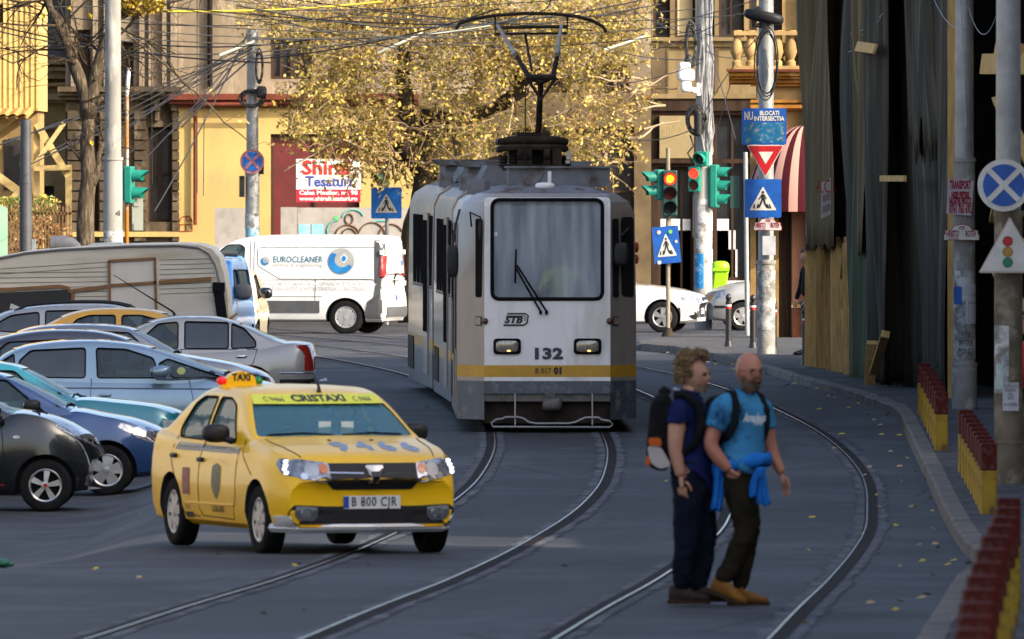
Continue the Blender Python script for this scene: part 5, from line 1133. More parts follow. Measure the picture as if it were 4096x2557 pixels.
for d in 'LR':
    b.patch("headlight", d, rnd([(b.X(.07),.66),(b.X(.10),.80),(b.X(.42),.92),(b.X(.40),.74)], .04), M['lamp'], .006)
    b.line("rub_strip", d, [(b.X(.1),.52),(b.X(.42),.52)], .025, M['plastic'])
# ================================================================ the tram
M['tram_white'] = mat("tram_white", (.84,.835,.82,1), .42, c2=(.75,.745,.735,1), ns=1.1, stretch=(1,1,.25), bump=.02, bs=4, c3=(.64,.62,.58,1), ns3=2.2, coat=.15)
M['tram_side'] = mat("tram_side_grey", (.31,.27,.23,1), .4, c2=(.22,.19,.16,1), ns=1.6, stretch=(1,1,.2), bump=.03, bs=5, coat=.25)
M['tram_band'] = mat("tram_ochre_band", (.55,.30,.02,1), .45, c2=(.42,.23,.02,1), ns=3)
M['tram_grey'] = mat("tram_blue_grey", (.085,.105,.125,1), .45, c2=(.055,.065,.08,1), ns=2, c3=(.16,.18,.20,1), ns3=6)
M['roof_grey'] = mat("roof_grey", (.20,.21,.225,1), .6, c2=(.12,.125,.135,1), ns=2, c3=(.09,.06,.04,1), ns3=3)
M['rust_black'] = mat("sooty_iron", (.018,.016,.015,1), .6, c2=(.05,.035,.025,1), ns=4)
M['tram_ws'] = glass("tram_windscreen", (.78,.88,.95,1), .52, (.52,.59,.67,1), .5, .04, ns=2.2, stretch=(3,3,.35), amp=.20)  # pale blue-grey colour paints in the sky reflection, along with dirt streaks
M['tram_side_glass'] = mat("tram_side_glass", (.012,.012,.013,1), .35, spec=0, c2=(.024,.021,.018,1), ns=3)
YT = FPX/78.8
def trk(Y, T=LT): x, y = track_pt(T, Y, 0); return Vector((x, y, gz(x, y)))
def sect(Ya, Yb):
    a, b = trk(Ya), trk(Yb); f = (a-b); return a, math.atan2(f.y, f.x), f.length
tram = thing("tram", "white and ochre articulated tram coming round the curve towards the camera", "tram", trk(YT), sect(YT, YT+9)[1])
bpy.context.view_layer.update()
TI = Matrix.Translation(tram.location) @ Matrix.Rotation(tram.rotation_euler.z, 4, 'Z'); TI = TI.inverted()
HW = 1.14
def shell(name, outline_f, zs, mats, parent, cuts=None):
    """stack of closed plan outlines; zs = [(z, inset, material index of the wall above)]"""
    mb = MB(); n = len(outline_f(0)); 
    for z, i_, m_ in zs: mb.v += [(x, y, z) for x, y in outline_f(i_)]
    for k in range(len(zs)-1):
        for j in range(n):
            if cuts and cuts(k, j): continue
            mb.f.append((k*n+j, k*n+(j+1) % n, (k+1)*n+(j+1) % n, (k+1)*n+j)); mb.m.append(zs[k][2])
    mb.f.append(tuple(range((len(zs)-1)*n, len(zs)*n))); mb.m.append(zs[-1][2])
    return mb.build(name, mats, parent, True, 28)
TM = [M['tram_white'], M['tram_band'], M['tram_grey'], M['roof_grey'], M['tram_side']]
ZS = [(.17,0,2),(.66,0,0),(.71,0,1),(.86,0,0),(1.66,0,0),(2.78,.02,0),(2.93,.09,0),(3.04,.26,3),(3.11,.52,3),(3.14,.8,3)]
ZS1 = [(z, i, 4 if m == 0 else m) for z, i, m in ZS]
def ol1(i): h = HW-i; f = .80-i*.5; return [(-i*.8, -f), (-i*.8, f), (-.52-i, h), (-9, h), (-9, -h), (-.52-i, -h)]
n_front = 0
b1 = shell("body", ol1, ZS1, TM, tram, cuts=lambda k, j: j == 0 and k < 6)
# front panel with a real windscreen opening
WS = rect(-.70, 1.70, .70, 2.96, .10, 6)
cy, cz = 0, 2.33
def outer(p):
    u, v = (p[0])/.70, (p[1]-cz)/.63; m_ = max(abs(u), abs(v)); u, v = u/m_, v/m_
    return (u*(.80 if v < .99 else .775), cz+(v*.66 if v > 0 else v*.68))
q = MB(); N = len(WS); vs = [(0, y, z) for y, z in WS]+[(-.012 if outer((y,z))[1] > 2.9 else 0, *outer((y, z))) for y, z in WS]+[(-.07, y, z) for y, z in WS]
q.add(vs, [(i, (i+1) % N, N+(i+1) % N, N+i) for i in range(N)]+[(i, 2*N+i, 2*N+(i+1) % N, (i+1) % N) for i in range(N)])
zt = cz-.68
for za, zb_, mi in ((.50,.66,2),(.66,.71,0),(.71,.86,1),(.86,zt,0)): q.add([(0,-.80,za),(0,.80,za),(0,.80,zb_),(0,-.80,zb_)], [(0,1,2,3)], mi)
q.build("front_panel", TM, tram, fix=False)
q = MB(); sl = [(-.03, y*1.0, z) for y, z in WS]; q.add([(-.03, 0, cz)]+sl, [(0, 1+i, 1+(i+1) % N) for i in range(N)]); q.build("windscreen", M['tram_ws'], tram)
q = MB(); q.tube([(.004, y, z) for y, z in WS]+[(.004, *WS[0])], .024, 6); q.build("windscreen_seal", M['black'], tram)
# cab interior
q = MB()
q.bx((-2.0,-1.05,.9), (-1.95,1.05,2.9)); q.bx((-1.95,-.76,.85), (-.1,.76,.9)); q.bx((-1.95,-.70,2.84),(-.15,.70,2.88)); q.build("cab_wall", mat("cab_grey", (.34,.39,.45,1), .7), tram)
q = MB(); q.bx((-.55,-.85,1.45),(-.10,.85,1.62)); q.ell((-.5,.18,1.62), (.2,.35,.10)); q.build("dashboard", M['interior'], tram)
# lamps, bands and marks
for sg_ in (-1, 1):
    q = MB(); q.prism(rnd([(sg_*.51-.175,1.0),(sg_*.51+.175,1.0),(sg_*.51+.175,1.20),(sg_*.51-.175,1.20)], .05), (.002,0,0), (0,1,0), (0,0,1), (.022,0,0)); h = q.build("headlight", M['black'], tram)
    q = MB(); q.ell((.024, sg_*.51, 1.10), (.022,.145,.075), pw=.5, nu=20); q.build("lens", mat("warm_lens", (.40,.36,.30,1), .1, .35, c2=(.16,.14,.12,1), ns=18, stretch=(1,6,1), coat=1), h, True)
    q = MB(); q.ell((.03, sg_*.51+.02, 1.045), (.02,.035,.014)); q.build("bulb_glow", mat("bulb_glow", (1,.45,.1,1), .4, emit=1.6), h)
    q = MB(); q.ell((.0, sg_*.79, 1.42), (.05,.042,.042)); q.build("marker_lamp", mat("brown_lens", (.10,.035,.02,1), .3), tram, True)
    # chamfer window
    a = Vector((-.0, sg_*.80, 0)); c = Vector((-.52, sg_*HW, 0)); d = (c-a).normalized(); nn = Vector((d.y, -d.x, 0)); nn = nn if nn.y*sg_ > 0 else -nn
    q = MB(); q.prism(rnd([(.06,1.72),(.19,1.72),(.19,2.72),(.06,2.72)], .04), a-nn*.01, d, (0,0,1), nn*.02); q.build("corner_window", M['tram_side_glass'], tram)
    if sg_ > 0: q = MB(); q.prism(rnd([(.27,1.74),(.55,1.72),(.55,2.74),(.27,2.74)], .06), a-nn*.01, d, (0,0,1), nn*.02); q.build("corner_window", M['tram_side_glass'], tram)
    q = MB(); q.prism(rect(.05,1.36,.20,1.48,.02), a-nn*.004, d, (0,0,1), nn*.010); lg = q.build("side_badge", M['ink'], tram)
    q = MB(); q.prism(rect(.075,1.375,.185,1.465,.015), a-nn*.004, d, (0,0,1), nn*.016); q.build("badge_field", M['tram_side'], lg)
# front logo: rounded speed box with the letters
q = MB(); bx0 = -.18
for z, x0, x1 in ((1.505,-.30,.05),(1.345,-.34,.01)): q.tube([(.006, x0-bx0-.36, z), (.006, x1-bx0-.30, z)], .010, 5)
q.tube([(.006, -.60+.10+x, 1.425+z) for x, z in [(.0,.08),(.22,.08),(.27,.05),(.265,.0),(.24,-.06),(.20,-.08),(.0,-.08)]], .010, 5)
q2 = MB()
cx_ = .42
lo = MB()
lo.tube([(.006, y, z) for y, z in [(-.33,1.505),(-.53,1.505),(-.60,1.48)]], .004, 4)
FY = lambda xd: (xd-1302)/K/78.8
lo = MB(); ya, yb = FY(1202), FY(1250); 
lo.tube([(.006, ya+.03, 1.515), (.006, yb, 1.515), (.006, yb+.035, 1.49), (.006, yb+.02, 1.40), (.006, yb-.02, 1.37), (.006, ya-.02, 1.37)], .011, 5)
lo.tube([(.006, ya+.01, 1.485), (.006, yb-.01, 1.485), (.006, yb, 1.47), (.006, yb-.01, 1.42)], .006, 5)
lgo = lo.build("logo_frame", M['ink'], tram)
lettering("STB", .115, M['ink'], lgo, (.008, FY(1221), 1.432), (0,1,0), (0,0,1), bold=.006, shear=.25, width=.235)
lettering("132", .19, mat("number_navy", (.035,.04,.06,1), .5), tram, (.008, FY(1302), 1.0), (0,1,0), (0,0,1), bold=.010, width=.36, space=1.05)
lettering("B 017", .10, M['ink'], tram, (.008, FY(1292), .785), (0,1,0), (0,0,1), bold=.001, width=.20); lettering("01", .115, M['ink'], tram, (.008, FY(1328), .785), (0,1,0), (0,0,1), bold=.008, width=.10)
q = MB()
for p, r_ in (((FY(1285),1.53),(FY(1232),2.10)), ((FY(1302),1.54),(FY(1237),2.10))) and [((FY(1300),1.545),(FY(1230),2.13)),((FY(1286),1.54),(FY(1226),2.11))]:
    q.tube([(.03, p[0], p[1]), (.06, r_[0], r_[1])], .013, 6)
q.tube([(.05, FY(1226), 1.90), (.06, FY(1228), 2.33)], .013, 6)
for y in (FY(1286), FY(1300)): q.ell((.03, y, 1.53), (.03,.022,.03))
q.build("wiper", M['black'], tram)
q = MB(); q.bx((-.035,FY(1172),2.50),(-.028,FY(1184),2.55)); q.build("sticker", M['white'], tram)
# underside: buffer, coupler, guard loop
q = MB(); q.bx((-8.5,-.95,.18), (-.25,.95,.42)); q.bx((-.6,-.80,.12),(-.15,.80,.40)); q.build("underframe", M['rust_black'], tram)
q = MB(); q.bx((-.10,-.80,.40),(-.04,.80,.50)); q.ell((.10,.06,.37),(.14,.13,.085), pw=.5); q.bx((-.2,0,.40),(.06,.10,.50)); q.bx((.02,-.03,.44),(.10,.03,.52)); q.build("coupler", mat("coupler_iron", (.16,.15,.14,1), .5, .4, c2=(.08,.075,.07,1), ns=6), tram, True)
q = MB(); gl = [(-.74,.08),(-.76,.13),(-.70,.175),(-.62,.185),(-.58,.205),(-.42,.205),(-.36,.19),(-.28,.14),(-.20,.125),(.22,.125),(.30,.14),(.40,.185),(.44,.20),(.60,.20),(.64,.17),(.74,.155),(.78,.11),(.74,.075),(-.74,.08)]
q.tube([(.10, y+.05, z) for y, z in gl], .014, 6)
for y in (-.46, .52): q.tube([(.10, y+.05, .10), (.02, y+.05, .50)], .011, 5)
q.build("lifeguard_rail", mat("grey_rail", (.30,.30,.29,1), .45, .5), tram, True)
for X in (-1.6, -3.4):
    for y in (-.7175, .7175): q = MB(); lathe(q, [(-.06,.33),(-.055,.36),(.02,.33),(.06,.32)], 24); o = q.build("wheel", M['steel_dark'], tram, True); o.location = (X, y, .33)
# mirrors
def tmirror(y, x, z, arm, sz):
    q = MB(); q.ell((x, y, z), sz, pw=.55, nu=16); q.tube(arm, .016, 6); q.build("mirror", M['plastic'], tram, True)
tmirror(-HW-.06, -.10, 2.18, [(-.45,-HW+.03,2.83), (-.10,-HW-.02,2.65), (-.10,-HW-.06,2.40)], (.05,.075,.21))
q = MB(); q.tube([(-.2,-.96,2.62),(-.05,-.98,2.80),(.02,-.85,2.74),(.02,-.85,2.60)], .012, 5); q.ell((.02,-.85,2.56),(.025,.025,.13)); q.build("mirror", M['plastic'], tram)
tmirror(HW-.20, -.02, 2.27, [(-.3,HW-.1,2.60), (-.02,HW-.2,2.50)], (.05,.095,.15))
for sg_ in (-1, 1): q = MB(); q.ell((-.75, sg_*(HW+.01), 2.35), (.05,.03,.07)); q.ell((-.75, sg_*(HW+.01), 2.20), (.05,.03,.06)); q.build("indicator", mat("orange_red_lens", (.45,.06,.02,1), .3), tram, True)
# driver's door on the picture-left side
q = MB(); q.prism(rnd([(-1.55,.20),(-.62,.20),(-.62,2.66),(-1.55,2.66)], .04), (0,-HW-.012,0), (1,0,0), (0,0,1), (0,.02,0)); dro = q.build("door", M['tram_side'], tram)
for a, b in ((-1.47,-1.11),(-1.05,-.70)): q = MB(); q.prism(rnd([(a,1.06),(b,1.06),(b,2.52),(a,2.52)], .04), (0,-HW-.018,0), (1,0,0), (0,0,1), (0,.012,0)); q.build("door_window", M['tram_side_glass'], dro)
# side windows and doors of the three sections
def side_fit(parent, x0, x1, tf, door_xs, win_xs, sides=(-1, 1)):
    for sg_ in sides:
        for a, b in win_xs:
            q = MB(); q.prism(rnd([(a,1.62),(b,1.62),(b,2.62),(a,2.62)], .06), (0, sg_*(HW+.004), 0), (1,0,0), (0,0,1), (0,-sg_*.02,0)); w_ = q.build("window", M['tram_side_glass'], parent)
            q = MB(); q.bx((a-.02, sg_*(HW+.002), 1.58), (b+.02, sg_*(HW+.012), 1.61)); q.build("window_rail", M['roof_grey'], w_)
        for a, b in door_xs:
            q = MB(); q.bx((a, sg_*(HW+.002), .34), (b, sg_*(HW+.022), 2.66)); d_ = q.build("door", M['tram_side'], parent)
            m_ = (b-a)/4
            for k in range(4): q = MB(); q.bx((a+m_*k+.03, sg_*(HW+.015), .95), (a+m_*(k+1)-.03, sg_*(HW+.028), 2.55)); q.build("door_window", M['tram_side_glass'], d_)
side_fit(tram, 0, 0, None, [(-4.5,-3.2)], [(-2.95,-1.75),(-5.9,-4.7),(-7.2,-6.05),(-8.5,-7.35)])
q = MB()
for sg_ in (-1, 1):
    for a, b in ((-8.9,-6.4),): q.bx((a, sg_*(HW+.003), .34), (b, sg_*(HW+.015), .80))
q.build("bogie_opening", M['rust_black'], tram)
def section(Ya, Yb, last):
    a, rz, ln = sect(Ya, Yb); mw = TI @ Matrix.Translation(a) @ Matrix.Rotation(rz, 4, 'Z')
    e = bpy.data.objects.new("rear_section", None); scene.collection.objects.link(e); e.parent = tram; e.matrix_local = mw
    def ol(i):
        h = HW-i
        return [(0,-h),(0,h),(-ln+(.5 if last else 0),h)]+([(-ln-.0+i,.8-i*.5),(-ln+i,-.8+i*.5)] if last else [])+[(-ln+(.5 if last else 0),-h)]
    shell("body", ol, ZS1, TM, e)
    side_fit(e, 0, 0, None, [(-2.6,-1.2)], [(-1.0,-.2),(-4.0,-2.9),(-5.3,-4.2),(-6.6,-5.5)])
    q = MB(); q.bx((-ln+.4,-.95,.15),(-.3,.95,.40))
    for sg_ in (-1, 1): q.bx((-ln+.6, sg_*(HW+.003), .34), (-ln+2.6, sg_*(HW+.014), .82))
    q.build("underframe", M['rust_black'], e)
    q = MB()
    for k in range(6): x = .05+k*.09; w_ = HW-.12-(k % 2)*.06; q.add([(x,-w_,.5),(x,w_,.5),(x,w_,2.85),(x,-w_,2.85),(x+.09,-w_+(.06 if k % 2 else -.06)*-1,.5),(x+.09,w_-.0,.5),(x+.09,w_,2.85),(x+.09,-w_,2.85)], [(0,1,5,4),(1,2,6,5),(2,3,7,6),(3,0,4,7)])
    q.build("bellows", M['rubber'], e)
    q = MB(); q.prism([(-.75,3.10),(.75,3.10),(.62,3.36),(-.62,3.36)], (-.8,0,0), (0,1,0), (0,0,1), (-2.2,0,0)); q.prism([(-.85,3.34),(.85,3.34),(.95,3.42),(-.95,3.42)], (-3.4,0,0), (0,1,0), (0,0,1), (-2.0,0,0)); q.bx((-5.3,-.8,3.08),(-3.5,.8,3.35))
    q.bx((-1.5,-.98,3.02),(-1.0,-.80,3.24)); q.build("roof_box", M['roof_grey'], e)
section(YT+9.6, YT+17.6, False); section(YT+18.2, YT+27, True)
# roof equipment
q = MB(); q.bx((-3.6,-.47,3.12),(-1.3,.82,3.36)); q.bx((-3.7,-.50,3.36),(-1.25,.86,3.385)); q.build("roof_box", M['roof_grey'], tram)
q = MB(); q.bx((-2.2,-1.0,3.02),(-1.7,-.78,3.22)); q.bx((-2.6,-.95,3.05),(-2.35,-.70,3.20)); q.build("roof_bracket", M['roof_grey'], tram)
q = MB(); q.bx((-.75,-.30,3.10),(-.68,-.255,3.28)); q.build("roof_peg", M['roof_grey'], tram); q = MB(); q.bx((-.95,.02,3.12),(-.89,.065,3.32)); q.build("roof_peg", M['tram_white'], tram)
q = MB(); q.ell((-.55,-.02,3.13),(.16,.13,.05), pw=.7); q.build("roof_aerial", M['tram_white'], tram, True)
q = MB(); q.tube([(-.72,-.24,3.16),(-.7,-.18,3.12),(-.75,-.08,3.2),(-.9,-.02,3.30)], .008, 5); q.build("roof_wire", M['cable'], tram)
q = MB(); rn = random.Random(3)
q.bx((-5.4,-.62,3.34),(-3.9,.50,3.42)); q.bx((-5.3,-.50,3.42),(-4.2,.38,3.72)); q.bx((-5.0,-.36,3.62),(-4.0,.22,3.86)); q.bx((-4.9,-.60,3.60),(-4.6,.46,3.78))
for y in (-.60,-.42,.40,.52): q.tube([(-4.1,y,3.38+.02*k) for k in range(9)], [.055 if k % 2 else .085 for k in range(9)], 10); q.tube([(-5.2,y,3.38+.02*k) for k in range(9)], [.055 if k % 2 else .085 for k in range(9)], 10)
for z in (3.66, 3.76): 
    for sg_ in (-1, 1): q.tube([(-3.95,-.10,z),(-3.95,sg_*.42-.08,z),(-4.05,sg_*.58-.08,z-.03),(-5.0,sg_*.60-.08,z-.03)], .05, 8)
for y in (-.30, -.16, .16): q.cyl((-4.0,y-.05,3.58),(-4.0,y+.05,3.58), .11); q.bx((-4.15,y-.06,3.40),(-3.95,y+.06,3.60))
q.bx((-4.0,.26,3.42),(-3.9,.42,3.64)); pb = q.build("pantograph_base", M['rust_black'], tram, True, 35); pb.scale = (1, .74, .96); pb.location = (0, -.06, .12)
q = MB(); q.bx((-3.9,.31,3.47),(-3.885,.37,3.58)); q.bx((-3.92,.30,3.42),(-3.86,.36,3.46)); q.build("insulator", mat("pale_insulator", (.40,.38,.33,1), .4), tram)
PY = lambda xd: (xd-1302)/K/76.8; PZ = lambda yd: 3.455+(440-yd)/K/76.8-.34
q = MB(); q.tube([(-5.3,PY(1290),3.66),(-3.9,PY(1293),PZ(300)),(-3.1,PY(1296),PZ(182))], [.048,.042,.036], 8); q.build("lower_arm", M['rust_black'], tram)
q = MB()
for x0, x1 in ((1266,1202),(1325,1352)): q.tube([(-3.1,PY(1296),PZ(195)), (-3.15,PY(x0),PZ(178)), (-3.6,PY((x0+x1)/2),PZ(120))], [.035,.035,.03], 8)
q.tube([(-3.1,PY(1262),PZ(182)),(-3.1,PY(1332),PZ(182))], .04, 8); q.tube([(-3.1,PY(1262),PZ(182)),(-3.1,PY(1296),PZ(235)),(-3.1,PY(1332),PZ(182))], .025, 6); q.build("elbow", M['rust_black'], tram)
M['pale_arm'] = mat("pale_arm", (.34,.33,.31,1), .5, c2=(.16,.13,.11,1), ns=5)
for x0, x1 in ((1236,1196),(1334,1348)): q = MB(); q.tube([(-3.4,PY(x0),PZ(128)), (-4.2,PY(x1),PZ(58))], [.032,.022], 8); q.build("upper_arm", M['pale_arm'], tram)
q = MB(); q.tube([(-4.3,PY(x),PZ(y)) for x, y in ((1097,66),(1108,52),(1140,42),(1190,34),(1260,29),(1330,30),(1385,36),(1425,48),(1446,60),(1455,74))], .022, 8)
q.tube([(-4.3,PY(x),PZ(y)) for x, y in ((1191,34),(1191,78),(1362,76),(1362,36))], .018, 6); q.tube([(-4.3,PY(1191),PZ(63)),(-4.3,PY(1362),PZ(60))], .022, 6)
q.tube([(-4.3,PY(1262),PZ(78)),(-4.3,PY(1266),PZ(100)),(-3.6,PY(1276),PZ(165))], .02, 6); q.build("contact_bow", M['rust_black'], tram)
q = MB(); q.tube([(-3.6,PY(1261),PZ(190)),(-3.9,PY(1261),PZ(392))], .009, 5); q.build("pull_rope", M['cable'], tram)
# ================================================================ people
def skin(nodes, edges, sub=2, mats=None, name="s"):
    """nodes: name -> (pos, radius or (rx, ry)); first node is the root"""
    keys = list(nodes); me = bpy.data.meshes.new(name); me.from_pydata([nodes[k][0] for k in keys], [(keys.index(a), keys.index(b)) for a, b in edges], [])
    o = bpy.data.objects.new(name, me); scene.collection.objects.link(o)
    m = o.modifiers.new("skin", 'SKIN'); m.branch_smoothing = .6; m.use_smooth_shade = True
    for i, k in enumerate(keys):
        r = nodes[k][1]; o.data.skin_vertices[0].data[i].radius = r if isinstance(r, tuple) else (r, r)
        o.data.skin_vertices[0].data[i].use_root = (i == 0)
    ss = o.modifiers.new("sub", 'SUBSURF'); ss.levels = sub; ss.render_levels = sub
    dg = bpy.context.evaluated_depsgraph_get(); dg.update(); r = bpy.data.meshes.new_from_object(o.evaluated_get(dg))
    mb = MB(); mb.v = [tuple(v.co) for v in r.vertices]; mb.f = [tuple(p.vertices) for p in r.polygons]; mb.m = [0]*len(mb.f)
    bpy.data.objects.remove(o); bpy.data.meshes.remove(me); bpy.data.meshes.remove(r); return mb
def merge(a, b, mi=0): a.add(b.v, b.f, mi); return a
def chain(ks): return list(zip(ks, ks[1:]))
def head_mesh(c, sz, yaw, pitch=0.0, roll=0.0):
    """c: centre of the skull; sz: head height; yaw: facing direction in degrees (0 = to picture right, -90 = to the camera)"""
    rot = Matrix.Rotation(R(yaw), 3, 'Z') @ Matrix.Rotation(R(-pitch), 3, 'Y') @ Matrix.Rotation(R(roll), 3, 'X'); h = sz/2; mb = MB(); nu, nv = 36, 28; c = Vector(c)
    g = lambda t, m, w_: math.exp(-((t-m)/w_)**2)
    for j in range(nv+1):
        ph = math.pi*j/nv; zz = math.cos(ph)
        for i in range(nu):
            th = 2*math.pi*i/nu; sx = math.sin(ph)
            x = sx*math.cos(th); y = sx*math.sin(th); X = x*.86*h; Y = y*.68*h; Z = zz*h
            if zz < 0: k = 1-.30*(-zz)**1.6; Y *= k; X = X*(1-.12*(-zz)) + .10*h*(-zz)   # jaw
            if x < 0: X *= 1.0
            if x > 0:
                f = x**2
                X += f*h*(.26*g(zz,-.18,.17)*g(y,0,.16)+.08*g(zz,.12,.10)*g(abs(y),.25,.30)-.09*g(zz,.0,.09)*g(abs(y),.34,.14)+.07*g(zz,-.48,.07)*g(y,0,.28)+.10*g(zz,-.82,.16)*g(y,0,.35))
            mb.v.append(tuple(c+rot @ Vector((X, Y, Z))))
    for j in range(nv):
        for i in range(nu): mb.f.append((j*nu+i, (j+1)*nu+i, (j+1)*nu+(i+1) % nu, j*nu+(i+1) % nu)); mb.m.append(0)
    for sg_ in (-1, 1):
        mb.ell(c+rot @ Vector((-.05*h, sg_*.68*h, -.05*h)), (.10*h,.05*h,.19*h), rot=rot)
    return mb, (lambda x, y, z: c+rot @ Vector((x*h, y*h, z*h))), rot
def hand(mb, wrist, d, n, side, L=.185, curl=.6):
    """wrist position, direction d of the fingers, n the back of the hand, side: unit towards the thumb"""
    d = Vector(d).normalized(); n = Vector(n); n = (n-d*n.dot(d)).normalized(); t = Vector(side); t = (t-d*t.dot(d)-n*t.dot(n)).normalized(); w_ = Vector(wrist)
    pal = skin({'a': (w_-d*.01, (.026,.02)), 'b': (w_+d*.04, (.036,.018)), 'c': (w_+d*.085, (.038,.016))}, [('a','b'),('b','c')]); merge(mb, pal)
    for k, ln in enumerate((.068,.078,.073,.058)):
        b = w_+d*.088+t*(.028-.0185*k); p = [b-d*.02, b+d*ln*.4]; a = curl*(.8+.12*k); d1 = (d*math.cos(a)-n*math.sin(a)); p.append(p[-1]+d1*ln*.35); d2 = (d*math.cos(2*a)-n*math.sin(2*a)); p.append(p[-1]+d2*ln*.28)
        merge(mb, skin({str(i): (q, .0095-.0012*i) for i, q in enumerate(p)}, chain([str(i) for i in range(4)]), 1))
    b = w_+d*.03+t*.03; p = [b, b+t*.022+d*.022-n*.006, b+t*.032+d*.05-n*.015, b+t*.03+d*.075-n*.024]
    merge(mb, skin({str(i): (q, .012-.0015*i) for i, q in enumerate(p)}, chain([str(i) for i in range(4)]), 1))
from mathutils import noise
def cloth(body, N, parts, off, name, m, parent, wr=.006, seed=0, fit=None):
    """a garment lifted off the body surface: parts = [(joint, joint, t0, t1)] of the bones it covers; fit = extra offset per bone"""
    bones = []
    for a, b in N['_edges']: bones.append((a, b, Vector(N[a][0]), Vector(N[b][0]), N[a][1], N[b][1]))
    me = bpy.data.meshes.new("c"); me.from_pydata(body.v, [], body.f); me.update()
    keep = {}; pos = []
    for i, v in enumerate(me.vertices):
        best = None
        for a, b, A, B, ra, rb in bones:
            d = B-A; t = max(0, min(1, (v.co-A).dot(d)/d.length_squared)); e = (v.co-A-d*t).length-lerp(ra, rb, t)
            if best is None or e < best[0]: best = (e, a, b, t)
        hit = [q for q in parts if q[0] == best[1] and q[1] == best[2] and q[2]-.001 <= best[3] <= q[3]+.001]
        if hit: keep[i] = hit[0]
        k = off+((hit[0][4] if hit and len(hit[0]) > 4 else 0))
        w1 = noise.noise(Vector((v.co.x*9+seed, v.co.y*9, v.co.z*5)))*wr+noise.noise(Vector((v.co.x*22, v.co.y*22+seed, v.co.z*30)))*wr*.6
        pos.append(v.co+v.normal*(k+w1))
    fs = [tuple(pl_.vertices) for pl_ in me.polygons if all(j in keep for j in pl_.vertices)]
    used = sorted({j for f in fs for j in f}); ix = {j: n for n, j in enumerate(used)}
    q = MB(); q.add([pos[j] for j in used], [tuple(ix[j] for j in f) for f in fs]); bpy.data.meshes.remove(me)
    o = q.build(name, m, parent, True, 180); md = o.modifiers.new("thick", 'SOLIDIFY'); md.thickness = .006; md.offset = -1; return o
def shoe(p, yaw, pitch, m, parent, sole, L=.29):
    rot = Matrix.Rotation(R(yaw), 3, 'Z') @ Matrix.Rotation(R(pitch), 3, 'Y'); p = Vector(p); q = MB()
    prof = [(-.085,.030,.036,.105),(-.07,.038,.045,.12),(-.02,.044,.05,.125),(.03,.047,.05,.105),(.09,.052,.046,.080),(.14,.052,.04,.062),(.18,.043,.034,.05),(.205,.022,.026,.036)]
    rings = []
    for x, w_, hh, top in prof: rings.append([(x, w_*math.cos(a), .012+top*(.5+.5*math.sin(a)) if math.sin(a) > -.6 else .012) for a in [6.2832*k/14 for k in range(14)]])
    vs = [p+rot @ Vector(v) for r_ in rings for v in r_]; n = 14
    q.add(vs, [(i*n+k, i*n+(k+1) % n, (i+1)*n+(k+1) % n, (i+1)*n+k) for i in range(len(prof)-1) for k in range(n)]+[tuple(range(n))[::-1], tuple((len(prof)-1)*n+k for k in range(n))])
    o = q.build("boot", m, parent, True, 60); q = MB()
    ol = [(-.095,-.034),(-.07,-.044),(.03,-.05),(.10,-.056),(.16,-.052),(.205,-.03),(.215,0),(.205,.03),(.16,.052),(.10,.056),(.03,.05),(-.07,.044),(-.095,.034)]
    vs = [p+rot @ Vector((x, y, z)) for z in (-.004, .022) for x, y in ol]; k = len(ol); q.add(vs, [tuple(range(k))[::-1], tuple(range(k, 2*k))]+[(i, (i+1) % k, k+(i+1) % k, k+i) for i in range(k)]); q.build("sole", sole, o)
    q = MB()
    for i in range(4): q.tube([p+rot @ Vector((.015+.026*i, y, .128-.017*i)) for y in (-.026,0,.026)], .0045, 5)
    q.build("laces", mat("pale_laces", (.5,.42,.25,1), .6), o)
SP = 139.3; PB = K*(YH+SP*cinterp(HP, SP))
def human(name_label, x0):
    X = (x0/K-512)/SP; p = Vector((X, FPX/SP, gz(X, FPX/SP))); return thing("person", name_label, "person", p), LC(x0, PB, SP)
# ------------------------------------------------ bald bearded man
t, L = human("bald bearded man in blue printed T-shirt crossing the road, one hand in pocket", 1750); p = L.p
tee = mat("blue_tee", (.055,.24,.42,1), .85, c2=(.04,.18,.34,1), ns=5, bump=.25, bs=9, c3=(.012,.045,.11,1), ns3=7.5)
olive = mat("dark_olive_trousers", (.024,.020,.012,1), .9, c2=(.013,.011,.007,1), ns=5, bump=.35, bs=9)
hd, hp, hrot = head_mesh(p(1771,876,-.03), .262, -58, -4)
N_ = dict(pelvis=(p(1750,1125), .15), belly=(p(1755,1062,-.02), .165), chest=(p(1755,990), .155), base=(p(1757,950), .11), neck=(p(1764,928,-.01), .066), skull=(p(1770,898,-.02), .066),
    rs=(p(1710,964,-.13), .085), re=(p(1676,1048,-.17), .058), rf=(p(1700,1085,-.18), .052), rw=(p(1728,1112,-.18), .038),
    ls=(p(1801,964,.12), .082), le=(p(1823,1062,.14), .053), lw=(p(1851,1124,.10), .035),
    rh=(p(1742,1155,-.09), .115), rm=(p(1757,1205,-.10), .098), rk=(p(1768,1258,-.11), .078), rc=(p(1738,1312,-.11), .068), ra=(p(1707,1378,-.10), .052), lh=(p(1758,1155,.09), .112), lm=(p(1766,1210,.09), .094), lk=(p(1770,1268,.09), .075), lc=(p(1758,1328,.08), .066), la=(p(1748,1398,.06), .050))
E_ = chain(['pelvis','belly','chest','base','neck','skull'])+chain(['base','rs','re','rf','rw'])+chain(['base','ls','le','lw'])+chain(['pelvis','rh','rm','rk','rc','ra'])+chain(['pelvis','lh','lm','lk','lc','la'])
body = skin(N_, E_, 3); N_['_edges'] = E_
TOP = [('pelvis','belly',0,1,.012),('belly','chest',0,1,.008),('chest','base',0,1),('base','neck',0,.25)]
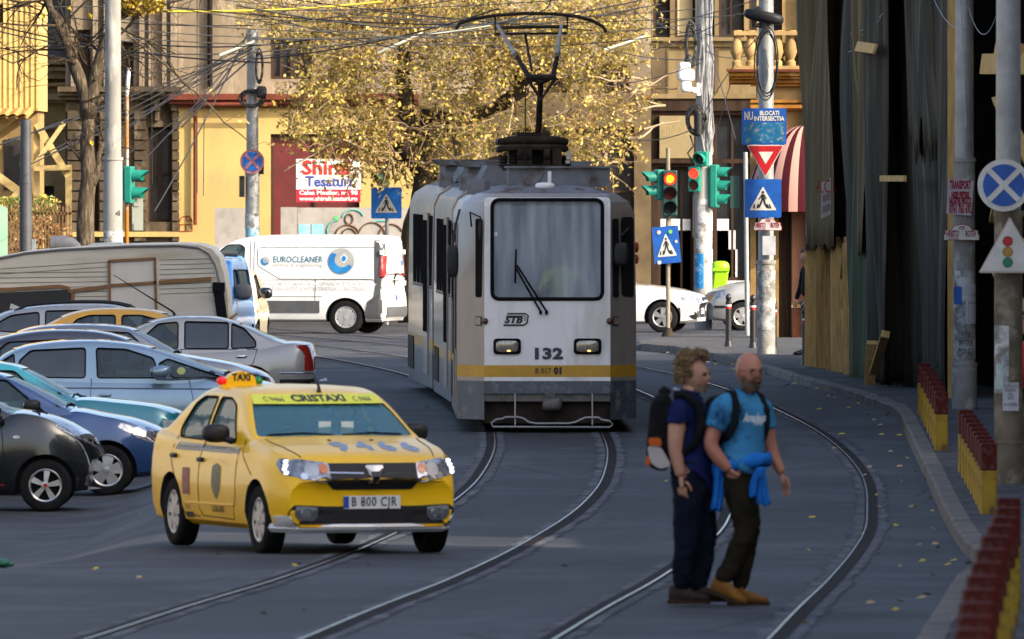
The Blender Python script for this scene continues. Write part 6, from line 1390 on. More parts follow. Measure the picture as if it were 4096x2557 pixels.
LEGS = [('pelvis','belly',0,.5)]+[(a_+x, a_+y, 0, 1) for a_ in 'rl' for x, y in (('h','m'),('m','k'),('k','c'),('c','a'))]+[('pelvis','rh',0,1),('pelvis','lh',0,1)]
sho = cloth(body, N_, TOP+[('base','rs',0,1),('rs','re',0,.62),('base','ls',0,1),('ls','le',0,.55),('pelvis','rh',0,.75,.018),('pelvis','lh',0,.75,.018)], .016, "t_shirt", tee, t, .011, 3)
cloth(body, N_, LEGS, .012, "trousers", olive, t, .016, 8)
merge(body, hd)
hand(body, p(1851,1124,.10), p(1864,1170,.08)-p(1851,1124,.10), (.6,.5,.2), (.3,-.9,0), curl=.35); hand(body, p(1726,1111,-.185), (.8,.1,-.55), (-.2,-.9,.3), (.5,-.2,.8), curl=.5)
body.build("body", mat("ruddy_skin", (.47,.20,.12,1), .5, c2=(.40,.15,.09,1), ns=7), t, True, 180)
bootm = mat("tan_boot", (.24,.11,.022,1), .6, c2=(.15,.065,.015,1), ns=9); sole = mat("dark_sole", (.04,.025,.015,1), .8)
shoe(p(1703,1408,-.10), -20, 22, bootm, t, sole); shoe(p(1752,1436,.05)+Vector((0,0,.012)), -12, 0, bootm, t, sole)
jk = mat("bright_blue_jacket", (.02,.20,.62,1), .75, c2=(.015,.13,.45,1), ns=6, bump=.4, bs=12)
def drape(q, top, bot, w0, w1, d0, d1, folds, seed):
    """a hanging fold of cloth between two picture points, with pleats"""
    nu, nv = 14, 12; vs = []
    for j in range(nv+1):
        v = j/nv
        for i in range(nu+1):
            u = i/nu-.5; x = lerp(top[0], bot[0], v)+u*lerp(w0, w1, v)+1.5*math.sin(5*v+seed); y = lerp(top[1], bot[1], v)+(4*math.sin(9*u+seed) if j == nv else 0)
            d = lerp(d0, d1, v)-.035*math.cos(u*3.0)+.016*math.sin(folds*6.28*u+seed+2*v)*min(1, v*3+.3)
            vs.append(p(x, y, d))
    q.add(vs, [(j*(nu+1)+i, j*(nu+1)+i+1, (j+1)*(nu+1)+i+1, (j+1)*(nu+1)+i) for j in range(nv) for i in range(nu)])
q = MB(); n = 40; ringp = []
for k in range(n):
    a = 6.2832*k/n
    for j in range(5):
        v = j/4; r_ = 1+.10*math.sin(v*3.14)+.03*math.sin(a*9+v*7); c = p(1752, 1098, 0)
        ringp.append(c+Vector((.195*r_*math.cos(a), -.185*r_*math.sin(a), .035-.085*v-.045*math.cos(a+2.6)+.008*math.sin(a*7+v*4))))
q.add(ringp, [(k*5+j, k*5+j+1, ((k+1) % n)*5+j+1, ((k+1) % n)*5+j) for k in range(n) for j in range(4)])
drape(q, (1797,1112), (1808,1192), 18, 34, -.20, -.17, 2.5, 1); drape(q, (1792,1116), (1779,1172), 14, 22, -.205, -.18, 2, 3); drape(q, (1700,1104), (1692,1206), 22, 26, -.10, -.06, 2, 5); drape(q, (1797,1104), (1796,1124), 20, 17, -.215, -.215, 3, 2)
jo = q.build("tied_jacket", jk, t, True, 180, fix=False); md = jo.modifiers.new("thick", 'SOLIDIFY'); md.thickness = .012
br = mat("ginger_grey_beard", (.11,.055,.03,1), .9, c2=(.20,.14,.10,1), ns=30)
q = MB(); rn = random.Random(5)
for i in range(900):
    a = rn.uniform(-1.25, 1.25); v = rn.uniform(-1.05,-.28); 
    if v > -.5 and abs(a) < .9: continue
    r_ = .92-.35*max(0, -v-.45); q.ell(hp(.9*r_*math.cos(a)*(1.02 if abs(a) < .8 else .95), .70*r_*math.sin(a), v), (.007,.006,.010), nu=5, nv=3)
for i in range(160): q.ell(hp(.86+rn.uniform(-.04,.1), rn.uniform(-.28,.28), -.40+rn.uniform(-.05,.05)), (.006,.006,.005), nu=5, nv=3)
q.build("beard", br, t, True, 180)
q = MB()
for sg_ in (-1, 1):
    c = hp(.99, sg_*.30, .03); q.tube([c+hrot @ Vector((0, .030*math.cos(a), .022*math.sin(a))) for a in [6.2832*k/14 for k in range(15)]], .0018, 4); q.tube([hp(.97, sg_*.52, .06), hp(.5, sg_*.72, .05), hp(.0, sg_*.73, .03)], .002, 4)
q.tube([hp(1.02,-.1,.05), hp(1.05,0,.07), hp(1.02,.1,.05)], .002, 4); q.build("glasses", M['ink'], t)
for sg_ in (-1, 1): q = MB(); q.ell(hp(.76, sg_*.30, .02), (.010,.011,.005)); q.build("eye", M['ink'], t, True); q = MB(); q.ell(hp(.85, sg_*.30, .15), (.006,.026,.005), rot=hrot); q.build("eyebrow", br, t, True)
q = MB(); q.ell(hp(.90, 0, -.49), (.012,.035,.008), rot=hrot); q.build("mouth", mat("lips", (.30,.09,.07,1), .5), t, True)
prn = lettering("Amadeus", .085, mat("white_print", (.70,.72,.72,1), .7), sho, p(1783,987,-.205), Vector((.93,.30,0)).normalized(), (.06,0,1), bold=.002, shear=.3, width=.17); lettering("TOUR", .035, mat("white_print", (.70,.72,.72,1), .7), sho, p(1791,1000,-.20), Vector((.93,.30,0)).normalized(), (.06,0,1), bold=.001, width=.07)
# his rucksack straps and pack
pk = mat("dark_grey_pack", (.014,.017,.020,1), .9, c2=(.008,.009,.011,1), ns=7, bump=.2)
bag = thing("backpack", "dark grey small backpack worn by the bald man in blue", "backpack", t.location.copy())
q = MB(); q.ell(p(1700,1005,.16), (.12,.10,.21), pw=.7); q.build("pack", pk, bag, True)
q = MB(); q.tube([p(1722,930,.0), p(1733,930,-.13), p(1741,962,-.205), p(1737,1000,-.21), p(1722,1030,-.19), p(1708,1044,-.04)], [.026,.03,.03,.028,.022,.02], 8); q.tube([p(1785,930,.08), p(1800,938,.0), p(1812,970,-.06), p(1814,1010,-.05), p(1806,1040,.05)], [.024,.026,.026,.022,.02], 8); q.build("strap", pk, bag, True)
# ------------------------------------------------ curly haired man
t, L = human("curly haired man in navy T-shirt and dark jeans crossing with a big backpack", 1640); p = L.p
navy = mat("navy_tee", (.014,.020,.085,1), .9, c2=(.009,.013,.055,1), ns=5, bump=.2, bs=10); jean = mat("dark_jeans", (.005,.007,.014,1), .9, c2=(.010,.013,.022,1), ns=4, bump=.35, bs=9)
hd, hp, hrot = head_mesh(p(1640,886,0), .250, -22, -2)
N_ = dict(pelvis=(p(1640,1125), .145), belly=(p(1637,1060), .15), chest=(p(1630,988), .155), base=(p(1626,950), .105), neck=(p(1630,930), .062), skull=(p(1637,902), .062),
    rs=(p(1605,964,-.15), .082), re=(p(1595,1058,-.19), .055), rw=(p(1610,1128,-.19), .036), ls=(p(1650,965,.16), .08), le=(p(1662,1060,.19), .052), lw=(p(1680,1120,.14), .034),
    rh=(p(1628,1155,-.09), .118), rm=(p(1626,1210,-.09), .10), rk=(p(1624,1265,-.09), .080), rc=(p(1618,1330,-.085), .070), ra=(p(1613,1396,-.08), .055), lh=(p(1650,1155,.08), .118), lm=(p(1662,1205,.085), .10), lk=(p(1668,1262,.08), .080), lc=(p(1660,1330,.09), .070), la=(p(1650,1396,.10), .055))
E_ = chain(['pelvis','belly','chest','base','neck','skull'])+chain(['base','rs','re','rw'])+chain(['base','ls','le','lw'])+chain(['pelvis','rh','rm','rk','rc','ra'])+chain(['pelvis','lh','lm','lk','lc','la'])
body = skin(N_, E_, 3); N_['_edges'] = E_
sho = cloth(body, N_, TOP+[('base','rs',0,1),('rs','re',0,.42),('base','ls',0,1),('ls','le',0,.42),('pelvis','rh',0,.8,.018),('pelvis','lh',0,.8,.018)], .016, "t_shirt", navy, t, .010, 5)
cloth(body, N_, LEGS, .012, "trousers", jean, t, .016, 2)
merge(body, hd)
hand(body, p(1610,1128,-.19), (.10,0,-1), (-.5,-.8,0), (.85,-.4,0), curl=.5); hand(body, p(1680,1120,.14), (.3,0,-1), (.5,.8,0), (.8,-.4,0), curl=.4)
body.build("body", M['skin'], t, True, 180)
q = MB(); q.tube([p(1618,930)+Vector((.085*math.cos(a)+.02, .075*math.sin(a), -.02-.05*math.cos(a))) for a in [6.2832*k/20 for k in range(21)]], .014, 6); q.build("collar", mat("pale_collar", (.35,.36,.42,1), .8), sho, True)
bb = mat("brown_boot", (.05,.032,.025,1), .6, c2=(.03,.02,.018,1), ns=9)
shoe(p(1610,1426,-.08), -8, 0, bb, t, sole); shoe(p(1652,1426,.09)+Vector((0,0,.01)), -12, 0, bb, t, sole)
hair = mat("curly_brown_hair", (.13,.085,.04,1), .85, c2=(.30,.21,.11,1), ns=40, lo=.4, hi=.7)
q = MB(); rn = random.Random(11)
for i in range(2300):
    a = rn.uniform(0, 6.2832); v = rn.uniform(-.45, 1.0); r_ = math.sqrt(max(0, 1-v*v*.9))
    x, y = r_*math.cos(a), r_*math.sin(a)
    if x > .25 and v < .72: continue
    if v < -.1 and x > -.3: continue
    puff = 1.02+.34*rn.random()**.7+.10*math.sin(a*5+v*6)+(.12 if v > .4 else 0)
    q.ell(hp(x*.86*puff, y*.72*puff, v*puff+.02), [rn.uniform(.005,.013) for _ in range(3)], nu=5, nv=3)
q.build("hair", hair, t, True, 180)
for sg_ in (-1, 1): q = MB(); q.ell(hp(.78, sg_*.30, .02), (.012,.015,.008)); q.build("eye", M['ink'], t, True); q = MB(); q.ell(hp(.86, sg_*.30, .15), (.012,.03,.009), rot=hrot); q.build("eyebrow", hair, t, True)
q = MB(); q.ell(hp(.90, 0, -.49), (.012,.035,.008), rot=hrot); q.build("mouth", mat("lips", (.30,.09,.07,1), .5), t, True)
q = MB(); 
for i in range(90): a = rn.uniform(-1.2,1.2); v = rn.uniform(-.95,-.55); q.ell(hp(.86*math.cos(a)*(1-.2*(-v-.5)), .56*math.sin(a), v), (.008,.008,.009), nu=6, nv=4)
q.build("stubble", mat("grey_stubble", (.22,.14,.10,1), .9), t, True, 180)
bag = thing("backpack", "large black backpack with orange and white lower pocket on the curly haired man", "backpack", t.location.copy())
bk = mat("black_pack", (.007,.007,.008,1), .9, c2=(.014,.014,.016,1), ns=6, bump=.3); q = MB()
q.prism(rnd([(p(*a).x, p(*a).z) for a in ((1580,928),(1548,934),(1537,960),(1530,1040),(1528,1085),(1540,1108),(1580,1115),(1592,1040),(1594,960))], .06), (0,-.17,0), (1,0,0), (0,0,1), (0,.34,0)); o = q.build("pack", bk, bag, True, 50)
bv = o.modifiers.new("bevel", 'BEVEL'); bv.width = .045; bv.segments = 3
q = MB(); q.ell(p(1572,926,0), (.045,.02,.03)); q.tube([p(1560,930), p(1570,915), p(1585,930)], .012, 6); q.build("grab_handle", bk, bag)
q = MB(); q.prism(rnd([(p(*a).x, p(*a).z) for a in ((1530,1052),(1562,1055),(1588,1100),(1560,1108),(1536,1092))], .03), (0,-.195,0), (1,0,0), (0,0,1), (0,.39,0)); q.build("white_pocket", mat("off_white_pocket", (.42,.39,.35,1), .7), bag, True, 50)
q = MB(); q.prism(rnd([(p(*a).x, p(*a).z) for a in ((1533,1034),(1562,1034),(1564,1054),(1534,1052))], .02), (0,-.205,0), (1,0,0), (0,0,1), (0,.41,0)); q.prism(rnd([(p(*a).x, p(*a).z) for a in ((1528,1075),(1540,1088),(1534,1100),(1527,1098))], .02), (0,-.205,0), (1,0,0), (0,0,1), (0,.41,0)); q.build("orange_panel", mat("orange_panel", (.50,.10,.02,1), .7), bag)
q = MB(); q.tube([p(1596,932,-.12), p(1622,932,-.16), p(1652,958,-.18), p(1658,1000,-.19), p(1642,1050,-.19), p(1600,1075,-.19)], [.03,.034,.036,.034,.028,.022], 8); q.tube([p(1610,932,.12), p(1650,945,.14), p(1668,980,.15), p(1660,1050,.15)], [.03,.034,.034,.024], 8); q.tube([p(1592,1085,-.15), p(1640,1095,-.17), p(1672,1098,-.10), p(1676,1098,.10)], .022, 6); q.build("strap", bk, bag, True)
# ------------------------------------------------ tram driver
t = thing("person", "tram driver in a lime yellow shirt seated behind the tram windscreen", "person", tram.location+Vector((0,0,.33)), tram.rotation_euler.z)
d = skin(dict(pelvis=((-1.15,.22,1.12), (.17,.14)), chest=((-1.10,.22,1.50), (.19,.15)), base=((-1.08,.22,1.72), .10), neck=((-1.07,.22,1.83), .06), rs=((-1.05,0,1.68), .085), re=((-.92,-.06,1.42), .065), rw=((-.68,.02,1.56), .045), ls=((-1.05,.44,1.68), .085), le=((-.92,.52,1.42), .065), lw=((-.68,.42,1.56), .045)), chain(['pelvis','chest','base','neck'])+chain(['base','rs','re','rw'])+chain(['base','ls','le','lw']))
hd, hp, hrot = head_mesh((-1.05,.22,1.98), .25, 0); bd_ = MB(); merge(bd_, hd); merge(bd_, skin(dict(a=((-1.07,.22,1.78),.06), b=((-1.05,.22,1.92),.06)), [('a','b')]))
hand(bd_, (-.68,.02,1.56), (1,.1,.1), (0,-.3,1), (0,1,0)); hand(bd_, (-.68,.42,1.56), (1,-.1,.1), (0,.3,1), (0,-1,0))
bd_.build("body", M['skin'], t, True, 180); d.build("shirt", mat("lime_shirt", (.78,.80,.22,1), .8), t, True, 180)
q = MB(); q.ell(hp(-.15,0,.35), (.11,.10,.08)); q.build("hair", M['ink'], t, True)
# ------------------------------------------------ taxi driver, half hidden figures
t = thing("person", "taxi driver sitting behind the taxi windscreen", "person", taxi_root.location.copy(), taxi_root.rotation_euler.z); X = taxi_body.X(2.12)
d = skin(dict(pelvis=((X,.36,.55), (.16,.14)), chest=((X-.02,.36,.86), (.18,.14)), base=((X,.36,1.03), .09), neck=((X+.01,.36,1.10), .055), rs=((X,.17,1.0), .075), re=((X+.14,.13,.80), .06), rw=((X+.36,.24,.95), .04), ls=((X,.55,1.0), .075), le=((X+.14,.58,.80), .06), lw=((X+.36,.48,.95), .04)), chain(['pelvis','chest','base','neck'])+chain(['base','rs','re','rw'])+chain(['base','ls','le','lw']))
hd, hp, hrot = head_mesh((X+.03,.36,1.22), .22, 0); bd_ = MB(); merge(bd_, hd); hand(bd_, (X+.36,.24,.95), (1,.2,.2), (0,-.3,1), (0,1,0)); hand(bd_, (X+.36,.48,.95), (1,-.2,.2), (0,.3,1), (0,-1,0))
bd_.build("body", M['skin'], t, True, 180); d.build("shirt", mat("dark_shirt", (.03,.035,.05,1), .8), t, True, 180); q = MB(); q.ell(hp(-.12,0,.35), (.10,.085,.07)); q.build("hair", M['ink'], t, True)
def bystander(label, xd, s, top, hairm, topm, legm, yaw, dz=.12):
    g = G(xd, s, dz); t = thing("person", label, "person", g, R(yaw)); H = 1.76
    d = skin(dict(pelvis=((0,0,.95), (.13,.16)), chest=((0,0,1.30), (.13,.18)), base=((0,0,1.46), .08), rs=((0,-.2,1.42), .07), re=((.02,-.27,1.15), .055), rw=((.12,-.25,.92), .04), ls=((0,.2,1.42), .07), le=((.02,.27,1.15), .055), lw=((.12,.25,.92), .04)), chain(['pelvis','chest','base'])+chain(['base','rs','re','rw'])+chain(['base','ls','le','lw']))
    hd, hp, hrot = head_mesh((.03,0,1.64), .24, 0); bd_ = skin(dict(a=((0,0,1.40),.07), b=((.01,0,1.58),.058)), [('a','b')]); merge(bd_, hd)
    hand(bd_, (.12,-.25,.92), (.2,0,-1), (0,-1,0), (1,0,0)); hand(bd_, (.12,.25,.92), (.2,0,-1), (0,1,0), (1,0,0)); bd_.build("body", M['skin'], t, True, 180)
    d.build("jacket", topm, t, True, 180); l = skin(dict(p=((0,0,.95), (.13,.15)), rh=((0,-.09,.85), .10), rk=((.02,-.1,.48), .075), ra=((0,-.1,.09), .055), lh=((0,.09,.85), .10), lk=((.03,.1,.48), .075), la=((0,.1,.09), .055)), chain(['p','rh','rk','ra'])+chain(['p','lh','lk','la'])); l.build("trousers", legm, t, True, 180)
    q = MB(); rn = random.Random(2)
    for i in range(160):
        a = rn.uniform(0,6.28); v = rn.uniform(-.2,1); r_ = math.sqrt(1-v*v*.95)
        if r_*math.cos(a) > .3 and v < .7: continue
        q.ell(hp(.9*r_*math.cos(a)*1.05, .75*r_*math.sin(a)*1.05, v*1.07), (.022,.022,.022), nu=6, nv=4)
    q.build("hair", hairm, t, True, 180)
    for y in (-.1,.1): shoe((.02,y,0), 0, 0, M['ink'], t, sole)
bystander("person with dark curly hair standing behind the caravan end", 491, 52.0, 0, mat("dark_curls", (.035,.025,.02,1), .85, c2=(.09,.07,.05,1), ns=20), mat("dark_jacket", (.03,.03,.035,1), .8), jean, -60, dz=.02)
bystander("person in black at the far end of the timber props", 1912, 60.0, 0, M['ink'], mat("black_jacket", (.012,.012,.014,1), .8), M['ink'], 200)
bystander("person in a red top at the right picture edge beside the striped sign pole", 2438, 93.0, 0, M['ink'], mat("red_top", (.55,.02,.02,1), .7), M['ink'], 170)
# ================================================================ poles, signs, signals
M['sign_blue'] = mat("sign_blue", (.010,.10,.42,1), .4, c2=(.008,.07,.30,1), ns=5); M['sign_blue_b'] = mat("bright_sign_blue", (.006,.16,.60,1), .4, c2=(.006,.13,.50,1), ns=4)
M['sign_white'] = mat("sign_white", (.66,.64,.58,1), .45, c2=(.52,.50,.44,1), ns=5); M['sign_red'] = mat("sign_red", (.50,.012,.014,1), .4, c2=(.38,.01,.012,1), ns=5)
M['faded_red'] = mat("faded_sign_red", (.30,.13,.13,1), .55, c2=(.22,.08,.09,1), ns=6); M['sign_back'] = mat("sign_back", (.22,.23,.23,1), .6, .3)
M['teal'] = mat("signal_green_housing", (.012,.22,.155,1), .4, c2=(.008,.16,.115,1), ns=5); M['teal_dark'] = mat("dark_signal_housing", (.008,.045,.038,1), .5)
M['paper'] = mat("paper", (.56,.56,.58,1), .8, c2=(.42,.42,.44,1), ns=6); M['torn'] = mat("torn_posters", (.55,.54,.52,1), .85, c2=(.20,.19,.17,1), ns=5, lo=.42, hi=.56, c3=(.36,.42,.47,1), ns3=8)
M['crimson'] = mat("crimson_letters", (.28,.012,.03,1), .6)
def gl(xd, s, dz=.12):
    g = G(xd, s, dz); L = LC(xd, 0, s); L.w = g; L.y = K*(YH+(ZC-g.z)*s); return L
def pole(name, label, xd, s, wl, wu, ycol, ytop, m, mu=None, dz=.12, group="utility poles along the street", base=None, cat="pole"):
    L = gl(xd, s, dz); t = thing(name, label, cat, L.w, group=group); q = MB(); zc = (L.y-ycol)/K/s; zt = (L.y-ytop)/K/s; r1 = L.m(wl)/2; r2 = L.m(wu)/2
    q.cyl((0,0,-.3), (0,0,zc), r1, r1*.98, 24); q.cyl((0,0,zc-.03), (0,0,zc+.03), r1*1.07, n=24); q.build("lower_shaft", m, t, True, 50)
    q = MB(); q.cyl((0,0,zc), (0,0,zt), r2, r2*.92, 24); q.build("upper_shaft", mu or m, t, True, 50)
    if base: q = MB(); q.cyl((0,0,-.2), (0,0,base), r1*1.16, n=24); q.cyl((0,0,base), (0,0,base+.04), r1*1.22, n=24); q.build("base_sleeve", m, t, True, 50)
    return L, t
def wrap(L, t, r, x0, y0, x1, y1, m, name="poster"):   # sheet stuck on a round shaft, drawn between picture columns
    a0 = max(-1, min(1, L.m(x0-L.x)/r)); a1 = max(-1, min(1, L.m(x1-L.x)/r)); q = MB(); vs = []; n = 8
    for i in range(n+1):
        a = lerp(math.asin(a0), math.asin(a1), i/n)
        for y in (y0, y1): vs.append((math.sin(a)*(r+.006), -math.cos(a)*(r+.006), (L.y-y)/K/L.s))
    q.add(vs, [(2*i, 2*i+2, 2*i+3, 2*i+1) for i in range(n)]); return q.build(name, m, t, True, 180, fix=False)
def coil(L, t, cx, cy, rx, ry, n, d=-.25, thick=.018, seed=0, name="cable_coil"):
    rn = random.Random(seed); q = MB()
    for k in range(n):
        f = rn.uniform(.75,1.1); ox, oy = rn.uniform(-.1,.1)*rx, rn.uniform(-.1,.1)*ry
        q.tube([L.p(cx+ox+rx*f*math.cos(a), cy+oy+ry*f*math.sin(a), d+rn.uniform(-.03,.03)) for a in [6.2832*i/20 for i in range(21)]], thick, 6)
    return q.build(name, M['cable'], t, True, 180)
galv_l = mat("pale_painted_pole", (.30,.29,.26,1), .6, c2=(.18,.175,.16,1), ns=1.6, stretch=(1,1,.3), c3=(.40,.385,.345,1), ns3=3)
L1, t1 = pole("utility_pole", "tall pale pole on the left with a torn sticker base, beside the bare tree", 267, 51.5, 46, 39, 375, -420, galv_l)
wrap(L1, t1, L1.m(23), 248, 545, 290, 580, M['torn']); lettering("4", .16, M['ink'], t1, L1.p(280, 505, -L1.m(23)*.86-.02), bold=.0, width=.10)
Lx, tx = pole("utility_pole", "dark grey pole at the far left in front of the yellow building", 61, 49.0, 30, 27, 430, 283, mat("dark_grey_pole", (.07,.072,.076,1), .55, .2, c2=(.045,.047,.05,1), ns=3))
Lp, tp = pole("utility_pole", "grey pole carrying cable coils and a no stopping sign, behind the white van", 597, 44.5, 34, 29, 410, 70, M['galv'])
wrap(Lp, tp, Lp.m(17), 580, 505, 612, 540, M['torn']); wrap(Lp, tp, Lp.m(17), 581, 538, 611, 560, mat("blue_sticker", (.12,.42,.58,1), .6, c2=(.4,.45,.45,1), ns=6))
coil(Lp, tp, 596, 233, 30, 20, 6, seed=1); coil(Lp, tp, 613, 160, 8, 38, 5, seed=2); q = MB(); q.ell(Lp.p(619,218,-.3), (.12,.10,.14), pw=.6); q.build("splice_box", M['plastic'], tp, True); q = MB(); q.bx(Lp.p(609,412,-.1), Lp.p(624,378,.1)); q.build("meter_box", M['plastic'], tp); q = MB(); q.bx(Lp.p(566,466,-.14), Lp.p(579,416,-.04)); q.build("splice_box", M['plastic'], tp, True)
Lw, tw = pole("utility_pole", "white painted pole with signals, cable bundle and camera right of the tram", 1664, 46.3, 42, 37, 362, -420, mat("white_pole", (.40,.395,.365,1), .6, c2=(.26,.255,.24,1), ns=2, stretch=(1,1,.3)))
r_ = Lw.m(21); wrap(Lw, tw, r_, 1645, 545, 1684, 600, M['torn']); wrap(Lw, tw, r_, 1650, 470, 1685, 545, M['torn']); wrap(Lw, tw, r_, 1644, 600, 1664, 682, mat("blue_poster", (.02,.22,.50,1), .6, c2=(.35,.5,.6,1), ns=8, lo=.5, hi=.7)); wrap(Lw, tw, r_, 1664, 590, 1685, 622, M['torn'])
q = MB(); rn = random.Random(4)
for k in range(13):
    x = rn.uniform(1655,1685); q.tube([Lw.p(x+rn.uniform(-5,5), y, -.20-rn.random()*.08) for y in (-60,20,80,140,200,260,310,360)], rn.uniform(.008,.02), 5)
q.build("cable_bundle", mat("grey_cables", (.16,.16,.165,1), .5, c2=(.40,.40,.40,1), ns=4), tw)
coil(Lw, tw, 1634, 105, 12, 52, 9, seed=3, thick=.022); coil(Lw, tw, 1645, 285, 22, 34, 9, seed=5); q = MB(); q.cyl(Lw.p(1651,318,-.35), Lw.p(1651,270,-.35), .09); q.ell(Lw.p(1651,268,-.35), (.085,.085,.07)); q.build("splice_dome", M['plastic'], tw, True); q = MB(); q.ell(Lw.p(1628,150,-.3), (.10,.08,.2)); q.build("splice_dome", M['plastic'], tw, True)
q = MB(); q.tube([Lw.p(1632,320,-.28), Lw.p(1640,345,-.3), Lw.p(1626,362,-.28), Lw.p(1636,380,-.26), Lw.p(1640,420,-.26), Lw.p(1638,560,-.25)], .02, 6); q.build("dangling_cable", M['cable'], tw)
cc = thing("security_camera", "white pan tilt camera on an arm of the white pole", "camera", Lw.p(1622,190)+Lw.w)
L = LC(1622,190,46.3); q = MB(); q.tube([L.p(1657,212,-.1), L.p(1640,214,-.3), L.p(1626,208,-.35)], .06, 8); q.bx(L.p(1648,226,-.25), L.p(1659,196,-.10)); q.build("arm", M['white'], cc, True, 40)
q = MB(); q.ell(L.p(1622,178,-.35), (.19,.16,.14), pw=.5); q.ell(L.p(1622,204,-.35), (.12,.12,.14), pw=.6); q.ell(L.p(1619,158,-.35), (.13,.12,.10), pw=.5); q.bx(L.p(1616,172,-.47), L.p(1628,160,-.3)); q.build("housing", M['white'], cc, True, 60)
Ls, ts = pole("sign_pole", "grey pole carrying the blue intersection board, give way and crossing signs", 1812, 59.6, 43, 37, 620, -420, M['concrete'], M['galv'])
r_ = Ls.m(21.5); wrap(Ls, ts, r_, 1791, 640, 1833, 720, M['torn']); wrap(Ls, ts, r_, 1792, 690, 1832, 780, M['torn']); q = MB(); q.bx(Ls.p(1803,603,-r_-.05), Ls.p(1834,558,-r_-.03)); q.build("framed_notice", M['paper'], ts)
q = MB(); q.ell(Ls.p(1806,40,-.2), (.34,.15,.10), pw=.6, rot=Matrix.Rotation(R(12), 3, 'Y')); q.tube([Ls.p(1796,20,-.2), Ls.p(1780,30,-.25), Ls.p(1784,60,-.25), Ls.p(1800,60,-.2)], .05, 8); q.build("splice_box", M['plastic'], ts, True)
coil(Ls, ts, 1812, 150, 30, 95, 4, seed=8, thick=.011)
Lr, trp = pole("utility_pole", "grey pole with transport notice and stop plate, middle of the right pavement", 2281, 75.0, 52, 45, 378, -420, M['concrete'], M['galv'], base=.58)
r_ = Lr.m(26); wrap(Lr, trp, r_, 2256, 640, 2306, 850, M['torn']); q = wrap(Lr, trp, r_, 2283, 705, 2310, 765, M['paper'], "notice"); wrap(Lr, trp, r_, 2284, 672, 2310, 695, M['paper'], "notice"); wrap(Lr, trp, r_, 2257, 678, 2275, 720, M['sign_blue'], "notice")
lettering("KUNG-FU", .055, M['ink'], trp, Lr.p(2297, 716, -r_*.88-.012), width=.13); lettering("NTA\nPIETRIS\nMOLOZ", .12, M['grey_plastic'], trp, Lr.p(2284, 812, -r_-.012), width=.20)
Lq, tq = pole("sign_pole", "thick pole at the right edge carrying a no stopping sign and a signals ahead triangle", 2385, 95.0, 68, 60, 505, -420, mat("stained_pole", (.20,.17,.12,1), .85, c2=(.10,.085,.06,1), ns=2.2, bump=.2, c3=(.30,.26,.19,1), ns3=3), M['galv'], base=.42)
r_ = Lq.m(34); wrap(Lq, tq, r_, 2353, 770, 2385, 930, M['torn']); wrap(Lq, tq, r_, 2356, 860, 2372, 920, mat("teal_scrap", (.10,.42,.36,1), .7, c2=(.5,.5,.48,1), ns=5), "poster"); q = MB(); q.bx(Lq.p(2370,971,-r_-.014), Lq.p(2408,904,-r_-.006)); nto = q.build("notice", M['paper'], tq)
lettering("KUNG-FU", .07, M['ink'], nto, Lq.p(2390, 912, -r_-.018), width=.15); lettering("ANTRENAMENTE\nWUSHU\nKUNG FU", .05, M['ink'], nto, Lq.p(2389, 932, -r_-.018), width=.12); lettering("tel 0732030", .05, M['ink'], nto, Lq.p(2389, 956, -r_-.018), width=.14)
def post(name, label, x, s, w_, ytop, m, dz=.12, x2=None, d=0):
    L = gl(x, s, dz); t = thing(name, label, "post", L.w); q = MB(); q.cyl((0,d,-.2), (L.m((x2 or x)-x),d,(L.y-ytop)/K/s), L.m(w_)/2, n=14); q.build("shaft", m, t, True, 50); return L, t
Lt, tt = post("signal_post", "thin pale post carrying the lit red signal and tilted crossing sign", 1580, 52.3, 10, 350, mat("tan_post", (.30,.25,.17,1), .6, c2=(.22,.18,.13,1), ns=3)); q = MB(); q.cyl((0,0,-.02), (0,0,.16), .14, .06, 14); q.build("foot", M['rust_black'], tt, True)
Lg, tg = post("sign_post", "thin grey post between the white pole and the sign pole", 1768, 52.0, 11, 360, M['galv'], x2=1763)
q = MB(); q.bx(Lg.p(1728,492,.1), Lg.p(1750,416,.25)); q.build("dark_signal_back", M['teal_dark'], tg)
Lc, tc = post("sign_post", "short post behind the van carrying the blue crossing sign", 915, 44.0, 9, 352, M['galv'], dz=0)
La, ta = post("signal_post", "thin rusty orange post beside the pale pole carrying a green signal", 300, 49.0, 9, 215, mat("orange_rust_post", (.36,.13,.02,1), .6, c2=(.30,.30,.26,1), ns=1.1, stretch=(1,1,.6), lo=.45, hi=.55), dz=0)
q = MB(); q.cyl(La.p(300,225), La.p(305,160), .04); q.build("tip", M['white'], ta); q = MB(); q.bx(La.p(312,545,.1), La.p(338,470,.16)); q.bx(La.p(316,488,.08), La.p(330,476,.1)); q.bx(La.p(316,545,.08), La.p(336,528,.1)); q.build("board_back", mat("grey_green_board", (.28,.30,.26,1), .6), ta)

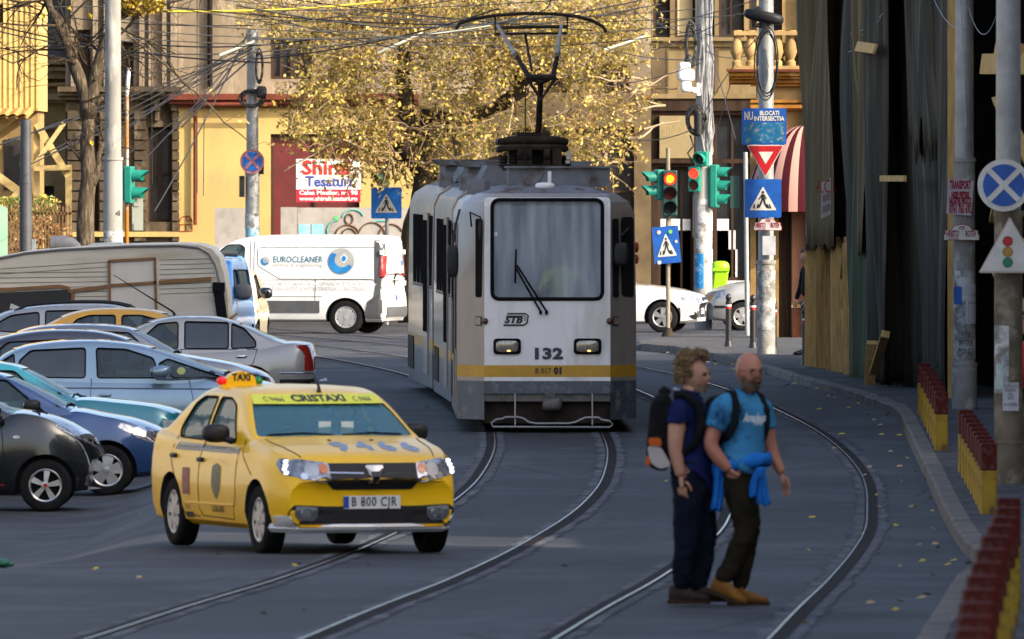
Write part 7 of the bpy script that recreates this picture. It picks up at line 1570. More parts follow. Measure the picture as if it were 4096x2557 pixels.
def plane(L, pts, d, m, parent, name, th=.006):
    q = MB(); q.prism([(L.p(x, y).x, L.p(x, y).z) for x, y in pts], (0, d, 0), (1,0,0), (0,0,1), (0, th, 0)); return q.build(name, m, parent)
def scaled(pts, k):
    cx = sum(p[0] for p in pts)/len(pts); cy = sum(p[1] for p in pts)/len(pts); return [(cx+(x-cx)*k, cy+(y-cy)*k) for x, y in pts]
def no_stop(label, x, y, s, r, rim, cross, blue, d):
    L = LC(x, y, s); t = thing("no_stopping_sign", label, "road sign", L.w)
    plane(L, ring(x, y, r, r, 40), d, rim, t, "rim", .02); plane(L, ring(x, y, r*.80, r*.80, 40), d-.006, blue, t, "field")
    q = MB(); k = r*.80
    for a in (45, 135): c, s_ = math.cos(R(a)), math.sin(R(a)); q.bar(L.p(x-c*k, y-s_*k, d-.012-.002*(a > 90)), L.p(x+c*k, y+s_*k, d-.012-.002*(a > 90)), L.m(r*.21), .006)
    q.build("cross", cross, t)
no_stop("round no stopping sign with faded red rim on the grey pole behind the van", 597, 382, 44.5, 29, M['faded_red'], M['faded_red'], M['sign_blue'], -.26)
no_stop("big round no stopping sign with white rim and cross at the right edge", 2372, 438, 95.0, 62, M['sign_white'], M['sign_white'], M['sign_blue'], -.25)
def crossing(label, x, y, s, w_, h, blue, d, tilt=0):
    L = LC(x, y, s); L.w = L.w+Vector((0, d, 0)); t = thing("crossing_sign", label, "road sign", L.w); t.rotation_euler = (0, R(tilt), 0); a = w_/2; b = h/2
    plane(L, rnd([(x-a,y+b),(x+a,y+b),(x+a,y-b),(x-a,y-b)], 4), 0, blue, t, "plate", .015); plane(L, rnd([(x-a*.74,y+b*.62),(x+a*.74,y+b*.62),(x,y-b*.62)], 3), -.006, M['sign_white'], t, "triangle")
    q = MB(); F = lambda pts: q.prism([(L.p(x+u*a, y+v*b).x, L.p(x+u*a, y+v*b).z) for u, v in pts], (0,-.011,0), (1,0,0), (0,0,1), (0,.005,0))
    F(ring(.0,-.32,.065,.075,12)); F([(-.08,-.22),(.08,-.22),(.10,.08),(-.09,.08)]); F([(-.08,-.2),(-.03,-.15),(-.16,.0),(-.22,.08),(-.25,.05),(-.17,-.07)]); F([(.06,-.2),(.10,-.16),(.20,-.02),(.17,.06),(.13,.03),(.14,-.02)])
    F([(-.09,.06),(.0,.06),(-.08,.30),(-.20,.50),(-.27,.47),(-.17,.26)]); F([(.0,.06),(.10,.06),(.16,.28),(.28,.46),(.20,.50),(.08,.33)])
    for u in (-.50,-.30,.30,.42): F([(u-.05,.52),(u+.04,.52),(u+.02+(-.06 if u > 0 else .06),.30),(u-.05+(-.06 if u > 0 else .06),.30)])
    q.build("walker", M['ink'], t); return L, t
crossing("bright blue crossing sign with walker between the shop sign and the tram", 914, 480, 44.0, 72, 74, M['sign_blue_b'], -.12)
crossing("deep blue crossing sign below the give way triangle", 1804, 469, 59.6, 87, 91, M['sign_blue'], -.26)
Lk, tk = crossing("tilted blue crossing sign with stickers on the thin signal post", 1576, 579, 52.3, 63, 88, M['sign_blue'], -.10, -5)
for x, y, r_, m in ((1588,549,5,mat("green_sticker", (.15,.45,.12,1), .6)), (1601,533,4,M['paper']), (1561,548,5,M['paper']), (1600,573,4,M['paper']), (1556,619,5,M['paper'])): plane(Lk, ring(x, y, r_, r_, 10), -.014, m, tk, "sticker", .003)
# intersection board, give way
L = LC(1806, 298, 59.6); t = thing("road_board", "blue board reading NU BLOCATI INTERSECTIA above the give way sign", "road sign", L.w); d = -.26
plane(L, rnd([(1754,342),(1859,342),(1859,256),(1754,256)], 3), d, M['sign_blue'], t, "plate", .02); plane(L, rnd([(1759,338),(1854,338),(1854,290),(1759,290)], 2), d-.005, mat("worn_blue_panel", (.012,.10,.22,1), .6, c2=(.02,.14,.28,1), ns=9, c3=(.20,.24,.26,1), ns3=12), t, "worn_panel")
lettering("NU", .19, M['sign_white'], t, L.p(1770, 275, d-.01), bold=.006, width=L.m(20)); lettering("BLOCATI", .10, M['sign_white'], t, L.p(1819, 268, d-.01), bold=.004, width=L.m(46)); lettering("INTERSECTIA", .10, M['sign_white'], t, L.p(1818, 281, d-.01), bold=.004, width=L.m(72))
L = LC(1809, 378, 59.6); t = thing("give_way_sign", "red give way triangle with white centre, point down", "road sign", L.w)
plane(L, rnd([(1765,343),(1854,343),(1810,420)], 4), d, M['sign_white'], t, "edge", .02); plane(L, rnd([(1768,345),(1851,345),(1810,416)], 3), d-.005, M['sign_red'], t, "border"); plane(L, [(1793,359),(1828,359),(1810,388)], d-.010, M['sign_white'], t, "centre")
L = LC(2384, 585, 95.0); t = thing("signals_ahead_sign", "white triangle sign with red, amber and green dots at the right edge", "road sign", L.w); d = -.25
plane(L, rnd([(2312,645),(2462,645),(2386,512)], 5), d, mat("faded_rust_edge", (.42,.30,.24,1), .6, c2=(.52,.48,.42,1), ns=5), t, "edge", .02); plane(L, rnd([(2316,641),(2458,641),(2386,519)], 4), d-.005, M['sign_white'], t, "field")
for y, m in ((570,M['sign_red']),(595,mat("amber_dot", (.42,.22,.03,1), .5)),(620,mat("green_dot", (.01,.20,.10,1), .5))): plane(L, ring(2381, y, 12, 12, 20), d-.012, M['ink'], t, "dot_rim", .005); plane(L, ring(2381, y, 10.8, 10.8, 20), d-.015, m, t, "dot", .006)
# stop plates
def stop_plate(label, x, y, s, w_, d, worn=False):
    L = LC(x, y, s); t = thing("stop_plate", label, "stop sign", L.w); u = w_/84
    P = [(-41,14),(41,14),(41,2),(38,2),(38,-8),(24,-9),(18,-18),(0,-22),(-18,-18),(-24,-9),(-38,-8),(-38,2),(-41,2)]
    plane(L, [(x+a*u*1.04, y+b*u*1.08) for a, b in P], d, M['crimson'], t, "edge", .012); plane(L, [(x+a*u, y+b*u) for a, b in P], d-.004, mat("plate_white", (.58,.54,.52,1), .5, c2=(.42,.36,.35,1), ns=6) if worn else M['sign_white'], t, "plate")
    lettering("HRISTO", .115*w_/84*75/s, M['crimson'], t, L.p(x-21*u, y+0*u, d-.008), bold=.003, width=L.m(30*u)); lettering("BOTEV", .115*w_/84*75/s, M['crimson'], t, L.p(x+22*u, y+0*u, d-.008), bold=.003, width=L.m(26*u)); lettering("Linii 605", .05, M['crimson'], t, L.p(x-18*u, y+11*u, d-.008), width=L.m(24*u)); lettering("STB", .06, M['crimson'], t, L.p(x, y-14*u, d-.008), bold=.002, shear=.2, width=L.m(13*u))
stop_plate("small white HRISTO BOTEV stop plate on the middle right pole", 2273, 553, 75.0, 84, -.20); stop_plate("worn HRISTO BOTEV stop plate below the crossing sign", 1815, 533, 59.6, 66, -.24, True)
L = LC(2270, 467, 75.0); t = thing("notice_board", "white notice with red lettering TRANSPORT on the middle right pole", "sign", L.w); d = -.19
plane(L, [(2237,505),(2296,510),(2302,428),(2241,424)], d, mat("notice_white", (.50,.44,.44,1), .6, c2=(.42,.36,.37,1), ns=4), t, "board", .012)
for txt, y, w_, h in (("TRANSPORT", 438, 50, .155), ("NISIP PIETRIS", 462, 42, .12), ("BALASTRU MOLOZ", 476, 52, .12), ("0761 765 692", 495, 52, .155)): lettering(txt, h, M['crimson'], t, L.p(2270, y, d-.006), bold=.006, width=L.m(w_))

# ---- signals
lamp_dark = mat("dark_lens", (.010,.012,.013,1), .15); red_on = mat("lit_red_signal", (1,.05,.02,1), .4, emit=1.1, emc=(1,.02,.008,1)); red_core = mat("lit_red_core", (1,.4,.1,1), .4, emit=1.3, emc=(1,.26,.0,1)); red_off = mat("unlit_red_lens", (.05,.004,.004,1), .2)
def visor(q, c, dr, r, ln, th=.012):
    c = Vector(c); dr = Vector(dr).normalized(); up = Vector((0,0,1)); sd_ = dr.cross(up); n = 18; vs = []
    for k in range(n+1):
        a = lerp(-215, 35, k/n); v = sd_*math.cos(R(a))*-1+up*-math.sin(R(a)); l = ln*(.55+.45*max(0, v.z)*1.0)
        vs += [c+v*r, c+v*r*1.02+dr*l]
    q.add(vs, [(2*k, 2*k+1, 2*k+3, 2*k+2) for k in range(n)]); q.add([v+(v-c).normalized()*-.006 for v in vs], [(2*k, 2*k+2, 2*k+3, 2*k+1) for k in range(n)])
def signal(label, x, y, s, n, dr, pitch, r, m, lit=None, d=-.25, ln=.26, cat="traffic light"):
    L = LC(x, y, s); t = thing("traffic_light", label, cat, L.w+Vector((0,d,0))); dr = Vector(dr).normalized(); sd_ = dr.cross(Vector((0,0,1))); h = L.m(pitch)
    q = MB(); rot = Matrix((sd_, dr, Vector((0,0,1)))).transposed(); q.box((0,0,0), (r*2.25, .16, h*n+.05), 0, rot); q.box(-dr*.10, (r*1.6, .06, h*n*.9), 0, rot); o = q.build("housing", m, t); b = o.modifiers.new("b", 'BEVEL'); b.width = .025; b.segments = 2
    for k in range(n):
        c = dr*.085+Vector((0,0,h*((n-1)/2-k))); q = MB(); q.cyl(c, c+dr*.012, r*.92, n=24); q.ell(c+dr*.01, [r*.9 if True else 0]*3) if False else None
        q.build("lens", red_on if lit == k else (red_off if k == 1 and lit is not None else lamp_dark), t, True, 40)
        if lit == k and n > 2: g = MB(); g.cyl(c+dr*.013, c+dr*.02, r*.62, n=20); g.build("glow", red_core, t, True, 40)
        q = MB(); visor(q, c, dr, r*1.0, ln); q.build("visor", m, t, True, 40)
    return L, t
signal("green signal head facing right on the left post, two visors", 306, 437, 49.0, 2, (1,-.25,-.05), 41, .135, M['teal'], d=-.05, ln=.34)
signal("signal with its red lamp lit, right of the tram", 1584, 457, 52.3, 3, (.05,-1,0), 34, .125, M['teal_dark'], lit=0, d=-.14, ln=.16)
signal("green signal head facing left beside the lit red signal", 1560, 437, 52.3, 2, (-1,-.25,0), 33, .115, M['teal'], d=-.02, ln=.28)
signal("pedestrian signal with small lit red figure on the white pole", 1643, 424, 46.3, 2, (-.25,-1,0), 27, .115, M['teal'], lit=0, d=-.32, ln=.10)
signal("single green signal head above the pedestrian signal", 1661, 376, 46.3, 1, (-.45,-1,0), 30, .12, M['teal'], d=-.35, ln=.26)
signal("green signal head with three visors facing right on the white pole", 1690, 440, 46.3, 3, (1,-.25,-.05), 32, .125, M['teal'], d=-.15, ln=.30)
signal("small green signal head above the bright blue crossing sign", 906, 423, 44.0, 1, (-.8,-.6,0), 30, .13, M['teal'], d=-.1, ln=.22)

# ---- bin, bollards, kerb posts
L = gl(1702, 45.0); t = thing("litter_bin", "lime green litter bin leaning on the white pole", "bin", L.w); lime = mat("lime_plastic", (.26,.62,.004,1), .35, c2=(.22,.52,.004,1), ns=2)
q = MB(); q.prism([(L.p(*a).x, L.p(*a).z) for a in ((1683,705),(1715,705),(1723,640),(1689,640))], (0,-.2,0), (1,0,0), (0,0,1), (0,.3,0)); o = q.build("body", lime, t); b = o.modifiers.new("b", 'BEVEL'); b.width = .04; b.segments = 3
q = MB(); q.ell(L.p(1704,634,-.05), (.20,.17,.16), pw=.7); q.bx(L.p(1686,641,-.24), L.p(1724,634,.13)); q.build("lid", lime, t, True, 40); q = MB(); q.bx(L.p(1688,760,-.05), L.p(1692,640,.0)); q.build("stand", M['rust_black'], t)
def bollard(label, x, s):
    L = gl(x, s); t = thing("bollard", label, "bollard", L.w, group="black bollards on the far pavement corner"); q = MB(); r = .052
    q.cyl((0,0,0), (0,0,.10), r*1.5, r*1.2, 16); q.cyl((0,0,.1), (0,0,.80), r, n=16); q.ell((0,0,.86), (r,r,.07)); q.build("post", mat("bollard_black", (.012,.012,.013,1), .4), t, True, 40)
    q = MB(); q.cyl((0,0,.66), (0,0,.70), r*1.06, n=16); q.build("red_band", M['sign_red'], t); q = MB(); q.cyl((0,0,.705), (0,0,.735), r*1.06, n=16); q.build("white_band", M['white'], t)
bollard("black bollard with red and white bands nearest the silver car", 1723, 57.0); bollard("black bollard left of the grey sign pole", 1781, 57.5); bollard("black bollard right of the grey sign pole", 1830, 59.5); bollard("black bollard beside the timber props", 1905, 63.0)
pr = mat("dark_red_post_top", (.12,.020,.014,1), .7, c2=(.065,.014,.010,1), ns=7, c3=(.10,.06,.045,1), ns3=11); py = mat("yellow_post_paint", (.42,.27,.035,1), .65, c2=(.26,.16,.03,1), ns=5, c3=(.10,.07,.035,1), ns3=8)
proto = None
def kpost(X, s, label, group, rz):
    global proto
    Y = FPX/s; loc = Vector((X, Y, gz(X, Y)+.12))
    if proto is None:
        proto = thing("kerb_post", label, "post", loc, rz, group)
        q = MB(); q.bx((-.075,-.075,-.15), (.075,.075,.42)); o = q.build("yellow_base", py, proto); b = o.modifiers.new("b", 'BEVEL'); b.width = .008
        q = MB(); q.bx((-.077,-.077,.42), (.077,.077,.68)); o = q.build("red_top", pr, proto); b = o.modifiers.new("b", 'BEVEL'); b.width = .010
    else:
        o = copy_tree(proto); o.location = loc; o.rotation_euler.z = rz; tag(o, label, None, group)
for i in range(7): t_ = i/6; kpost(lerp(5.38,4.99,t_), lerp(76.5,86,t_), "square yellow post with dark red top in the far row along the kerb", "far row of striped kerb posts", R(3))
for i in range(9): t_ = i/8; kpost(lerp(4.93,4.58,t_), lerp(92,104,t_), "square yellow post with dark red top in the middle row along the kerb", "middle row of striped kerb posts", R(4))
for i in range(16):
    s = lerp(143, 262, i/15); X = cinterp([(143,3.47),(160,3.08),(180,2.67),(210,2.22),(262,1.70)], s); kpost(X, s, "blurred yellow post with red top in the nearest row at the bottom right corner", "nearest row of striped kerb posts", R(6))
# ---- shop sign, white panels, street bits behind the van
L = LC(776, 426, 42.4); t = thing("shop_board", "white and red fabric shop board beside the red gate", "sign", L.w); d = -.15
plane(L, [(701,478),(853,478),(853,376),(701,376)], d, M['white'], t, "board", .05); plane(L, [(701,478),(853,478),(853,448),(701,448)], d-.004, mat("board_red", (.36,.012,.035,1), .5), t, "red_panel", .004)
shred = mat("red_serif", (.42,.03,.02,1), .5); shblue = mat("blue_serif", (.04,.06,.28,1), .5)
lettering("Shiral", .46, shred, t, L.p(772, 398, d-.008), bold=.016, width=L.m(114)); lettering("Tesaturi", .34, shblue, t, L.p(778, 430, d-.008), bold=.010, width=L.m(110)); lettering(",", .20, shblue, t, L.p(731, 447, d-.008), bold=.010)
lettering("Calea Mosilor, nr. 98", .14, M['white'], t, L.p(777, 456, d-.010), bold=.004, width=L.m(138)); lettering("www.shiraltesaturi.ro", .14, M['white'], t, L.p(777, 470, d-.010), bold=.004, width=L.m(138))
def panel(label, x0, y0, x1, y1, s, m, nm="white_panel"):
    L = LC((x0+x1)/2, y1, s); t = tag(plane(L, [(x0,y1),(x1,y1),(x1,y0),(x0,y0)], -.03, m, None, nm, .06), label, "panel"); t.location = L.w; return L, t
wp_ = mat("white_hoarding", (.36,.34,.32,1), .6, c2=(.28,.27,.25,1), ns=1.2, c3=(.24,.225,.21,1), ns3=2.5)
panel("white hoarding panel left of the grey pole", 508, 492, 580, 700, 43.2, wp_); panel("small white panel right of the grey pole", 664, 490, 703, 700, 43.0, wp_)
Lh, th = panel("long white hoarding with brown graffiti loops behind the van", 704, 491, 978, 700, 43.0, wp_)
q = MB(); 
for pth in (arc(Lh, 822, 556, 28, 24, 10, 180, -.045), arc(Lh, 826, 518, 9, 12, 0, 360, -.045), arc(Lh, 880, 560, 32, 34, 0, 160, -.045), arc(Lh, 925, 556, 28, 26, 20, 190, -.045), arc(Lh, 826, 560, 18, 20, 10, 180, -.045)): q.tube(pth, .018, 5)
q.build("graffiti", mat("brown_spray", (.14,.08,.05,1), .7), th); q = MB(); 
for pth in (arc(Lh, 800, 545, 26, 24, 90, 200, -.045), arc(Lh, 835, 518, 26, 22, 20, 170, -.045), arc(Lh, 905, 534, 28, 12, 60, 150, -.045)): q.tube(pth, .014, 5)
q.build("graffiti", mat("teal_spray", (.08,.40,.38,1), .7), th); q = MB(); q.prism([(Lh.p(x,y).x, Lh.p(x,y).z) for x, y in ring(795, 515, 5, 5, 12)], (0,-.04,0), (1,0,0), (0,0,1), (0,.004,0)); q.build("dot", mat("green_spray", (.10,.45,.15,1), .7), th)
bp3 = mat("pale_blue_poster", (.16,.42,.55,1), .6, c2=(.30,.52,.60,1), ns=6)
for x0, x1 in ((706,733),(737,765)): q = MB(); q.bx(Lh.p(x0,570,-.04), Lh.p(x1,530,-.034)); q.build("poster", bp3, th)
# left fence with plants
iron = mat("rusty_iron_fence", (.10,.05,.025,1), .8, c2=(.20,.12,.06,1), ns=6)
L = LC(60, 640, 47.0); t = thing("iron_fence", "rusty iron fence with spikes below the yellow building", "fence", L.w); q = MB()
for k in range(26): x = -40+k*8.2; q.bar(L.p(x,640), L.p(x,488+4*(k % 3)), .03, .03); q.cyl(L.p(x,488+4*(k % 3)), L.p(x,478+4*(k % 3)), .03, .004, 6)
q.build("bars", iron, t); q = MB(); q.bar(L.p(-45,505), L.p(175,505), .05, .03, 0, (0,1,0)); q.bar(L.p(-45,590), L.p(175,590), .05, .03); q.build("rail", iron, t)
L = LC(5, 640, 47.5); t = tag(plane(L, [(-12,640),(18,640),(18,492),(-12,480)], -.05, mat("pale_green_gate", (.22,.42,.27,1), .6, c2=(.30,.45,.32,1), ns=2), None, "gate_panel", .05), "pale green gate panel at the far left edge", "gate"); t.location = L.w
L = LC(66, 640, 48.5); t = tag(plane(L, [(48,620),(84,620),(84,566),(48,566)], -.2, mat("grey_cabinet", (.22,.27,.30,1), .5, c2=(.12,.14,.16,1), ns=3), None, "utility_cabinet", .3), "grey utility cabinet at the foot of the dark pole", "cabinet"); t.location = L.w
# litter
L = gl(764, 65.5, .005); q = MB(); q.add([(-.06,-.25,.0),(.07,-.22,.01),(.05,.2,.05),(-.05,.15,.02)], [(0,1,2,3)]); o = tag(q.build("paper_scrap", M['paper']), "white paper scrap on the road left of the tram", "litter"); o.location = L.w
L = gl(8, 119, .01); q = MB(); q.ell((0,0,.03), (.06,.1,.04)); q.ell((.05,.05,.02), (.04,.1,.02)); o = tag(q.build("green_wrapper", mat("green_wrap", (.01,.10,.05,1), .5), smooth=True), "crumpled dark green wrapper on the road at the left edge", "litter"); o.location = L.w
q = MB(); rn = random.Random(9)
for i in range(110):
    if i < 75: j = rn.randint(5, 150); X, Y = kl[j]; X -= abs(rn.gauss(0,.35)); Y += rn.uniform(-1,1)
    else: s = rn.uniform(60,150); Y = FPX/s; X = rn.uniform(-4.5, 3.5)
    a = rn.uniform(0,6.28); l = rn.uniform(.03,.055); z = gz(X, Y)+.014; d_ = Vector((math.cos(a), math.sin(a), 0))*l; n_ = Vector((-d_.y, d_.x, 0))*.55
    c = Vector((X, Y, z)); q.add([c-d_, c+n_+Vector((0,0,.02)), c+d_+Vector((0,0,.012)), c-n_], [(0,1,2,3)], i % 2)
tag(q.build("fallen_leaves", [mat("yellow_leaf", (.50,.36,.05,1), .7), mat("tan_leaf", (.42,.30,.15,1), .7)], fix=False), kind="stuff")
# ================================================================ trees
M['bark'] = mat("bark", (.10,.075,.05,1), .95, c2=(.045,.034,.025,1), ns=6, stretch=(3,3,.5), bump=.6, bs=14, c3=(.18,.14,.095,1), ns3=7); M['dark_bark'] = mat("dark_bark", (.035,.026,.018,1), .95, c2=(.07,.052,.035,1), ns=5, bump=.5)
def leafmat(name, c, c2, ns=.9):
    m = mat(name, c, .55, c2=c2, ns=ns); t = m.node_tree; b = t.nodes["Principled BSDF"]; out = t.nodes["Material Output"]
    tr = t.nodes.new("ShaderNodeBsdfTranslucent"); mx = t.nodes.new("ShaderNodeMixShader"); mx.inputs[0].default_value = .3
    src = b.inputs["Base Color"].links[0].from_socket; t.links.new(src, tr.inputs[0]); t.links.new(b.outputs[0], mx.inputs[1]); t.links.new(tr.outputs[0], mx.inputs[2]); t.links.new(mx.outputs[0], out.inputs[0]); return m
LM = [leafmat("golden_leaf", (.56,.43,.10,1), (.44,.32,.06,1)), leafmat("olive_leaf", (.28,.24,.045,1), (.18,.155,.03,1)), leafmat("brown_leaf", (.32,.16,.035,1), (.20,.09,.02,1)), leafmat("pale_leaf", (.62,.47,.16,1), (.52,.37,.10,1))]
def leaf(q, c, sz, rn, mi):
    d = Vector((rn.gauss(0,1), rn.gauss(0,1), rn.gauss(-.5,.8))).normalized(); u = d.orthogonal().normalized(); u = Matrix.Rotation(rn.uniform(0,6.28), 3, d) @ u; n = d.cross(u)
    q.add([c, c+d*sz*.5+u*sz*.30+n*sz*.10, c+d*sz, c+d*sz*.5-u*sz*.30+n*sz*.10], [(0,1,2,3)], mi)
def limb(q, pts, r0, r1, rn, wob=.05, mi=0, n=8):
    pts = [Vector(p) for p in pts]; out = [pts[0]]
    for a, b in zip(pts, pts[1:]):
        k = max(2, int((b-a).length/.3))
        for j in range(1, k+1): out.append(a.lerp(b, j/k)+(Vector((rn.uniform(-1,1), rn.uniform(-1,1), rn.uniform(-1,1)))*wob if j < k else Vector()))
    q.tube(out, [lerp(r0, r1, i/(len(out)-1)) for i in range(len(out))], n, mi); return out
rn = random.Random(21)
L = gl(1000, 44.5, .1); gt = thing("autumn_tree", "big golden leaved autumn tree spreading above and behind the tram", "tree", L.w)
q = MB()
limb(q, [L.p(975,L.y), L.p(978,560), L.p(1005,430), L.p(990,340), L.p(965,300)], .33, .22, rn); limb(q, [L.p(990,400,-.1), L.p(962,352,-.5), L.p(945,338,-.6)], .19, .22, rn, .02); limb(q, [L.p(1000,400), L.p(960,270), L.p(955,150,.2), L.p(965,60,.4), L.p(990,-80,.5)], .23, .09, rn)
limb(q, [L.p(1000,390), L.p(1010,270,.3), L.p(1080,288,.2), L.p(1180,250), L.p(1260,180,-.2), L.p(1320,150,-.2)], .20, .08, rn); limb(q, [L.p(1000,420,.2), L.p(1120,400,.5), L.p(1280,330,.6), L.p(1420,300,.3)], .16, .05, rn); limb(q, [L.p(1180,250), L.p(1240,215), L.p(1210,130), L.p(1180,20)], .17, .06, rn); q.build("trunk", M['dark_bark'], gt, True, 180)
E_l = [(1000,110,330,110,1.0),(830,260,165,95,1.15),(990,330,190,75,.95),(1350,130,165,120,1.1),(1400,285,105,85,.9),(1180,20,380,80,1.0),(720,45,130,60,.9),(1150,290,150,60,.8),(1440,390,50,28,.45),(780,170,110,60,.9),(860,360,110,60,.7),(1120,170,140,70,.5),(1330,360,90,55,.7),(1470,60,60,70,.8),(1500,230,32,30,.28),(900,405,60,22,.3),(640,20,90,30,.5),(1470,330,40,30,.3),(1090,400,50,20,.3)]
holes = [(690,140,46,46),(1300,232,48,42),(1010,275,38,28),(955,215,22,60),(955,345,25,22),(1440,210,30,26),(1160,235,34,26)]
br = MB(); cr = MB(); wsum = sum(e[2]*e[3]*e[4] for e in E_l); NC = 2300
for e in E_l:
    for k in range(int(NC*e[2]*e[3]*e[4]/wsum)+4):
        a = rn.uniform(0,6.2832); r_ = math.sqrt(rn.random())*1.02; x = e[0]+e[2]*r_*math.cos(a)*rn.uniform(.85,1.06); y = e[1]+e[3]*r_*math.sin(a)*rn.uniform(.85,1.06)
        if any(((x-h[0])/h[2])**2+((y-h[1])/h[3])**2 < rn.uniform(.6,1.15) for h in holes) and rn.random() < .88: continue
        d = rn.uniform(-1.7,1.5); c = L.p(x, y, d); an = Vector((rn.gauss(0,1), rn.gauss(0,.6), rn.gauss(-.1,.8))).normalized(); ln = rn.uniform(.35,.8)
        tw_ = [c, c+an*ln*.5+Vector((0,0,rn.uniform(-.05,.1))), c+an*ln]; br.tube(tw_, [.014,.010,.005], 4, 0, False)
        f = math.sin(x*.011+1)+math.sin(y*.02+x*.004); pick = [0,0,0,3,1] if f > .3 else ([1,1,0,0,3] if f > -.8 else [2,1,0,3,0])
        for j in range(rn.randint(7,13)):
            t = rn.random(); p = tw_[0].lerp(tw_[2], t)+Vector((rn.gauss(0,.10), rn.gauss(0,.10), rn.gauss(-.04,.10))); leaf(cr, p, rn.uniform(.075,.14), rn, rn.choice(pick))
for k in range(60):
    a = rn.choice(E_l); x = a[0]+a[2]*rn.uniform(-.8,.8); y = a[1]+a[3]*rn.uniform(-.8,.8); limb(br, [L.p(x,y,rn.uniform(-1.6,1)), L.p(x+rn.uniform(-60,60),y+rn.uniform(-50,20),rn.uniform(-1.6,1)), L.p(x+rn.uniform(-130,130),y+rn.uniform(-70,50),rn.uniform(-1.6,1))], .036, .012, rn, .04, 1, 5)
br.build("branches", [mat("pale_twig", (.24,.17,.10,1), .9), mat("pale_branch", (.33,.25,.16,1), .9)], gt, fix=False); cr.build("crown", LM, gt, fix=False)
# bare tree, left
rn = random.Random(5); L = gl(205, 50.5, .1); bt = thing("bare_tree", "nearly bare forked tree beside the tall pale pole, a few yellow leaves at its top", "tree", L.w); q = MB()
limb(q, [L.p(200,L.y), L.p(203,500), L.p(210,420), L.p(205,330), L.p(208,275), L.p(212,225)], .235, .11, rn, .02, n=12); limb(q, [L.p(208,280), L.p(200,215), L.p(165,120), L.p(140,60), L.p(110,0), L.p(95,-80)], .16, .05, rn, .03); limb(q, [L.p(208,275), L.p(225,190), L.p(245,110), L.p(275,50), L.p(320,-20)], .17, .05, rn, .03); limb(q, [L.p(165,120), L.p(150,60), L.p(120,20), L.p(118,-60)], .09, .03, rn, .03)
limb(q, [L.p(212,440), L.p(228,400), L.p(232,370), L.p(248,330)], .12, .04, rn, .03); limb(q, [L.p(205,390), L.p(192,372), L.p(183,366)], .08, .06, rn, .01); limb(q, [L.p(214,265), L.p(232,240), L.p(245,232)], .07, .05, rn, .01); q.build("trunk", M['bark'], bt, True, 180)
q = MB(); lf = MB()
def twig(p, d, ln, r, dep):
    n = 4; pts = [p]
    for i in range(n): d = (d+Vector((rn.gauss(0,.18), rn.gauss(0,.18), rn.gauss(.02,.16)))).normalized(); pts.append(pts[-1]+d*ln/n)
    q.tube(pts, [lerp(r, r*.45, i/n) for i in range(n+1)], 5, 0, False)
    if dep > 0:
        for k in range(3): a = rn.choice(pts[1:]); twig(a, (d+Vector((rn.gauss(0,.7), rn.gauss(0,.5), rn.gauss(0,.6)))).normalized(), ln*.62, r*.55, dep-1)
for x, y, dx, dy, ln in [(120,20,-1,.4,1.3),(140,60,-1,.2,1.5),(165,120,-.8,.1,1.4),(110,0,-1,-.2,1.2),(245,110,.8,.5,1.5),(275,50,1,.1,1.6),(275,60,1,-.5,1.4),(225,190,.6,.6,1.0),(150,60,.5,.9,1.2),(130,30,.3,1,1.2),(260,80,.2,1,1.3),(300,10,1,.2,1.6),(248,330,.6,.7,.5),(248,335,-.3,.8,.5),(183,366,-.6,.6,.4),(175,140,.6,.6,1.0),(290,0,1,.5,1.6),(232,370,1,.4,.6),(230,170,-.8,.5,1.2),(240,130,-.6,.9,1.3),(250,95,.1,1,1.4),(285,30,-.7,.8,1.3),(300,5,.9,.5,1.4),(270,55,.9,.7,1.2),(110,0,-.6,-.7,1.1),(155,90,-.9,-.3,1.2),(180,150,-.9,.2,1.0),(235,150,.9,.1,1.1),(265,70,.5,-.7,.9),(200,240,.6,.4,.7)]: twig(L.p(x, y, rn.uniform(-.3,.3)), Vector((dx, rn.uniform(-.4,.4), dy)).normalized(), ln, .028, 3)
q.build("twigs", M['dark_bark'], bt, fix=False)
for k in range(950):
    a = rn.uniform(0,6.28); r_ = math.sqrt(rn.random()); leaf(lf, L.p(325+62*r_*math.cos(a), 6+26*r_*math.sin(a), rn.uniform(-.6,.6)), rn.uniform(.08,.13), rn, 0 if rn.random() < .7 else 1)
for x, y in ((270,390),(240,620-8),(215,330),(160,20),(210,30),(100,30),(70,60),(320,262-150)): leaf(lf, L.p(x, y, -.3), .16, rn, 0)
lf.build("leaves", [leafmat("yellow_green_leaf", (.52,.36,.025,1), (.36,.27,.025,1)), LM[2]], bt, fix=False)
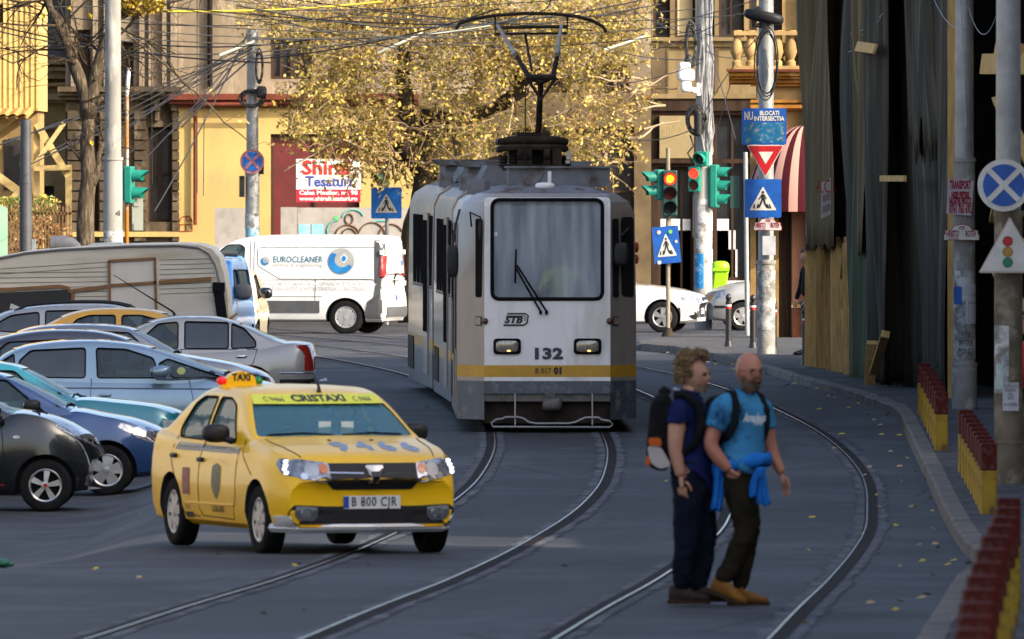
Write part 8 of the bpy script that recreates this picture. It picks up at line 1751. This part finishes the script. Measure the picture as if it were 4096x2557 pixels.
# long thin leafless branch hanging across
q = MB(); lf = MB(); L = LC(400, 200, 46.5); t = thing("hanging_branch", "long thin branch with few dry leaves reaching across the yellow building", "branch", L.w)
pth = limb(q, [L.p(300,80), L.p(360,130), L.p(410,170), L.p(470,225), L.p(530,290), L.p(600,345)], .035, .012, rn, .02, n=6)
for i in range(6, len(pth), 2):
    e = pth[i]+Vector((rn.uniform(.1,.6), rn.uniform(-.2,.2), rn.uniform(-.35,.35))); q.tube([pth[i], pth[i].lerp(e,.5)+Vector((0,0,.06)), e], [.010,.007,.004], 4)
    for j in range(4): leaf(lf, e+Vector((rn.gauss(0,.06), 0, rn.gauss(0,.06))), rn.uniform(.07,.12), rn, 3)
q.build("stem", M['bark'], t, fix=False); lf.build("leaves", LM, t, fix=False)
def shrub(label, x, y, s, rx, ry, n, ms, seed):
    rn = random.Random(seed); L = LC(x, y+ry, s); t = thing("shrub", label, "plant", L.w); st = MB(); f = MB()
    for k in range(9): st.tube([L.p(x+rn.uniform(-.3,.3)*rx, y+ry*1.4, 0), L.p(x+rn.uniform(-.9,.9)*rx, y+rn.uniform(-.8,.2)*ry, rn.uniform(-.3,.3))], [.016,.006], 5)
    for k in range(n): a = rn.uniform(0,6.28); r_ = math.sqrt(rn.random()); leaf(f, L.p(x+rx*r_*math.cos(a), y+ry*r_*math.sin(a), rn.uniform(-.4,.4)), rn.uniform(.07,.14), rn, rn.randint(0,1))
    st.build("stems", M['dark_bark'], t, fix=False); f.build("foliage", ms, t, fix=False)
SH = [leafmat("mid_green_leaf", (.22,.26,.045,1), (.14,.18,.03,1)), LM[0]]  # green and golden leaf colours of the shrubs
shrub("sunny green shrub behind the rusty fence at the left edge", 25, 488, 46.3, 40, 24, 420, SH, 1); shrub("yellow green shrub behind the fence beside the dark pole", 105, 495, 46.0, 34, 34, 380, SH, 2); shrub("dry brown hedge along the fence left of the bare tree", 95, 560, 46.2, 80, 50, 700, [LM[2], mat("dry_stem", (.30,.20,.10,1), .9)], 3)

# ================================================================ overhead wires
WG = "overhead cables strung across the street"
def wire(x1, y1, s1, x2, y2, s2, sag=12, r=.012, m=None, label="thin dark overhead cable in the tangle above the street", group=WG, n=14, name="overhead_cable"):
    a, b = W(x1, y1, s1), W(x2, y2, s2); q = MB(); o = (a+b)/2; pts = []
    for i in range(n+1): t = i/n; p = a.lerp(b, t)-o; p.z -= 4*t*(1-t)*sag/K/((s1+s2)/2); pts.append(p)
    q.tube(pts, r, 5, 0, False); ob = q.build(name, m or M['cable'], None, True, 180, fix=False); ob.location = o; tag(ob, label, "cable", group); return ob
rn = random.Random(33)
# fan from the coil pole down to the left
for (x2, y2) in ((0,342),(20,330),(90,372),(60,395),(130,360),(170,330),(210,420),(250,345),(330,390),(365,500),(400,318),(430,300),(300,300)): wire(590+rn.uniform(-8,12), rn.uniform(70,150), 44.5, x2, y2, rn.uniform(45,48), rn.uniform(-6,16), rn.choice((.010,.014,.018)))
# long spans across the top
for (x1, y1, x2, y2, sg_, r) in ((0,62,640,148,18,.018),(0,75,700,115,30,.016),(0,20,600,60,14,.012),(0,115,400,150,-20,.012),(180,80,760,90,26,.016),(250,40,900,75,10,.012),(0,8,480,-10,16,.012),(300,70,1300,70,22,.012),(300,90,1250,95,16,.012),(420,20,1100,110,4,.012),(600,92,1560,10,26,.014),(600,140,1180,20,18,.016),(600,45,1700,40,14,.010),(600,25,1560,-20,12,.012),(380,14,1100,60,8,.014),(700,0,1400,72,6,.012),(590,30,1000,130,2,.012),(800,40,1660,20,14,.010),(1000,90,1660,55,10,.010),(1100,110,1660,70,14,.010),(560,12,940,66,6,.022),(940,66,1560,-10,18,.018),(600,0,1350,62,6,.010),(450,-10,1100,60,2,.010),(620,60,1200,-20,4,.010)): wire(x1, y1, rn.uniform(45,48), x2, y2, rn.uniform(45,47), sg_, r)
for (x1, y1, x2, y2, sg_) in ((1660,40,1810,20,6),(1665,80,1812,60,14),(1668,120,1812,110,22),(1400,100,1660,140,16),(1450,200,1655,150,8),(1480,20,1660,90,6),(1540,60,1812,-10,8),(1540,120,1750,30,6),(1500,330,1650,300,12),(1670,260,1800,80,-14),(1690,330,1760,100,-8),(1672,100,1740,330,-10)): wire(x1, y1, 47, x2, y2, rn.uniform(50,58), sg_, .010)
for x in (485, 466, 357): wire(x, -40, 45, x+rn.uniform(-4,4), rn.uniform(420,520), 45, 0, .010)
for x1, y1, x2, y2, sg_ in ((1905,12,2105,20,70),(1902,16,2100,40,60),(1908,10,2085,38,100),(1912,8,2090,30,60),(1895,20,2110,0,40)): wire(x1, y1, 62, x2, y2, 69, sg_, .006, mat("pale_wire", (.42,.42,.40,1), .5), "thin pale looped wire in front of the scaffold nets", "pale wires looping along the nets")
for x1, y1, x2, y2, sg_ in ((2290,12,2370,-10,80),(2210,0,2290,60,30),(2270,-10,2285,300,-20)): wire(x1, y1, 75, x2, y2, 80, sg_, .006, mat("grey_wire", (.25,.25,.24,1), .5), "thin grey wire between the two right poles", "grey wires at the right poles")
ins = mat("pale_insulator_rod", (.55,.56,.42,1), .5)
for x1, y1, x2, y2 in ((520,131,602,98),(895,125,1000,78),(1010,82,1160,60),(1430,118,1530,85)): wire(x1, y1, 45.5, x2, y2, 45.5, 0, .035, ins, "pale straight insulator rod on the tram span wires", "pale insulator rods on the span wires", 3, "insulator_rod")
wire(380, 26, 45, 640, 24, 45, 2, .03, mat("yellow_cable", (.62,.46,.04,1), .5), "bright yellow cable sleeve across the top left", None, 6); wire(640, 24, 45, 905, 4, 45, 2, .025, mat("yellow_cable", (.62,.46,.04,1), .5), "bright yellow cable sleeve above the golden tree", None, 6)
wire(1900, 8, 60, 2060, -22, 60, 0, .04, M['galv'], "grey bracket arm at the top beside the red pier", None, 3, "bracket_arm")
# contact wire of the tram's own track
cw = MB(); pts = []
for i in range(40):
    Y = 60+i*6; p = trk(Y); pts.append(Vector((p.x, p.y, p.z+5.40)))
cw.tube(pts, .009, 5, 0, False); tag(cw.build("contact_wire", M['cable'], smooth=True, fix=False), "contact wire running above the left hand tram track", "cable")
